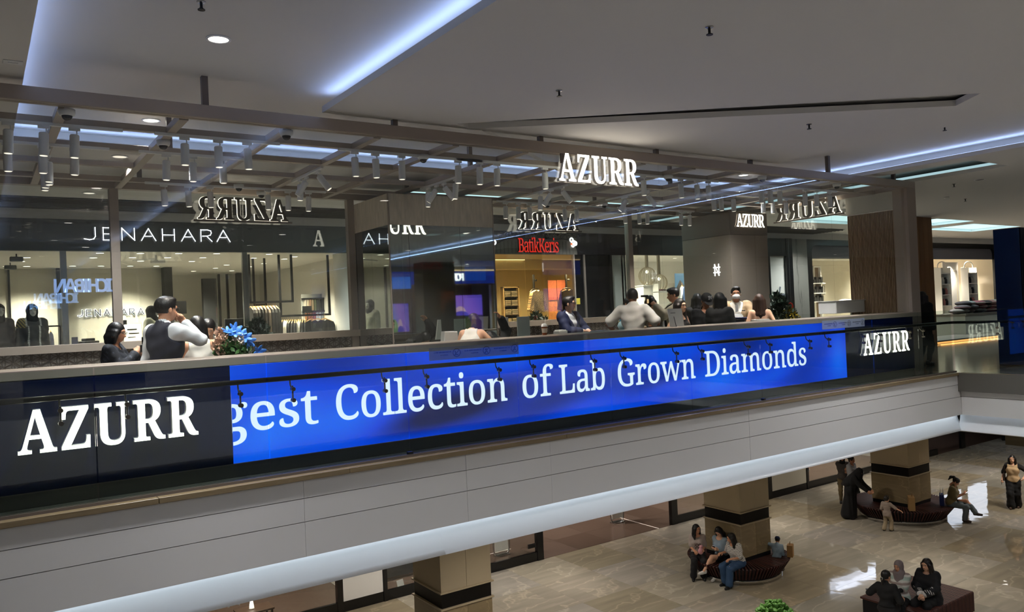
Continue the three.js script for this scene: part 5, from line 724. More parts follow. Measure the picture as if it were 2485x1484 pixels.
// --- homeware shop
{
  const s = shopShell('wall_home_shop', 15.02, 22.2, -20.4, 3.12, mt.white, M(0x9a958c, 0.2), mt.white); part(s, 'inner_panel', BX(18.2, 18.32, 0, 2.8, -19.9, -18.9), mt.white); part(s, 'grey_panel', BX(16.4, 16.8, 0, 2.5, -19.0, -18.9), mt.taupe);
  part(s, 'jamb', BX(14.36, 15.0, 0, 2.97, -17.6, ZS - 0.14), mt.white);
  const f = structG('window_4'); for (const [a, b] of [[14.42, 16.3], [16.31, 18.2], [18.21, 20.9]]) part(f, 'glass_pane', BX(a, b, 0.1, 2.97, ZS - 0.058, ZS - 0.05), glassShop);
  shopLight([[16.0, -17.2], [17.2, -18.4], [18.6, -17.2], [19.6, -18.8], [20.8, -17.4], [16.6, -19.2]], 3.12, 'ceiling lamps of the homeware shop', 'homeware shop', 90, 1);
  const cage = (label, x, y, z, r) => { const o = thing('cage_pendant', label, 'pendant lamp', [x, y, z]); part(o, 'stem', BX(-0.035, 0.035, r * 0.92, 3.12 - y, -0.035, 0.035), M(0x8c8676, 0.4)); const w = M(0xb7ad98, 0.35, { metalness: 0.3 }); const prof = []; for (let i = 0; i <= 14; i++) { const t = i / 14, a = PI * (0.04 + t * 0.84); prof.push([Math.sin(a) * r, Math.cos(a) * r * 1.05]); } for (let k = 0; k < 14; k++) { const a = k * PI * 2 / 14; part(o, 'rib', tube(prof.map(([q, yy]) => [q * Math.cos(a), yy, q * Math.sin(a)]), 0.011, 22, 5), w); } part(o, 'ring', new THREE.TorusGeometry(r * 0.37, 0.014, 6, 28).rotateX(PI / 2).translate(0, -r * 0.97, 0), w); part(o, 'lamp', new THREE.SphereGeometry(0.05, 16, 12).translate(0, r * 0.5, 0), glow(0xfff2d8, 4)); return o; };
  cage('larger whisk-shaped wire cage lamp in the homeware window', 17.02, 2.45, -17.5, 0.26); cage('lower whisk-shaped wire cage lamp right of the larger one', 17.62, 2.24, -17.6, 0.25);
  const ped = thing('display_plinth', 'tall white plinth under the larger wire cage lamp', 'plinth', [17.02, 0, -17.62]); part(ped, 'block', BX(-0.26, 0.26, 0.004, 2.14, -0.2, 0.2, 0.008), mt.white); part(ped, 'cap', BX(-0.28, 0.28, 2.14, 2.17, -0.22, 0.22, 0.006), mt.white);
  const fr = thing('wall_picture', 'brown picture frame on the wall left of the wire cage lamps', 'picture', [17.5, 2.2, -19.4]); part(fr, 'frame', [BX(-0.22, -0.18, -0.3, 0.3, 0, 0.04), BX(0.18, 0.22, -0.3, 0.3, 0, 0.04), BX(-0.22, 0.22, 0.26, 0.3, 0, 0.04), BX(-0.22, 0.22, -0.3, -0.26, 0, 0.04)], M(0x6d5e4a, 0.5)); part(fr, 'panel', BX(-0.18, 0.18, -0.26, 0.26, 0, 0.015), mt.taupe);
  const sk = thing('wall_picture', 'light blue sky panel above dark mountain shapes at the right of the homeware window', 'picture', [18.42, 2.25, -17.45]); part(sk, 'sheet', BX(-0.25, 0.35, -0.28, 0.27, -0.02, 0), glow(0x6fb4dc, 0.75)); part(sk, 'peak', extr([[-0.3, -0.3], [-0.05, 0.06], [0.12, -0.12], [0.2, -0.05], [0.4, -0.3]], 0.02), M(0x1c1a1a, 0.7)); part(sk, 'peak', extr([[0.0, -0.3], [0.24, 0.1], [0.42, -0.02], [0.42, -0.3]], 0.02).translate(0, -0.04, 0.022), M(0x2c2826, 0.7));
  garment('blue denim jacket hanging under the sky panel in the homeware window', [18.55, 2.15, -17.3], 0.2, gShort, 0x5a76a8); garment('white shirt hanging left of the denim jacket', [18.35, 2.12, -17.35], 0.5, gShort, 0xdfe3ea);
  const hr = thing('clothes_rack', 'thin steel rail with shoes and clothes at the left of the homeware window', 'clothes rack', [15.9, 0, -17.45]); part(hr, 'rail', [bar([-0.35, 2.12, 0], [0.35, 2.12, 0], 0.012, 8)], mt.steel); part(hr, 'leg', bar([-0.34, 0, 0], [-0.34, 2.12, 0], 0.012, 8), mt.steel); part(hr, 'leg', bar([0.34, 0, 0], [0.34, 2.12, 0], 0.012, 8), mt.steel);
  garment('olive garment on the steel rail left of the white polo', [15.75, 2.03, -17.4], 0.2, gLong, 0x5b5a48); garment('slate blue garment on the steel rail behind the bronze post', [16.05, 2.03, -17.45], 0.1, gLong, 0x46505f);
  const sf = thing('shoe_shelf', 'white shelf with a row of shoes behind the person filming', 'shelf', [17.45, 0, -17.25]); part(sf, 'board', BX(-0.35, 0.35, 1.93, 1.96, -0.12, 0.12, 0.004), mt.white); part(sf, 'board', BX(-0.35, 0.35, 1.6, 1.63, -0.12, 0.12, 0.004), mt.white); part(sf, 'side', BX(-0.35, -0.33, 0.004, 2.2, -0.12, 0.12), mt.white); part(sf, 'side', BX(0.33, 0.35, 0.004, 2.2, -0.12, 0.12), mt.white);
  ['0x8a4650', '0x6a3a40', '0x2b2426', '0xd8d2c6', '0x3c3436', '0xc9c2b8'].forEach((h, i) => { const g = new THREE.SphereGeometry(0.05, 14, 8); g.scale(0.8, 0.7, 2); g.translate(0, 0.035, 0); const o = thing('shoe', 'shoe on the white shelf behind the person filming, ' + ord[i] + ' from the left', 'shoe', [17.17 + i * 0.11, 1.965, -17.22], 0.5, 'shoes on the white shelf'); part(o, 'upper', g, cloth(+h, 0.5)); part(o, 'sole', BC(0, 0.008, 0, 0.08, 0.016, 0.2, 0.006), mt.white); });
  // black-framed shopfront, veined stone pier
  const k = structG('window_5'); part(k, 'frame', [BX(20.98, 22.25, 2.97, 3.54, ZS - 0.12, ZS + 0.01), BX(20.98, 21.12, 0, 2.97, ZS - 0.12, ZS + 0.01)], fasBlack); part(k, 'frame', BX(21.95, 22.27, 0, 3.55, ZS - 0.12, ZS + 0.02), fasBlack); part(k, 'white_panel', BX(21.12, 21.95, 0, 2.97, ZS - 0.12, ZS - 0.08), mt.lightWall); part(k, 'frame_edge', BX(22.06, 22.075, 0, 3.55, ZS + 0.02, ZS + 0.028), mt.steel);
  const pier = structG('trim_stone_pier'); part(pier, 'slab', BX(22.28, 23.09, 0, 3.54, ZS - 0.2, ZS), M(0xb5b3ae, 0.25, { map: dtex(256, 256, (u, v) => { const w = fbm(u * 3, v * 3, 3, 5), q = Math.pow(1 - Math.abs(Math.sin((u * 1.4 + v * 1.1 + w * 1.5) * PI)), 10); return mix([196, 194, 188], [112, 110, 108], q * 0.8 + w * 0.15); }) }));
  single('wall_notice', 'grey printed notices stuck on the white panel behind the yellow flowers', 'notice', [BC(0, 0, 0, 0.26, 0.17, 0.006), BC(-0.2, 0.14, 0, 0.07, 0.26, 0.006).rotateZ(-0.3)], M(0x6b7078, 0.6), [21.8, 1.66, ZS - 0.076]);
  single('line_light', 'thin warm line light in the corridor ceiling left of the slatted wall', 'line light', BX(-0.7, 0.7, -0.02, 0, -0.02, 0.02, 0.006), glow(0xffe0b0, 1.6), [21.6, Yc, -15.4]);
}
// --- lifestyle shop at the right
{
  const s = shopShell('wall_lifestyle_shop', 23.2, 36.9, -20.2, 3.15, M(0xd8d0c0, 0.8), M(0xb5aea2, 0.2), mt.white);
  part(s, 'back_room_wall', BX(36.9, 48, 0, 3.3, -24.2, -24), mt.white);
  const f = structG('window_6'), hole = []; const r = 0.22; hole.push([23.35, 0.0], [36.2, 0.0], [36.2, 3.34 - r]); for (let i = 1; i <= 6; i++) { const a = i / 6 * PI / 2; hole.push([36.2 - r + r * Math.cos(a), 3.34 - r + r * Math.sin(a)]); } for (let i = 0; i <= 6; i++) { const a = PI / 2 + i / 6 * PI / 2; hole.push([23.35 + r + r * Math.cos(a), 3.34 - r + r * Math.sin(a)]); }
  part(f, 'frame', extr([[23.1, 0], [36.5, 0], [36.5, 3.54], [23.1, 3.54]], 0.1, 0, [hole.map(([x, y]) => [x, Math.max(y, 0.001)])]).translate(0, 0, ZS - 0.1), fasBlack); part(f, 'header', BX(23.3, 36.3, 2.9, 3.36, ZS - 0.16, ZS - 0.1), M(0x77747c, 0.5)); part(f, 'pier', BX(28.7, 29.3, 0, 3.54, ZS - 0.18, ZS + 0.02), mt.greyWall); part(f, 'frame_edge', BX(29.3, 29.42, 0, 3.5, ZS - 0.16, ZS + 0.03), fasBlack); part(f, 'glass_pane', BX(23.35, 25.6, 0, 2.9, ZS - 0.058, ZS - 0.05), glassShop);
  shopLight([[26, -17.5], [29.2, -19.0], [31, -17.4], [34, -18], [27.5, -18.6], [32.6, -19.4], [35.6, -17.2], [24.8, -18.0]], 3.15, 'ceiling lamps of the lifestyle shop', 'lifestyle shop', 90, 1, 0.1);
  const cab = thing('display_cabinet', 'brown cabinet with white ladder-like frame in the lifestyle shop', 'cabinet', [28.4, 0, -19.6]); part(cab, 'back', BX(-0.6, 0.5, 0.6, 2.9, -0.05, 0), M(0x7a6244, 0.6)); part(cab, 'frame', [BX(-0.1, -0.04, 0.6, 2.86, 0, 0.1), BX(0.34, 0.4, 0.6, 2.86, 0, 0.1), BX(-0.1, 0.4, 2.82, 2.88, 0, 0.1)], mt.white); for (const y of [0.6, 1.4, 1.75, 2.15]) part(cab, 'board', BX(-0.6, 0.4, y, y + 0.03, 0, 0.28), mt.white);
  let bi = 0; for (const y of [1.43, 1.78, 2.18]) for (let k = 0; k < 6; k++) { single('box', 'small box on the white boards of the brown cabinet, ' + ord[bi] + ' counted from below', 'box', BX(-0.06, 0.06, 0, 0.2 + 0.06 * Math.sin(bi * 3), -0.06, 0.06, 0.006), cloth([0x1c1c20, 0xc9c4ba, 0xa05058, 0x35353a, 0xd9d2c6, 0x5a4a44][(k * 5 + bi) % 6], 0.5), [27.88 + k * 0.16, y, -19.46], 0, 'boxes in the brown cabinet'); bi++; }
  const pf = thing('wall_picture', 'thin empty frame on the pale wall right of the brown cabinet', 'picture', [29.44, 1.9, -20.1]); part(pf, 'frame', [BX(-0.4, -0.37, -0.2, 0.2, 0, 0.03), BX(0.37, 0.4, -0.2, 0.2, 0, 0.03), BX(-0.4, 0.4, 0.17, 0.2, 0, 0.03), BX(-0.4, 0.4, -0.2, -0.17, 0, 0.03)], M(0x6a6256, 0.5)); part(pf, 'sheet', BX(-0.37, 0.37, -0.17, 0.17, 0, 0.01), mt.lightWall);
  const bed = thing('display_bed', 'white-covered display bed with metal frame in the lifestyle shop', 'bed', [29.8, 0, -18.9]); part(bed, 'mattress', BX(-0.75, 0.85, 1.05, 1.3, -0.5, 0.5, 0.05), mt.white); part(bed, 'pillow', [new THREE.SphereGeometry(0.3, 18, 12).scale(1, 0.35, 0.8).translate(-0.4, 1.38, 0)], mt.white); part(bed, 'pillow', [new THREE.SphereGeometry(0.3, 18, 12).scale(1, 0.35, 0.8).translate(0.2, 1.38, 0.05)], mt.white); part(bed, 'frame', [BX(-0.75, 0.85, 0.95, 1.0, 0.45, 0.5), BX(-0.75, -0.7, 0.02, 1.0, 0.45, 0.5), BX(0.8, 0.85, 0.02, 1.0, 0.45, 0.5), BX(0.0, 0.05, 0.6, 1.0, 0.45, 0.5)], mt.darkGrey);
  const rackw = (label, x, z, seedv) => { const o = thing('arched_shelf', label, 'shelf', [x, 0, z]); part(o, 'side', BX(-0.4, -0.36, 0.004, 2.6, -0.15, 0.15), mt.white); part(o, 'side', BX(0.36, 0.4, 0.004, 2.6, -0.15, 0.15), mt.white); part(o, 'arch', tube([[-0.38, 2.6, 0], [-0.33, 2.75, 0], [-0.15, 2.84, 0], [0.15, 2.84, 0], [0.33, 2.75, 0], [0.38, 2.6, 0]], 0.024, 24, 6), mt.white); for (const y of [1.0, 1.45, 1.9, 2.35]) part(o, 'board', BX(-0.36, 0.36, y, y + 0.03, -0.15, 0.15), mt.white); part(o, 'back', BX(-0.38, 0.38, 0.3, 2.62, -0.17, -0.15), mt.lightWall); let n = 0; for (const y of [1.03, 1.48, 1.93]) for (let k = 0; k < 3; k++) { single('bottle', 'dark or pale jar on the ' + (seedv ? 'right' : 'left') + ' arched white shelf, ' + ord[n] + ' counted from below', 'jar', lathe([[0, 0], [0.07, 0], [0.075, 0.17], [0.05, 0.22], [0.05, 0.27], [0, 0.27]], 14), cloth([0x17171a, 0xc9c4ba, 0x2a2426, 0xb07068][(n * 3 + seedv) % 4], 0.35), [x - 0.22 + k * 0.22, y, z], 0, 'jars on the arched shelves'); n++; } };
  rackw('arched white shelf left of the bright white door panel', 33.5, -17.0, 0); rackw('arched white shelf beside the dark blue pillar', 35.75, -17.0, 1);
  const dp = thing('door_panel', 'bright white panelled door lit from above in the lifestyle shop', 'door', [34.6, 0, -17.2]); part(dp, 'leaf', BX(-0.65, 0.65, 0.004, 2.85, -0.05, 0), mt.white); part(dp, 'moulding', [BX(-0.5, -0.47, 0.5, 2.5, 0, 0.02), BX(0.47, 0.5, 0.5, 2.5, 0, 0.02), BX(-0.5, 0.5, 2.47, 2.5, 0, 0.02), BX(-0.5, 0.5, 0.5, 0.53, 0, 0.02)], M(0xc9bfa8, 0.6)); spot(34.45, 2.75, -16.8, 34.5, 2.0, -17.2, 14, 0xfff4e0, 50, 0.8, 4);
  const rw = thing('wall_sign', 'dark ROSEWOOD letters on the pale wall of the lifestyle shop', 'sign', [31.75, 2.12, -17.45]); part(rw, 'board', BX(-0.75, 1.0, -0.12, 0.22, -0.04, -0.01), mt.lightWall); for (const l of letters('ROSEWOOD', sansB, 0.1, 0.92, 0.012, 0, 1)) part(rw, 'letter', l.g, mt.black);
  const pt = thing('wall_picture', 'dark landscape picture under the ROSEWOOD letters', 'picture', [32.1, 1.62, -17.45]); part(pt, 'frame', BX(-0.66, 0.66, -0.3, 0.3, -0.03, 0, 0.004), mt.white); part(pt, 'print', BX(-0.62, 0.62, -0.26, 0.26, 0, 0.006), M(0xffffff, 0.6, { map: dtex(128, 64, (u, v) => { const n = fbm(u * 8, v * 6, 8, 4); return mix([44, 38, 36], [170, 160, 156], sm(0.35, 0.75, n)); }) })); part(pt, 'backing_wall', BX(-1.2, 0.95, -1.6, 1.3, -0.12, -0.03), mt.lightWall);
  const dl = thing('dome_pendant', 'white dome pendant lamp in front of the grey header of the lifestyle shop', 'pendant lamp', [32.6, 2.96, -16.6]); part(dl, 'shade', lathe([[0.02, 0.3], [0.12, 0.26], [0.22, 0.14], [0.28, 0], [0.26, 0], [0.2, 0.13], [0.1, 0.23]], 28), mt.white); part(dl, 'lamp', new THREE.SphereGeometry(0.05, 14, 10).translate(0, 0.08, 0), glow(0xfff4e0, 5)); copy(dl, 'white dome pendant lamp partly behind the dark blue pillar', [35.4, 2.96, -16.6]);
  // table of cushions in front
  const t = thing('display_table', 'grey display table heaped with cushions in front of the lifestyle shop', 'table', [29.6, 0, -14]); part(t, 'top', BX(-1.75, 1.8, 0.72, 0.8, -0.6, 0.6, 0.008), mt.taupeDark); part(t, 'side_panel', BX(-1.7, 1.3, 0.004, 0.72, 0.5, 0.54), mt.greyWall); part(t, 'side_panel', BX(-1.7, -1.66, 0.004, 0.72, -0.55, 0.5), mt.greyWall); part(t, 'leg', BX(1.45, 1.75, 0.004, 0.72, -0.5, 0.5), mt.blackMetal);
  const cm = [0x6d6460, 0x6a3f44, 0xb09a94, 0x2a2426, 0x8a9a8c, 0x77706c, 0x141214, 0x9a8684, 0x5f6a68, 0xa3948c, 0x3a3436, 0x84605c]; seed = 31; let ci = 0;
  for (let row = 0; row < 3; row++) for (let k = 0; k < 9 - row; k++) { const g = new THREE.SphereGeometry(0.24, 18, 12); g.scale(1, 0.36, 1.15); const o = thing('cushion', 'soft round cushion in the ' + ['bottom', 'middle', 'top'][row] + ' layer of the heap, ' + ord[k] + ' from the left', 'cushion', [28.05 + row * 0.22 + k * 0.385, 0.885 + row * 0.13, -13.75 + rr(-0.12, 0.12)], rr(-0.4, 0.4), 'cushions heaped on the grey table'); part(o, 'cover', g, cloth(cm[(ci * 5 + row) % 12])); part(o, 'piping', new THREE.TorusGeometry(0.24, 0.008, 5, 28).rotateX(PI / 2).scale(1, 1, 1.15), cloth(cm[(ci * 5 + row + 3) % 12])); ci++; }
  const pl = thing('lit_platform', 'low step with a warm glowing edge below the cushion table', 'platform', [27.6, 0, -12.9]); part(pl, 'deck', BX(-3.6, 3.8, 0.06, 0.1, -0.9, 0.5), mt.taupeDark); part(pl, 'led_edge', BX(-3.6, 3.8, 0.006, 0.055, 0.47, 0.49), glow(0xffb060, 1.6)); part(pl, 'riser', BX(-3.55, 3.75, 0.004, 0.06, -0.9, 0.44), mt.bronzeDark); area(27.7, 0.035, -12.38, 7.2, 0.04, [0, -0.3, 1], 0xffb060, 3);
}
// wood-clad pillar, dark blue pillar
{
  const w = thing('wood_pillar', 'tall brown wood-clad pillar right of the bronze corner post', 'pillar', [22.66, 0, -12.3]); part(w, 'core', BX(-0.45, 0.47, 0.004, Yc, -0.4, 0.3), M(0x6a4a2c, 0.6)); for (let i = 0; i < 4; i++) part(w, 'board', BX(-0.48 + i * 0.243, -0.24 + i * 0.243 - 0.003, 0.01, Yc - 0.004, 0.3, 0.32), M([0x7b5632, 0x75512e, 0x805a36, 0x785430][i], 0.5));
  const n = thing('navy_pillar', 'dark blue square advertising pillar at the right edge of the picture', 'pillar', [17.63, 0, -7.4]); part(n, 'body', BX(-0.48, 0.48, 0.004, 2.76, -0.25, 0.24), M(0x050b1c, 0.3)); part(n, 'front_panel', BX(-0.47, 0.0, 0.03, 2.75, 0.24, 0.255, 0.004), M(0x060f24, 0.25)); part(n, 'front_panel', BX(0.004, 0.47, 0.03, 2.75, 0.24, 0.255, 0.004), M(0x060f24, 0.25)); part(n, 'side_panel', BX(-0.5, -0.48, 0.03, 2.75, -0.24, 0.235, 0.004), M(0x0e2a5c, 0.25));
}
// things on and by the counter
{
  const f = thing('flower_arrangement', 'arrangement of blue lilies, pale dried blooms and greenery on the counter', 'flowers', [2.36, 1.0, -8.95]); part(f, 'foliage', bushG(700, 0.2, 0.3, 0.07, 21).translate(0, 0.05, 0), leafGreen).userData.kind = 'stuff'; part(f, 'basket', lathe([[0, 0.003], [0.12, 0.003], [0.15, 0.12], [0.13, 0.14], [0, 0.12]], 20), M(0x5a4630, 0.8));
  const pet = new THREE.SphereGeometry(0.05, 10, 8); pet.scale(0.42, 0.14, 1); pet.translate(0, 0, 0.045); const lily = []; for (let i = 0; i < 6; i++) { const g = pet.clone(); g.rotateX(-0.5); g.rotateY(i * PI / 3); lily.push(g); } const lg = MG(lily), bm = M(0x3f83dd, 0.5); [[-0.06, 0.42, 0.05], [0.0, 0.41, 0.08], [0.06, 0.4, 0.06], [0.1, 0.36, 0.1], [0.02, 0.45, 0.0], [0.14, 0.32, 0.08], [0.24, 0.2, 0.1], [0.26, 0.14, 0.08]].forEach(([x, y, z], i) => { const o = part(f, 'lily', lg, bm); o.position.set(x, y, z); o.rotation.set(0.5 + i * 0.2, i, 0.3 * Math.sin(i * 2)); });
  part(f, 'dried_bloom', bushG(260, 0.09, 0.3, 0.045, 9).translate(-0.14, 0.16, 0.02), M(0xd9b39a, 0.7, { side: THREE.DoubleSide })).userData.kind = 'stuff'; part(f, 'dried_bloom', bushG(120, 0.07, 0.14, 0.04, 10).translate(0.03, 0.26, 0.1), M(0xe6d3c2, 0.7, { side: THREE.DoubleSide })).userData.kind = 'stuff';
  const y = thing('flower_board', 'large stand of yellow blooms and dark greenery with a red heart beside the taupe pillar', 'flowers', [13.78, 0, -10.3]); part(y, 'foliage', bushG(900, 0.36, 1.0, 0.1, 41).translate(0, 0.55, 0), M(0x1c2a14, 0.7, { side: THREE.DoubleSide })).userData.kind = 'stuff'; part(y, 'blooms', bushG(900, 0.3, 0.75, 0.04, 42).translate(0.1, 0.6, 0.12), M(0xd0b422, 0.6, { side: THREE.DoubleSide })).userData.kind = 'stuff'; part(y, 'heart', new THREE.SphereGeometry(0.11, 18, 12).scale(0.9, 1, 0.35).translate(0.2, 1.36, 0.08), cloth(0xa82016, 0.4)); part(y, 'stand', [bar([-0.2, 0.004, 0], [0, 1.3, 0], 0.015, 6), bar([0.2, 0.004, 0], [0, 1.3, 0], 0.015, 6), bar([0, 0.004, -0.25], [0, 1.3, 0], 0.015, 6)], M(0x4a3620, 0.7)); part(y, 'tall_spray', bushG(120, 0.12, 0.34, 0.12, 43).translate(-0.12, 1.32, 0), leafDark).userData.kind = 'stuff';
  // inner counters of the kiosk with glass cases
  const c = thing('inner_counter', 'inner glass-topped jewellery counter in the middle of the kiosk', 'counter', [0, 0, 0]); part(c, 'body', BX(4.6, 11.2, 0.004, 0.92, -10.28, -9.98), mt.taupe); part(c, 'top', BX(4.58, 11.22, 1.08, 1.1, -10.3, -9.96), glassGreen); part(c, 'glass_front', BX(4.6, 11.2, 0.92, 1.08, -9.982, -9.976), glassGreen); part(c, 'case_post', [BX(5.9, 5.92, 0.92, 1.09, -10.0, -9.98)], mt.steel); part(c, 'case_post', BX(6.9, 6.92, 0.92, 1.09, -10.0, -9.98), mt.steel);
  single('bag', 'white folded bag on the counter left of the leaning person', 'bag', [extr([[-0.12, 0], [0.12, 0], [0.1, 0.16], [-0.1, 0.17]], 0.1, 0.008)], mt.white, [5.75, 1.101, -10.12]);
  const cup = thing('drink_cup', 'iced coffee cup with domed lid and straw on the counter ledge', 'cup', [6.25, 1.192, -8.4]); part(cup, 'cup_body', lathe([[0, 0], [0.03, 0], [0.042, 0.11], [0.04, 0.11], [0, 0.1]], 20), M(0x8a4a20, 0.3)); part(cup, 'sleeve', lathe([[0.0325, 0.03], [0.0405, 0.09], [0.042, 0.09], [0.034, 0.03]], 20), M(0xd9cfc2, 0.6)); part(cup, 'lid', lathe([[0.044, 0.11], [0.043, 0.12], [0.035, 0.145], [0.015, 0.155], [0, 0.155]], 20), mt.white); part(cup, 'straw', bar([0.005, 0.1, 0], [0.02, 0.23, 0], 0.003, 6), mt.white);
  single('jewellery_tray', 'dark navy pad under the hands of the person in the navy suit', 'tray', [BX(-0.26, 0.26, 0, 0.03, -0.16, 0.16, 0.008), BX(-0.2, 0.12, 0.03, 0.045, -0.1, 0.1, 0.005)], M(0x14183a, 0.5), [8.7, 1.101, -10.1], 0.3);
  single('card_box', 'small white card block on the counter left of the navy suit', 'box', [BX(-0.11, 0.11, 0, 0.08, -0.06, 0.06, 0.006), BX(-0.09, 0.09, 0.08, 0.095, -0.05, 0.05, 0.004)], mt.white, [7.85, 1.101, -10.12], 0.2);
  const by = thing('bouquet', 'small bouquet wrapped in crinkled blue and white paper on the counter', 'flowers', [9.25, 1.101, -10.1]); part(by, 'wrap', new THREE.IcosahedronGeometry(0.15, 1).scale(1, 0.7, 0.8).translate(0, 0.1, 0), M(0xb9dfe8, 0.4)); part(by, 'paper', bushG(70, 0.13, 0.2, 0.09, 61).translate(0, 0.04, 0.05), M(0x3f9fc4, 0.4, { side: THREE.DoubleSide }));
  single('tray', 'long white tray on the counter left of the cream blazer', 'tray', [BX(-0.2, 0.2, 0, 0.025, -0.1, 0.1, 0.008), BX(-0.05, 0.2, 0.025, 0.04, -0.06, 0.06, 0.006)], mt.white, [9.85, 1.101, -10.1], -0.2);
  const ss = thing('price_stand', 'white printed table stand on the counter ledge left of the brown-haired person in black', 'stand', [8.72, 1.192, -8.4]); part(ss, 'card', BX(-0.15, 0.15, 0, 0.27, -0.004, 0.004).rotateX(-0.15).translate(0, 0, 0.02), mt.white); part(ss, 'print', [BX(-0.1, 0.0, 0.2, 0.215, 0.004, 0.006).rotateX(-0.15).translate(0, 0, 0.02)], M(0x9a9a9a, 0.7)); part(ss, 'prop', bar([-0.1, 0.004, 0.1], [-0.06, 0.15, 0.02], 0.005, 6), mt.black);
  single('display_card', 'tall white wedge card standing on the counter below the batik shop edge', 'stand', [extr([[-0.06, 0], [0.06, 0], [0.05, 0.34], [0.0, 0.34]], 0.03, 0.003)], mt.white, [6.75, 1.101, -10.1]);
  single('display_mirror', 'pale square table mirror on the inner counter', 'mirror', [BX(-0.12, 0.12, 0.02, 0.34, -0.01, 0.01, 0.004), BX(-0.08, 0.08, 0, 0.02, -0.05, 0.05, 0.004)], M(0xb9c4c2, 0.15), [7.15, 1.101, -10.16]);
}
// ---------- the near gallery behind the viewer, seen in the mirror and the glass ----------
{
  const s = structG('wall_opposite'); part(s, 'fascia', BX(-14, 60, 3.3, Yc, 8.9, 9.1), mt.greyWall); part(s, 'pier', BX(20.3, 24, 0, 3.4, 8.9, 9.3), mt.lightWall); part(s, 'pier', BX(4, 15, 0, 3.4, 8.9, 9.3), M(0x8f8a80, 0.7)); part(s, 'pier', BX(-14, 1, 0, 3.4, 8.9, 9.3), M(0x8f8a80, 0.7)); part(s, 'shop_back', BX(14.8, 21, 0, 3.4, 12, 12.1), M(0x8a6f4c, 0.6));
  const b = thing('illuminated_sign', 'white POP MART letters on a blue band, seen reversed in the mirrored pillar', 'sign', [18.68, 3.1, 8.88], PI); part(b, 'band', BX(-1.9, 3.6, -0.14, 0.42, -0.04, -0.005), glow(0x2b4ad0, 0.55)); for (const l of letters('POP MART', sansB, 0.24, 1.5, 0.03, 0.004, 0.95)) part(b, 'letter', l.g, glow(0xffffff, 3, 0xffffff)); part(b, 'window_frame', [BX(-1.6, 1.5, -0.2, -0.15, -0.03, 0), BX(-1.6, -1.5, -3.1, -0.15, -0.05, 0)], M(0xb09468, 0.4)); part(b, 'warm_line', BX(-1.9, 1.2, 0.46, 0.49, -0.02, 0.01), glow(0xffd9a0, 2.5));
  const scr = canvasTex(512, 256, (c, w, h) => { const g = c.createLinearGradient(0, 0, w, h); g.addColorStop(0, '#5b4bd0'); g.addColorStop(0.5, '#a06ae0'); g.addColorStop(1, '#4f8fe0'); c.fillStyle = g; c.fillRect(0, 0, w, h); c.fillStyle = '#7da36a'; c.beginPath(); c.ellipse(430, 250, 120, 110, 0, 0, 7); c.fill(); c.fillStyle = '#e0b0d0'; c.beginPath(); c.ellipse(260, 230, 70, 90, 0, 0, 7); c.fill(); c.fillStyle = '#5a46c8'; c.beginPath(); c.ellipse(250, 260, 90, 60, 0, 0, 7); c.fill(); });
  single('poster_screen', 'purple and blue screen in the shop opposite, seen in the mirrored pillar', 'screen', BX(17.55, 19.95, 1.5, 2.44, 9.4, 9.45), new THREE.MeshStandardMaterial({ color: 0x080808, emissive: 0xffffff, emissiveMap: scr, emissiveIntensity: 1.4 }));
  single('poster_screen', 'narrow purple screen left of the dark pillar in the mirror', 'screen', BX(15.0, 15.85, 0.9, 2.14, 9.0, 9.05), new THREE.MeshStandardMaterial({ color: 0x080808, emissive: 0xffffff, emissiveMap: scr, emissiveIntensity: 1 }));
  single('sign_band', 'bright blue panel band left of the dark pillar in the mirror', 'sign', [0, 1, 2].map((i) => BX(15.05 + i * 0.31, 15.34 + i * 0.31, 2.78, 3.3, 8.86, 8.88)), glow(0x2080ff, 0.9));
  single('dark_pillar', 'dark square gallery pillar seen in the mirrored pillar', 'pillar', [BX(-0.75, 0.75, 0.004, Yc - 0.004, -0.4, 0.4, 0.01), BX(-0.78, 0.78, 0.004, 0.2, -0.43, 0.43)], M(0x565650, 0.6), [15.9, 0, 6.6]);
  const ich = thing('illuminated_sign', 'pale blue ICHIBAN letters of a shop opposite, mirrored in the clothes shop glass', 'sign', [3.29, 2.62, 8.87], PI); for (const l of letters('ICHIBAN', sansB, 0.27, 1.45, 0.03, 0.003, 0.9)) part(ich, 'letter', l.g, glow(0x86b4ff, 7, 0xffffff));
  for (const [x, k, col] of [[-4, 110, HALL], [2.5, 110, HALL], [12, 110, HALL], [18, 130, HALL], [27, 110, HALL], [36, 90, HALL]]) downlight('round downlight of the near gallery behind the viewer', x, Yc, 7.4, 0.1, mt.disc, 'downlights outside the picture', k, col, 68);
}
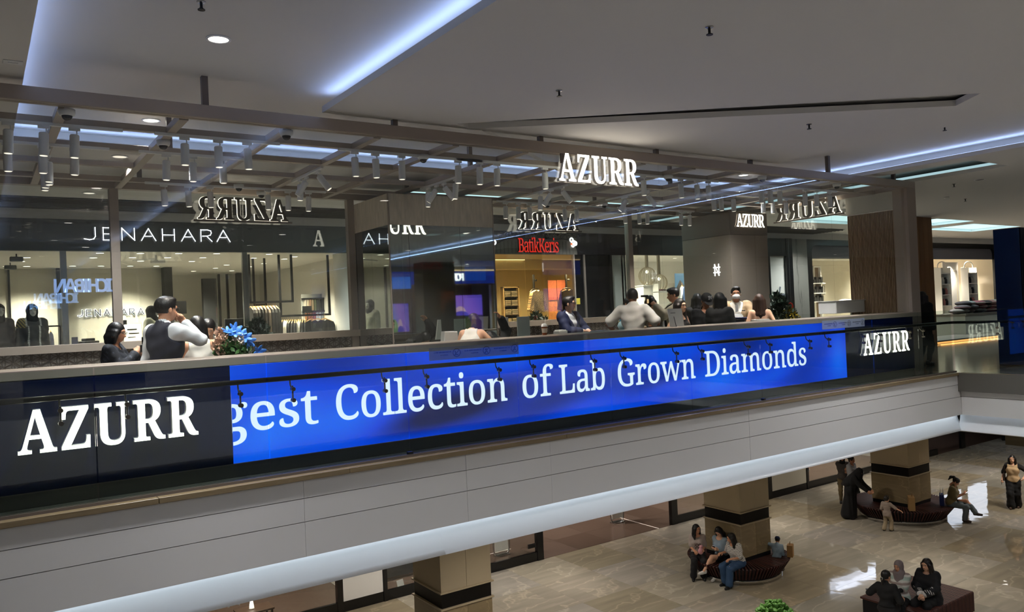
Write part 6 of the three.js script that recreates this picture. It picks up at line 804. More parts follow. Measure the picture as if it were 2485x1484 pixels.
// ---------- people on the gallery, behind the counter ----------
const faceCam = (x, z) => Math.atan2(-x, -z) / D2R; // turn that faces the viewer's gallery
const P = (x, y, z, alpha, o) => person({ at: [x, y, z], turn: faceCam(x, z) + alpha, shoes: 0x101012, ...o });
{ // photographer
  const p = P(1.31, 0, -10.25, 72, { label: 'person with a black bob and glasses in a dark patterned jacket holding up a camera', H: 1.6, skin: 'a', hair: 'bob', glasses: true, pitch: 6, lean: 4, legs: { color: 0x14161c }, rw: [-0.05, 1.31, 0.3], lw: [0.07, 1.27, 0.33], rh: 'grip', lh: 'grip', rp: [-0.5, -1, 0], lp: [0.5, -1, 0], rn: [1, 0.2, 0], ln: [-1, 0.2, 0],
    tops: [{ name: 'jacket', color: 0x10131c, sleeve: 1.85, hem: -0.16, g: 0.022, paint: (x, y, z) => (Math.abs(Math.sin(x * 60 + Math.sin(y * 28) * 2.2) * Math.sin(y * 45 + z * 50)) > 0.86 ? [0.055, 0.06, 0.085] : [0.006, 0.008, 0.014]) }] });
  const c = thing('camera', 'black camera with lens and strap held by the person with the bob', 'camera', p.W([0.01, 1.36, 0.39]), p.root.rotation.y);
  part(c, 'camera_body', [BC(0, 0, 0, 0.13, 0.09, 0.07, 0.012), BC(0, 0.055, 0, 0.05, 0.035, 0.05, 0.01)], mt.blackMetal);
  part(c, 'lens', [bar([0, 0, 0.03], [0, 0, 0.16], 0.036, 18), bar([0, 0, 0.16], [0, 0, 0.19], 0.042, 18)], mt.black);
  part(c, 'flash', [BC(0, 0.1, 0, 0.06, 0.07, 0.05, 0.01)], mt.blackMetal);
  part(c, 'strap', tube([[0.06, 0.02, 0], [0.075, -0.12, 0.03], [0.07, -0.3, 0.02], [0.05, -0.36, -0.1]], 0.009, 20, 6), mt.black);
}
P(1.66, 0, -8.95, 128, { label: 'person in a dark navy waistcoat over a white shirt touching the mouth with one hand', H: 1.84, fem: false, skin: 'a', hair: 'short', glasses: true, yaw: -8, pitch: 4, fine: 0.8, hh: 0.0045, legs: { color: 0x0e1118 }, rw: [-0.03, 1.44, 0.21], rp: [-0.55, -0.7, 0.4], rh: 'grip', rn: [0.4, 0.5, -0.8], lw: [0.2, 0.98, 0.2],
  tops: [{ name: 'shirt', color: 0xcfd3d8, sleeve: 1.9, hem: -0.05, neck: 0.064, ny: 0.56, g: 0.013 }, { name: 'waistcoat', color: 0x0c1226, sleeve: 0, strap: 0.155, hem: -0.17, neck: 0.1, ny: 0.54, g: 0.026, rough: 0.7 }] });
P(2.08, 0, -9.35, 190, { label: 'person with long straight black hair in a sleeveless white top, seen from behind', H: 1.63, skin: 'a', hair: 'straight', legs: { color: 0xd8d3ca }, rw: [-0.2, 1.0, 0.2], lw: [0.2, 1.0, 0.22], tops: [{ name: 'top', color: 0xdedad2, sleeve: 0, strap: 0.12, hem: -0.1, neck: 0.1, g: 0.014 }] });
P(2.33, 0, -9.9, -2, { label: 'person in a white blazer with tied-back dark hair looking down', H: 1.6, skin: 'c', hair: 'tied', pitch: 24, lean: 5, legs: { color: 0xd9d5cc }, rw: [-0.12, 1.0, 0.3], lw: [0.1, 1.0, 0.3], rn: [0, -1, 0], ln: [0, -1, 0], tops: [{ name: 'blouse', color: 0xcac6be, sleeve: 0, hem: -0.05, neck: 0.075, g: 0.01 }, { name: 'blazer', color: 0xe2dfd6, sleeve: 1.85, hem: -0.2, neck: 0.07, g: 0.024, open: { w: 0.09, y: 0.12 } }] });
P(5.73, 0, -9.5, 165, { label: 'person with long brown hair in a white strappy top leaning over the glass case', H: 1.62, skin: 'c', hair: 'verylong', hairC: 0x1d120c, lean: 30, pitch: -14, legs: { color: 0xc9c5bb }, rw: [-0.22, 1.0, 0.42], lw: [0.2, 0.98, 0.4], rp: [-0.6, -0.3, -0.2], tops: [{ name: 'top', color: 0xe3e0d8, sleeve: 0, strap: 0.1, hem: -0.12, neck: 0.12, g: 0.014 }] });
P(6.3, 0, -9.55, 195, { label: 'person in black bending low over the counter with one arm raised, back rounded', H: 1.6, skin: 'a', hair: 'long', lean: 62, pitch: 0, legs: { color: 0x0b0b0d }, rw: [-0.16, 1.52, 0.52], rp: [-0.4, -1, 0.2], lw: [0.25, 1.0, 0.5], tops: [{ name: 'jacket', color: 0x0c0c0f, sleeve: 1.9, hem: -0.18, g: 0.035 }] });
const suit = P(8.37, 0, -10.55, 52, { label: 'person in a navy suit with hands on the counter, face turned right', H: 1.75, fem: false, skin: 'c', hair: 'short', glasses: true, yaw: 28, fine: 0.85, hh: 0.0045, legs: { color: 0x0e1430 }, rw: [-0.05, 1.12, 0.32], lw: [0.08, 1.12, 0.33], rn: [0.3, -1, 0.2], ln: [-0.3, -1, 0.2], rp: [-0.8, -0.4, -0.4], lp: [0.8, -0.4, -0.4], tops: [{ name: 'shirt', color: 0xdadde2, sleeve: 1.93, hem: -0.02, neck: 0.062, ny: 0.56, g: 0.01 }, { name: 'suit_jacket', color: 0x121d46, sleeve: 1.82, hem: -0.24, neck: 0.075, ny: 0.53, g: 0.026, open: { w: 0.1, y: 0.16 }, rough: 0.75 }] });
P(10.5, 0, -11.45, 48, { label: 'person in a cream blazer looking down behind the person in the white polo', H: 1.72, fem: false, skin: 'b', hair: 'short', pitch: 22, lean: 7, legs: { color: 0xcdbf9f }, rw: [-0.05, 1.08, 0.42], lw: [0.12, 1.08, 0.38], rn: [0, -1, 0], ln: [0, -1, 0], tops: [{ name: 'blouse', color: 0xd9d4c8, sleeve: 0, hem: -0.02, neck: 0.07, g: 0.01 }, { name: 'blazer', color: 0xd9c9a4, sleeve: 1.85, hem: -0.22, neck: 0.075, g: 0.026, open: { w: 0.07, y: 0.2 } }] });
P(9.02, 0, -9.65, 176, { label: 'person in a pale short-sleeved polo with cropped hair, seen from behind', H: 1.83, fem: false, skin: 'd', hair: 'crop', hairC: 0x160e0b, fine: 0.85, lean: 4, legs: { color: 0x2c2c30 }, rw: [-0.3, 1.13, 0.22], lw: [0.3, 1.0, 0.2], rp: [-0.6, -0.6, -0.5], lp: [0.8, -0.2, -0.4], tops: [{ name: 'polo_shirt', color: 0xc2bfba, sleeve: 0.82, hem: -0.2, neck: 0.062, ny: 0.57, g: 0.024, wrinkle: 0.005 }] });
P(10.9, 0, -11.15, 182, { label: 'person with long dark hair in grey, back turned, beside the person filming', H: 1.73, skin: 'a', hair: 'long', hairC: 0x15100e, legs: { color: 0x55524e }, tops: [{ name: 'top', color: 0x8b8782, sleeve: 1.9, hem: -0.25, g: 0.02 }] });
{
  const p = P(11.0, 0, -10.6, -78, { label: 'person in a beige jacket with a dark bag strap filming with a camera rig', H: 1.85, fem: false, skin: 'a', hair: 'short', hairC: 0x1a1310, fine: 0.85, pitch: 8, legs: { color: 0x2a2a2c }, rw: [-0.05, 1.33, 0.36], lw: [0.08, 1.4, 0.36], rh: 'grip', lh: 'grip', rp: [-0.6, -1, 0], lp: [0.6, -1, 0], tops: [{ name: 'jacket', color: 0xa89c86, sleeve: 1.85, hem: -0.22, g: 0.03, wrinkle: 0.005 }] });
  p.part('bag_strap', tube([p.up([0.1, 0.52, 0.03]), p.up([0.05, 0.44, 0.155]), p.up([-0.05, 0.25, 0.175]), p.up([-0.15, 0.02, 0.12])].map((q) => q), 0.02, 16, 6), cloth(0x111112));
  const c = thing('camera_rig', 'tall handheld filming rig with screen, lamp and black camera before the beige jacket', 'camera', p.W([0.0, 1.3, 0.5]), p.root.rotation.y);
  part(c, 'handle', [bar([0, -0.35, 0], [0, 0.28, 0], 0.016, 10)], mt.bronzeDark); part(c, 'camera_body', BC(0.02, 0.02, 0.05, 0.11, 0.1, 0.12, 0.012), mt.black); part(c, 'lens', bar([0.02, 0.02, 0.1], [0.02, 0.02, 0.2], 0.035, 16), mt.black);
  part(c, 'screen', BC(0, 0.2, -0.03, 0.11, 0.08, 0.02, 0.006), glow(0xffd9a0, 0.9)); part(c, 'microphone', [bar([0, 0.3, -0.04], [0, 0.3, 0.1], 0.02, 12)], mt.darkGrey); part(c, 'white_fitting', BC(0.03, -0.08, 0.08, 0.08, 0.06, 0.08, 0.012), mt.white);
}
P(9.38, 0, -8.95, 50, { label: 'person with long wavy brown hair in a black sleeveless top facing right', H: 1.62, skin: 'c', hair: 'verylong', hairC: 0x1c120d, fine: 0.85, hh: 0.0045, yaw: 5, legs: { color: 0x121214 }, rw: [-0.22, 0.98, 0.1], lw: [0.18, 1.08, 0.3], ln: [0, -1, 0], tops: [{ name: 'top', color: 0x0c0c10, sleeve: 0, strap: 0.11, hem: -0.1, neck: 0.12, ny: 0.53, g: 0.013 }] });
P(12.05, 0, -11.0, 178, { label: 'person with dark hair behind the black cap, back against the taupe pillar', H: 1.74, skin: 'a', hair: 'long', legs: { color: 0x101012 }, tops: [{ name: 'shirt', color: 0x141416, sleeve: 1.8, hem: -0.2, g: 0.02 }] });
P(10.57, 0, -9.5, 24, { label: 'person in a black cap marked NY and a black tee looking down', H: 1.7, fem: false, skin: 'b', hair: 'crop', cap: { color: 0x131316, mark: 'NY' }, pitch: 28, lean: 8, fine: 0.85, hh: 0.0045, legs: { color: 0x121214 }, rw: [-0.12, 1.05, 0.34], lw: [0.1, 1.05, 0.34], tops: [{ name: 'tee', color: 0x0c0d12, sleeve: 0.85, hem: -0.2, g: 0.022 }] });
P(10.4, 0, -9.0, 166, { label: 'person all in black with very long black hair, seen from behind', H: 1.7, skin: 'a', hair: 'verylong', hairC: 0x050505, fine: 0.85, legs: { color: 0x08080a }, rw: [-0.16, 1.02, 0.24], lw: [0.16, 1.0, 0.25], tops: [{ name: 'jacket', color: 0x08080b, sleeve: 1.9, hem: -0.28, g: 0.03 }] });
{
  const p = P(11.97, 0, -9.95, 3, { label: 'person in a light brown suit, grey tie and white face mask carrying a tray', H: 1.82, fem: false, skin: 'b', hair: 'short', mask: true, fine: 0.85, hh: 0.0045, legs: { color: 0x8d7a62 }, rw: [-0.12, 1.1, 0.26], lw: [0.1, 1.06, 0.32], rh: 'grip', lh: 'grip', rn: [0.4, 0.9, 0], ln: [-0.4, 0.9, 0], lp: [0.9, -0.3, -0.3], rp: [-0.9, -0.3, -0.3], tops: [{ name: 'shirt', color: 0xd2cec6, sleeve: 1.93, hem: -0.02, neck: 0.062, ny: 0.56, g: 0.01 }, { name: 'suit_jacket', color: 0xa38b6c, sleeve: 1.82, hem: -0.24, neck: 0.075, ny: 0.53, g: 0.026, open: { w: 0.11, y: 0.1 } }] });
  p.part('tie', MG([extr([[-0.02, 0], [0.02, 0], [0.032, -0.28], [0, -0.33], [-0.032, -0.28]], 0.008, 0.002)].map((g) => { g.translate(0, 1.375, 0.118); g.rotateX(0); return g; })), cloth(0x8d8f92, 0.6));
  p.part('name_badge', BC(0.11, 1.27, 0.142, 0.06, 0.02, 0.006, 0.002), cloth(0x2a2420, 0.4));
  const t = p.W([0.0, 1.14, 0.36]);
  single('tray', 'dark navy presentation tray held by the masked person', 'tray', [BC(0, 0, 0, 0.36, 0.04, 0.26, 0.008), BC(0, -0.05, 0.02, 0.22, 0.05, 0.18, 0.008)], mt.navy, t, p.root.rotation.y);
  single('box', 'small white jewellery box standing on the navy tray', 'box', [BC(0, 0, 0, 0.18, 0.03, 0.12, 0.005), BC(0.01, 0.03, 0, 0.13, 0.03, 0.1, 0.005)], mt.white, [t[0], t[1] + 0.037, t[2]], p.root.rotation.y);
}
P(11.57, 0, -9.1, 186, { label: 'person with long brown hair in a white off-shoulder top, seen from behind', H: 1.65, skin: 'c', hair: 'verylong', hairC: 0x3a2419, fine: 0.85, hh: 0.0045, legs: { color: 0xd6d2c8 }, rw: [-0.25, 1.02, 0.1], lw: [0.25, 1.0, 0.15], tops: [{ name: 'top', color: 0xe6e3dd, sleeve: 0, strap: 0.2, hem: -0.1, top: 0.33, neck: 0.05, g: 0.016 }] });
P(16.75, 0, -8.95, 150, { label: 'person all in black outside the kiosk past the bronze corner post', H: 1.58, skin: 'a', hair: 'long', hairC: 0x040404, legs: { color: 0x070708 }, tops: [{ name: 'coat', color: 0x070708, sleeve: 1.9, hem: -0.45, g: 0.03 }] });
// ---------- people on the lower floor ----------
const HY = 0.565;
const sit = (x, z, alpha, o) => P(x, YL, z, alpha, { hipY: HY, fine: 1.0, hh: 0.006, ...o });
{
  const p = sit(14.78, -13.86, 4, { label: 'person with wavy black hair in a printed tee holding a pink pouch', H: 1.6, hair: 'long', yaw: 42, skin: 'a', legs: { color: 0x17171a }, wide: 0.03, shoes: 0x0b0b0c, ra: [-0.16, 0.085, 0.4], la: [0.1, 0.085, 0.36], rw: [-0.1, 0.72, 0.26], lw: [0.13, 0.76, 0.24], rn: [0, -1, 0], ln: [0, -0.5, 1], tops: [{ name: 'tee', color: 0xb9b0a8, sleeve: 0.8, hem: -0.02, g: 0.016, paint: (x, y, z, u) => (u[2] > 0.05 && Math.abs(u[0]) < 0.08 && u[1] > 0.16 && u[1] < 0.31 && Math.sin(u[0] * 90) * Math.cos(u[1] * 70) > -0.1 ? [0.12, 0.08, 0.08] : [0.42, 0.36, 0.33]) }] });
  single('pouch', 'pink soft pouch in the lap of the person with wavy hair', 'pouch', [new THREE.SphereGeometry(0.075, 16, 12).scale(1, 1.15, 0.8), new THREE.SphereGeometry(0.055, 14, 10).scale(1, 0.8, 0.8).translate(0.02, 0.1, 0)], cloth(0xd9a0a8), p.W([0.06, 0.73, 0.32]));
}
{
  const p = sit(15.08, -13.36, -28, { label: 'person in a light blue top and shorts, bare legs crossed, looking at a phone', H: 1.6, hair: 'long', pitch: 34, lean: 6, skin: 'c', legs: { color: 0x17181c, to: 0.55, name: 'shorts' }, shoes: 0xd5d3cf, ra: [-0.02, 0.085, 0.34], rk: [-0.1, 0.3, 1], la: [-0.18, 0.3, 0.62], lk: [-0.15, 1, 0.6], lf: [-0.5, -0.3, 0.8], rw: [-0.06, 0.82, 0.3], lw: [0.07, 0.8, 0.3], rh: 'grip', lh: 'grip', rn: [0.3, 0.6, -0.8], ln: [-0.3, 0.6, -0.8], tops: [{ name: 'top', color: 0x8fa0ac, sleeve: 1.85, hem: -0.03, g: 0.013 }] });
  const t = thing('phone', 'bright phone in the hands of the person in the light blue top', 'phone', p.W([0.0, 0.86, 0.36]), p.root.rotation.y); part(t, 'case', BC(0, 0, 0, 0.075, 0.15, 0.008, 0.003).rotateX(0.7), mt.black); part(t, 'screen', BC(0, 0, -0.006, 0.066, 0.138, 0.004).rotateX(0.7), glow(0xe8f2ff, 1.5));
}
sit(15.02, -12.8, -42, { label: 'person in a striped white tee and blue jeans leaning towards the phone', H: 1.62, hair: 'verylong', lean: 16, yaw: -26, skin: 'a', legs: { color: 0x2c4868 }, wide: 0.035, shoes: 0x0b0b0c, ra: [-0.12, 0.085, 0.36], la: [0.1, 0.085, 0.46], rw: [-0.24, 0.78, 0.32], lw: [0.12, 0.72, 0.36], rn: [0, -1, 0], ln: [0, -1, 0], fat: 1.12, tops: [{ name: 'tee', color: 0xd6d3cd, sleeve: 0.85, hem: -0.06, g: 0.02, h: 0.01, paint: (x, y, z, u, n) => (n[0] < 0.03 && n[1] < 0.25 ? Math.sin(n[1] * 190) : Math.sin(u[1] * 190)) > 0.62 ? [0.1, 0.1, 0.11] : [0.66, 0.64, 0.6] }] });
{
  sit(16.25, -12.62, 168, { label: 'person in a light blue sleeve and dark blue hat half hidden behind the near pillar', H: 1.15, hair: 'crop', cap: { color: 0x1c2740 }, skin: 'b', lean: 20, legs: { color: 0x22262e }, ra: [-0.1, 0.085, 0.4], la: [0.1, 0.085, 0.4], rw: [-0.15, 0.8, 0.3], lw: [0.36, 1.3, 0.2], lp: [0.7, -0.4, -0.3], tops: [{ name: 'shirt', color: 0x8ea3b4, sleeve: 1.8, hem: -0.08, g: 0.022 }] });
  const b = thing('paper_bag', 'brown paper bag on the near round bench behind the pillar', 'bag', [16.42, YL + 0.46, -12.42], 0.5); part(b, 'bag_body', extr([[-0.1, 0], [0.1, 0], [0.11, 0.28], [-0.11, 0.28]], 0.13, 0.003), M(0x9a7548, 0.85)); part(b, 'handle', tube([[-0.05, 0.28, 0.06], [-0.04, 0.35, 0.06], [0.04, 0.35, 0.06], [0.05, 0.28, 0.06]], 0.004, 14, 5), M(0x8b6a42, 0.85));
}
P(23.55, YL, -15.5, 2, { label: 'person in a black headscarf, grey-brown jacket and khaki trousers', H: 1.62, hh: 0.006, veil: 'hijab', veilC: 0x0a0a0b, skin: 'a', legs: { color: 0x7a6a4a }, rw: [0.06, 1.2, 0.22], lw: [0.14, 1.12, 0.22], tops: [{ name: 'jacket', color: 0x4f4a47, sleeve: 1.9, hem: -0.28, g: 0.025 }] });
{
  const p = P(23.42, YL, -15.1, 62, { label: 'person with a black bun, white tee and pale trousers holding a white cup', H: 1.62, hh: 0.006, hair: 'bun', skin: 'b', legs: { color: 0x6f6d68 }, wide: 0.04, rw: [-0.12, 1.14, 0.34], lw: [0.2, 0.95, 0.15], rh: 'grip', rn: [1, 0, 0], rp: [-0.5, -1, -0.3], tops: [{ name: 'tee', color: 0xa7a9ae, sleeve: 0.95, hem: -0.2, g: 0.03 }] });
  single('cup', 'white cup held by the person with the black bun', 'cup', lathe([[0, 0], [0.03, 0], [0.042, 0.11], [0.044, 0.115], [0, 0.115]], 18), mt.white, p.W([-0.08, 1.1, 0.42]));
  p.part('shoulder_bag', MG([BC(-0.2, 0.8, 0.02, 0.05, 0.16, 0.12, 0.015), tube([[-0.2, 0.88, 0.05], [-0.14, 1.2, 0.1], [0.02, 1.36, 0.02], [0.14, 1.42, -0.03]], 0.006, 18, 5)]), cloth(0x0b0b0c, 0.5));
}
P(22.03, YL, -14.25, 66, { label: 'person in a long black robe and veil bending towards the round bench', H: 1.66, hh: 0.006, veil: 'niqab', veilC: 0x060607, skin: 'a', lean: 24, pitch: 6, robe: { color: 0x060607, dz: -0.1 }, shoes: 0x060607, rw: [-0.1, 0.95, 0.55], lw: [0.12, 0.95, 0.55] });
P(21.57, YL, -12.85, 150, { label: 'small child in a beige tee reaching out one arm towards the bench slats', H: 0.98, hs: 1.45, hh: 0.007, fine: 0.75, fem: false, hair: 'short', hairC: 0x17100c, skin: 'c', legs: { color: 0x97876d }, wide: 0.04, shoes: 0x0b0b0c, ra: [-0.14, 0.085, 0.1], la: [0.12, 0.085, -0.12], rw: [-0.62, 1.06, 0.2], rp: [-0.3, -1, 0], rn: [0, -1, 0], lw: [0.24, 0.9, 0.1], tops: [{ name: 'tee', color: 0x938478, sleeve: 1.05, hem: -0.16, g: 0.03 }] });
{
  const p = sit(23.9, -12.2, 82, { label: 'person with a ponytail in an olive tee, legs crossed, reading a glowing phone', H: 1.64, hair: 'pony', pitch: 30, lean: 12, skin: 'a', legs: { color: 0x5e6a70 }, wide: 0.02, shoes: 0x3a2a20, ra: [-0.05, 0.085, 0.36], la: [-0.06, 0.32, 0.66], lk: [0, 1, 0.6], lf: [0, -0.1, 1], rw: [-0.08, 0.84, 0.34], lw: [0.08, 0.84, 0.34], rh: 'grip', lh: 'grip', rn: [0.3, 0.7, -0.6], ln: [-0.3, 0.7, -0.6], tops: [{ name: 'tee', color: 0x6b6142, sleeve: 0.95, hem: -0.08, g: 0.03 }] });
  const t = thing('phone', 'glowing phone held by the person with the ponytail', 'phone', p.W([0.0, 0.88, 0.42]), p.root.rotation.y); part(t, 'case', BC(0, 0, 0, 0.08, 0.16, 0.008, 0.003).rotateX(0.9), mt.black); part(t, 'screen', BC(0, 0, -0.006, 0.072, 0.15, 0.004).rotateX(0.9), glow(0xf2f6ff, 2));
}
{
  const p = P(26.56, YL, -11.62, -2, { label: 'person with long dark hair walking in a beige knit vest and wide black trousers', H: 1.66, hh: 0.006, hair: 'verylong', hairC: 0x120d0b, skin: 'c', legs: { color: 0x0a0a0c }, wide: 0.06, shoes: 0x4a3628, ra: [-0.08, 0.085, 0.12], la: [0.09, 0.085, -0.12], rw: [-0.3, 0.9, 0.06], lw: [0.3, 1.02, 0.1], rh: 'grip', lp: [1, -0.4, -0.5], tops: [{ name: 'blouse', color: 0x15100f, sleeve: 0.95, hem: 0.0, g: 0.02, neck: 0.08 }, { name: 'knit_vest', color: 0xb0946e, sleeve: 0, strap: 0.14, hem: -0.06, g: 0.03 }] });
  p.part('shoulder_bag', MG([BC(-0.24, 0.98, -0.06, 0.07, 0.24, 0.26, 0.02), tube([[-0.24, 1.1, 0.04], [-0.2, 1.4, 0.02], [-0.2, 1.42, -0.06], [-0.24, 1.1, -0.14]], 0.01, 16, 5)]), cloth(0x3a2a22, 0.6));
  single('phone', 'dark phone hanging in the hand of the walking person', 'phone', BC(0, 0, 0, 0.01, 0.14, 0.07, 0.003), mt.black, p.W([-0.31, 0.82, 0.09]), p.root.rotation.y);
}
{
  const p = sit(14.88, -8.95, 163, { label: 'person in a black cropped tee with tied hair, seen from behind', H: 1.62, hair: 'tied', skin: 'a', legs: { color: 0x1a1718 }, ra: [-0.1, 0.085, 0.4], la: [0.1, 0.085, 0.42], lw: [0.36, 0.78, 0.24], lh: 'grip', lp: [0.6, -0.6, -0.4], rw: [-0.26, 0.72, 0.2], yaw: -25, tops: [{ name: 'tee', color: 0x0a0a0b, sleeve: 0.95, hem: 0.05, g: 0.022 }] });
  single('phone', 'thin black phone held out by the person in the cropped tee', 'phone', BC(0, 0, 0, 0.15, 0.01, 0.07, 0.003), mt.black, p.W([0.44, 0.78, 0.3]), p.root.rotation.y + 0.4);
  p.hp('hair_clip', new THREE.TorusGeometry(0.03, 0.006, 6, 16, PI).rotateZ(PI / 2).translate(0, -0.03, -0.15), cloth(0xb9b4aa, 0.3));
}
sit(15.62, -9.1, -14, { label: 'person in a grey headscarf and striped top with black sleeves on the slatted bench', H: 1.64, veil: 'hijabLong', veilC: 0x7f7474, skin: 'a', yaw: -16, pitch: 8, legs: { color: 0x0d0d0f }, ra: [-0.1, 0.085, 0.42], la: [0.1, 0.085, 0.42], rw: [-0.02, 0.78, 0.28], lw: [0.0, 0.76, 0.32], rn: [0, -1, 0], ln: [0, -1, 0], tops: [{ name: 'undershirt', color: 0x0c0c0d, sleeve: 1.9, hem: 0, g: 0.012 }, { name: 'striped_top', color: 0xb8b8ae, sleeve: 0.95, hem: -0.08, g: 0.026, paint: (x, y, z, u, n) => { const q = (n[0] < 0.03 ? -n[1] + 0.46 : u[1]) * 15; const f = ((q % 3) + 3) % 3; return f < 1 ? [0.36, 0.45, 0.4] : f < 1.6 ? [0.6, 0.6, 0.56] : f < 2.3 ? [0.3, 0.24, 0.22] : [0.55, 0.55, 0.5]; } }] });
sit(16.05, -8.72, -24, { label: 'person with long dark hair in a black sweater with white-striped sleeves on the slatted bench', H: 1.7, hair: 'long', hairC: 0x140c0b, skin: 'c', yaw: -12, pitch: 4, lean: 4, fat: 1.18, legs: { color: 0x0b0b0d }, ra: [-0.1, 0.085, 0.42], la: [0.12, 0.085, 0.42], rw: [-0.02, 0.7, 0.36], lw: [0.06, 0.7, 0.36], rn: [0, -1, 0], ln: [0, -1, 0], rp: [-0.9, -0.4, -0.2], lp: [0.9, -0.4, -0.2], tops: [{ name: 'sweater', color: 0x0a0a0c, sleeve: 1.9, hem: -0.15, g: 0.04, h: 0.009, paint: (x, y, z, u, n) => (n[0] < 0.035 && n[1] > 0.17 && Math.sin(n[1] * 150) > 0.45 ? [0.62, 0.6, 0.58] : [0.006, 0.006, 0.008]) }] });
// ---------- lower level: shopfronts, pillars, benches ----------
{
  const Z = -17.5, fr = M(0x0a0b0e, 0.25), blackSkirt = M(0x08090c, 0.2);
  const w = structG('wall_lower_back'); part(w, 'header', BX(-14, 60, -1.9, -1.2, Z - 0.2, Z), mt.greyWall); part(w, 'white_panel', BX(6.87, 7.87, YL + 0.13, -1.9, Z - 0.1, Z + 0.004), mt.white); part(w, 'white_panel', BX(22.44, 24.38, YL + 0.15, -1.9, Z - 0.1, Z + 0.004), M(0xc9c4b4, 0.6)); part(w, 'white_panel', BX(-14, 3.2, YL + 0.13, -1.9, Z - 0.1, Z + 0.004), mt.white);
  const skirt = (a, b) => part(w, 'skirting', BX(a, b, YL, YL + 0.24, Z - 0.06, Z + 0.012), blackSkirt); skirt(-14, 12.45); skirt(17.75, 33.4);
  const post = (a, b) => part(w, 'post', BX(a, b, YL, -1.9, Z - 0.1, Z + 0.03), fr); post(6.72, 6.86); post(7.88, 7.98); post(12.44, 12.64); post(17.58, 17.83); post(22.2, 22.43); post(24.39, 24.5); post(31.2, 31.35);
  const win = structG('window_7'); for (const [a, b] of [[3.2, 6.72], [7.98, 10.86], [10.88, 12.44], [17.83, 22.2], [24.5, 27.8], [27.82, 31.2]]) part(win, 'glass_pane', BX(a, b, YL + 0.24, -1.9, Z - 0.045, Z - 0.037), glassShop);
  // shop interiors of the lower level
  const s = structG('wall_lower_shops'); part(s, 'back_wall', BX(-14, 40, YL, -1.3, -29.2, -29), mt.greyWall); part(s, 'ceiling', BX(-14, 40, -1.52, -1.42, -29, Z - 0.2), M(0xb9b2a6, 0.8)); for (const x of [3.1, 7.4, 22.3, 31.3]) part(s, 'side_wall', BX(x, x + 0.1, YL, -1.5, -29, Z - 0.12), mt.greyWall);
  part(s, 'floor', BX(-14, 40, YL - 0.2, YL - 0.006, -29, Z - 0.012), M(0x5a4a40, 0.25));
  seed = 77; const tg = BX(-0.597, 0.597, -0.006, 0, -0.597, 0.597), tms = [0x5c4d45, 0x574840, 0x61524a].map((h) => M(h, 0.22)); for (let i = 0; i < 8; i++) for (let j = 0; j < 6; j++) part(s, 'floor_tile', tg, tms[Math.floor(rnd() * 3)]).position.set(10.9 + 1.2 * i, YL, Z - 0.62 - 1.2 * j);
  part(s, 'floor_line', BX(17.0, 17.04, YL + 0.001, YL + 0.003, -22, Z), mt.white); part(s, 'floor_line', [BX(11.5, 12.5, YL + 0.001, YL + 0.004, -18.9, -18.87)], mt.white);
  for (const [x, z0, z1, lb] of [[20.7, -27.6, -23.2, 'left line light in the ceiling of the lower shop, mirrored in the floor'], [22.35, -28.1, -22.2, 'right line light in the ceiling of the lower shop, mirrored in the floor'], [18.45, -24.5, -23.1, 'short line light in the ceiling of the lower shop, mirrored in the floor']]) { single('line_light', lb, 'line light', BX(x - 0.09, x + 0.09, -1.46, -1.42, z0, z1, 0.01), glow(0xfff0e2, 5)); area(x, -1.47, (z0 + z1) / 2, 0.18, z1 - z0, [0, -1, 0.001], 0xfff0e2, 4); }
  for (const [x, z] of [[5, -19], [10, -20], [15, -20], [20, -19.5], [26, -19.5], [29, -20]]) spot(x, -1.6, z, x, YL, z, L.lowDown, 0xfff0e0, 62, 0.9, 8);
  // bright shop beyond, mirrored as white patches in the floor
  const bs = structG('wall_lower_bright_shop'); part(bs, 'light_wall', BX(33.5, 38, YL + 1.9, -1.6, Z - 0.3, Z - 0.25), glow(0xe6f0ff, 2.2)); part(bs, 'light_wall', BX(25.4, 30.6, -1.75, -1.32, -17.45, -17.35), glow(0xe2ecff, 2.6)); part(bs, 'floor', BX(33.4, 60, YL - 0.02, YL + 0.002, -26, Z), M(0x57463c, 0.2)); part(bs, 'frame', BX(35.3, 35.65, YL, -1.9, Z - 0.05, Z + 0.05), fr); part(bs, 'frame', BX(38.4, 38.8, YL, -1.9, -17.2, -16.9), fr); part(bs, 'stone_pier', BX(37.4, 44, YL, -1.3, -16.6, -12), M(0xb09a74, 0.4, { map: tileTex[1] }));
  area(28, -1.55, -17.3, 5, 0.4, [0, -0.6, 1], 0xe2ecff, 2);
  // stainless stands inside
  const st = (label, x, z) => { const o = thing('poster_stand', label, 'stand', [x, YL, z]); part(o, 'frame', tube([[-0.25, 1.3, 0], [-0.25, 0.12, 0], [-0.2, 0.03, 0], [0.2, 0.03, 0], [0.25, 0.12, 0], [0.25, 1.3, 0]], 0.022, 40, 8), mt.steel); part(o, 'panel', BX(-0.22, 0.22, 0.12, 1.3, -0.008, 0.008), mt.white); part(o, 'foot', BX(-0.22, 0.22, 0.004, 0.03, -0.12, 0.12, 0.006), mt.steel); return o; };
  st('white poster stand with bent steel frame inside the lower shop entrance', 16.6, -18.9); st('steel framed poster stand behind the lower shop glass left of the entrance', 12.0, -18.6); st('steel framed poster stand behind the glass beside the standing couple', 25.6, -18.8);
  single('door_handle', 'black lock plate on the glass left of the lower shop entrance', 'lock', [BX(-0.13, 0.13, -0.06, 0.06, 0, 0.03, 0.01), BX(-0.1, 0.1, -0.01, 0.01, 0.03, 0.05, 0.006)], mt.black, [12.28, -4.82, -17.53]);
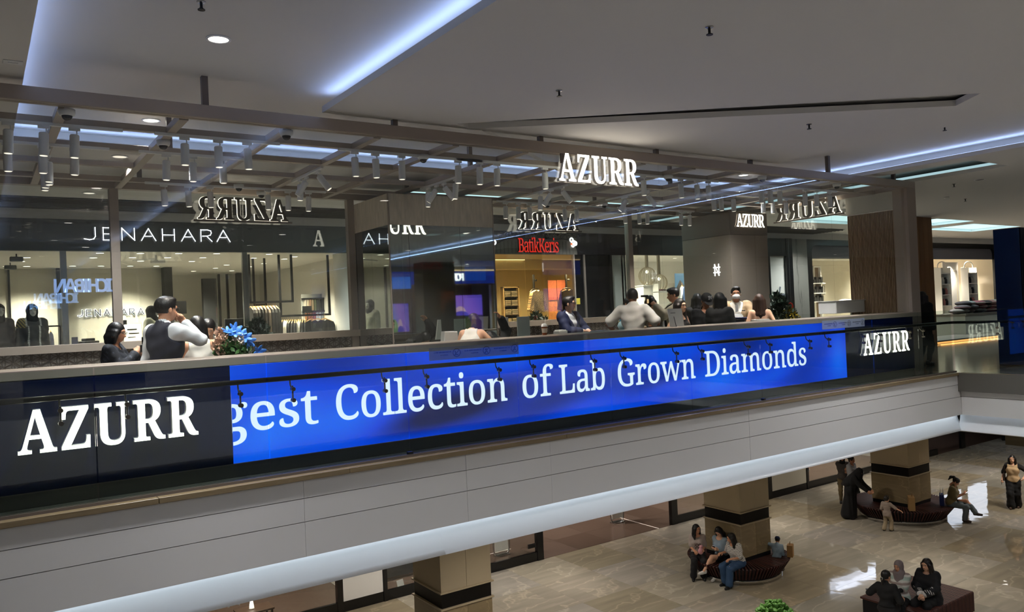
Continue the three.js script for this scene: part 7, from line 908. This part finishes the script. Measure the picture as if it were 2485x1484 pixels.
  const nt = single('notice_card', 'pale folded notice card inside the lower window left of the near pillar', 'card', [BX(-0.1, 0.1, 0, 0.24, -0.005, 0.005).rotateX(-0.3), BX(-0.1, 0.1, 0, 0.01, -0.08, 0.0)], mt.white, [8.55, YL + 0.02, -17.9], 0.2); copy(nt, 'small pale notice card low on the glass right of the near pillar', [11.05, YL + 0.02, -17.8]); single('low_cabinet', 'long dark grey cabinet inside the lower window left of the pillar', 'cabinet', [BX(-0.7, 0.7, 0.004, 0.5, -0.25, 0.25, 0.01), BX(-0.72, 0.72, 0.5, 0.53, -0.27, 0.27)], mt.darkGrey, [9.0, YL, -19.2]);
  // mannequins of the lower shops (only their legs show)
  const mq = (o) => person({ name: 'mannequin', category: 'mannequin', H: 1.75, hh: 0.01, fine: 1.2, skin: 'w', ...o });
  mq({ at: [25.0, YL + 0.06, -18.05], turn: 10, label: 'white mannequin legs in the lower window left of the standing couple', skirt: { color: 0xc98a7c, y: 0.5, r: 0.2 }, tops: [{ name: 'top', color: 0xc9a090, sleeve: 0.8, hem: -0.1 }] });
  mq({ at: [4.75, YL + 0.25, -19.0], turn: 0, label: 'white mannequin among small displays in the lower window at the bottom left', skirt: { color: 0x7a3a3a, y: 0.4, r: 0.2 }, tops: [{ name: 'top', color: 0xd8d2c8, sleeve: 0.8, hem: -0.1 }] });
  const dt = thing('display_table', 'low dark table with small lit goods in the lower window at the bottom left', 'table', [5.1, YL, -18.5]); part(dt, 'top', BX(-0.4, 0.4, 0.2, 0.24, -0.25, 0.25, 0.005), M(0x4a3626, 0.5)); for (const [x, z] of [[-0.35, -0.2], [0.35, -0.2], [-0.35, 0.2], [0.35, 0.2]]) part(dt, 'leg', BX(x - 0.02, x + 0.02, 0.004, 0.2, z - 0.02, z + 0.02), mt.blackMetal); const cn = thing('candle_lamp', 'small bright tapered lamp on the low table in the lower window', 'lamp', [5.05, YL + 0.241, -18.5]); part(cn, 'shade', lathe([[0, 0.25], [0.02, 0.24], [0.05, 0.06], [0.05, 0.04], [0, 0.04]], 16), glow(0xfff0e0, 5)); part(cn, 'base', lathe([[0, 0], [0.06, 0], [0.06, 0.02], [0.02, 0.04], [0, 0.04]], 16), mt.white);
}
const stoneM = [M(0xf6e4c4, 0.35, { map: tileTex[0] }), M(0xf0dcb8, 0.35, { map: tileTex[1] })], beige = M(0xb5a78c, 0.55), darkBand = M(0x1b1f28, 0.35, { bumpMap: dtex(128, 128, (u, v) => { const n = hash(Math.floor(u * 64), Math.floor(v * 64)) * 255; return [n, n, n]; }, false, [4, 4]), bumpScale: 0.01, map: dtex(64, 64, (u, v) => { const n = 40 + 90 * Math.pow(hash(Math.floor(u * 64), Math.floor(v * 64) + 7), 3); return [n, n * 1.02, n * 1.1]; }, true, [5, 5]) });
function pillar(label, x0, z0, wx, wz) {
  const o = thing('stone_pillar', label, 'pillar', [x0 + wx / 2, YL, z0 - wz / 2]), a = wx / 2, b = wz / 2;
  part(o, 'core', BX(-a + 0.02, a - 0.02, 0.004, 4.045, -b + 0.02, b - 0.02), mt.darkGrey);
  part(o, 'dark_base', BX(-a + 0.012, a - 0.012, 0.0045, 0.54, -b + 0.012, b - 0.012), M(0x0b0c0e, 0.3));
  for (const [u0, u1] of [[-a, 0], [0.004, a]]) { part(o, 'stone_panel', BX(u0 + 0.001, u1 - 0.001, 0.54, 1.33, b - 0.02, b), stoneM[u0 < -0.1 ? 0 : 1]); part(o, 'upper_panel', BX(u0 + 0.001, u1 - 0.001, 1.66, 4.045, b - 0.02, b - 0.002), beige); }
  part(o, 'stone_panel', BX(-a, -a + 0.02, 0.54, 1.33, -b, b - 0.021), stoneM[1]); part(o, 'stone_panel', BX(a - 0.02, a, 0.54, 1.33, -b, b - 0.021), stoneM[1]); part(o, 'upper_panel', BX(-a + 0.002, -a + 0.02, 1.66, 4.045, -b, b - 0.022), beige); part(o, 'upper_panel', BX(a - 0.02, a - 0.002, 1.66, 4.045, -b, b - 0.022), beige);
  part(o, 'dark_band', BX(-a + 0.01, a - 0.01, 1.36, 1.63, -b + 0.01, b - 0.01), darkBand);
  for (const y of [1.33, 1.63]) part(o, 'ledge', BX(-a - 0.035, a + 0.035, y, y + 0.03, -b - 0.035, b + 0.035, 0.008), M(0xb3a488, 0.45));
  return o;
}
function roundBench(label, x, z, r, n) {
  const o = thing('round_bench', label, 'bench', [x, YL, z]); const rb = r * 0.84;
  part(o, 'plinth', lathe([[0, 0.003], [rb, 0.003], [rb, 0.1], [rb - 0.02, 0.1], [0, 0.1]], 56), mt.chrome); part(o, 'core', lathe([[0.3, 0.1], [rb - 0.03, 0.1], [r - 0.075, 0.40], [0.3, 0.40]], 56), M(0x080404, 0.9));
  const q = 0.5; const prof = [[q, 0.405], [r - 0.03, 0.405], [r - 0.01, 0.415], [r, 0.40], [rb + 0.005, 0.105], [rb - 0.03, 0.105], [r - 0.07, 0.39], [q, 0.39]].map(([a, b]) => [a, b + 0.03]);
  const g = extr(prof, 0.03, 0.003); g.translate(0, 0, -0.015); const m = [M(0x3c1a15, 0.6), M(0x341511, 0.6), M(0x441e17, 0.6)];
  for (let i = 0; i < n; i++) part(o, 'slat', g, m[i % 3]).rotation.y = i * 2 * PI / n;
  return o;
}
pillar('beige stone pillar with dark band at the bottom left of the lower hall', 6.94, -12.87, 1.1, 1.12);
pillar('beige stone pillar with dark band behind the three seated friends', 15.22, -12.83, 1.1, 1.15);
pillar('beige stone pillar with dark band behind the child and the black robe', 22.82, -12.85, 1.2, 1.2);
roundBench('round dark red slatted bench under the three seated friends', 15.72, -13.38, 1.25, 88);
roundBench('round dark red slatted bench with the child in front', 23.42, -13.45, 1.45, 100);
{
  const o = thing('slatted_bench', 'straight dark red slatted bench at the bottom edge with three seated people', 'bench', [0, YL, 0]); const m = [M(0x42201a, 0.6), M(0x391915, 0.6), M(0x4a251c, 0.6)];
  part(o, 'core', BX(15.3, 17.25, 0.06, 0.39, -9.75, -8.5), M(0x080404, 0.9)); const g = extr([[-9.8, 0.435], [-8.46, 0.435], [-8.44, 0.415], [-8.44, 0.03], [-8.47, 0.03], [-8.49, 0.39], [-9.8, 0.4]].map(([z, y]) => [-z, y]), 0.034, 0.003); g.rotateY(PI / 2); g.translate(0, 0, 0);
  for (let i = 0; i < 38; i++) part(o, 'slat', g, m[i % 3]).position.x = 15.3 + i * 0.0525;
}
{ // clipped ball plant at the bottom edge
  const o = thing('potted_plant', 'top of a dense light green leafy plant at the bottom edge', 'plant', [12.05, YL, -9.45]); const f = part(o, 'foliage', (() => { seed = 99; const out = []; const lg = new THREE.SphereGeometry(0.05, 6, 4); lg.scale(1, 0.5, 1); for (let i = 0; i < 1500; i++) { const u = rnd() * 2 - 1, a = rnd() * 2 * PI, k = 0.75 + 0.25 * rnd(), rr0 = Math.sqrt(1 - u * u) * 0.55 * k * (1 - 0.35 * Math.max(0, u)); const g = lg.clone(); g.rotateX(rnd() * 2); g.rotateY(rnd() * 6); g.translate(rr0 * Math.cos(a), 0.62 + u * 0.62 * k, rr0 * Math.sin(a)); out.push(g); } return mergeGeometries(out); })(), M(0x3f6a1e, 0.6)); f.userData.kind = 'stuff'; part(o, 'pot', lathe([[0, 0.004], [0.25, 0.004], [0.32, 0.2], [0.28, 0.2], [0, 0.15]], 24), mt.darkGrey);
}
{ // bags and cups on the far bench
  const b = thing('paper_bag', 'brown paper carrier bag on the round bench beside the black robe', 'bag', [22.55, YL + 0.46, -12.75], 0.6); part(b, 'bag_body', extr([[-0.17, 0], [0.17, 0], [0.18, 0.38], [-0.18, 0.38]], 0.16, 0.004), M(0x9a7a4e, 0.85)); part(b, 'handle', tube([[-0.07, 0.38, 0.1], [-0.05, 0.46, 0.1], [0.05, 0.46, 0.1], [0.07, 0.38, 0.1]], 0.006, 14, 5), M(0x8b6a42, 0.85));
  const t = thing('tote_bag', 'blue tote bag with white handles behind the person with the ponytail', 'bag', [23.75, YL + 0.46, -12.45], 0.5); part(t, 'bag_body', extr([[-0.13, 0], [0.13, 0], [0.15, 0.3], [-0.15, 0.3]], 0.1, 0.01), cloth(0x1c2c66)); for (const z of [0.02, 0.09]) part(t, 'handle', tube([[-0.08, 0.28, z], [-0.07, 0.44, z], [0, 0.5, z], [0.07, 0.44, z], [0.08, 0.28, z]], 0.009, 20, 6), mt.white);
  const c = thing('drink_cup', 'tall takeaway cup on the round bench beside the blue tote bag', 'cup', [23.95, YL + 0.465, -12.05]); part(c, 'cup_body', lathe([[0, 0], [0.032, 0], [0.045, 0.14], [0, 0.14]], 18), M(0x6a4438, 0.4)); part(c, 'lid', lathe([[0.047, 0.14], [0.046, 0.155], [0.03, 0.165], [0, 0.165]], 18), mt.black); part(c, 'label', lathe([[0.0365, 0.04], [0.043, 0.1], [0.0435, 0.1], [0.037, 0.04]], 18), mt.white);
}
// lights of the lower hall, under the gallery slab and high over the void
for (const [x, z] of [[8, -15.5], [12, -15.5], [19.5, -15.6], [26.5, -15.6], [8, -10.3], [12, -10.3], [19, -10.3], [26, -10.3], [31, -14], [19, -4], [25, -5], [13, 3], [20, 4]]) downlight('round downlight under the gallery slab, mirrored in the polished floor', x, -1.2, z, 0.08, mt.disc, 'downlights under the gallery slab', L.lowDown, 0xfff6ec, 64);
renderer.render(scene, camera);
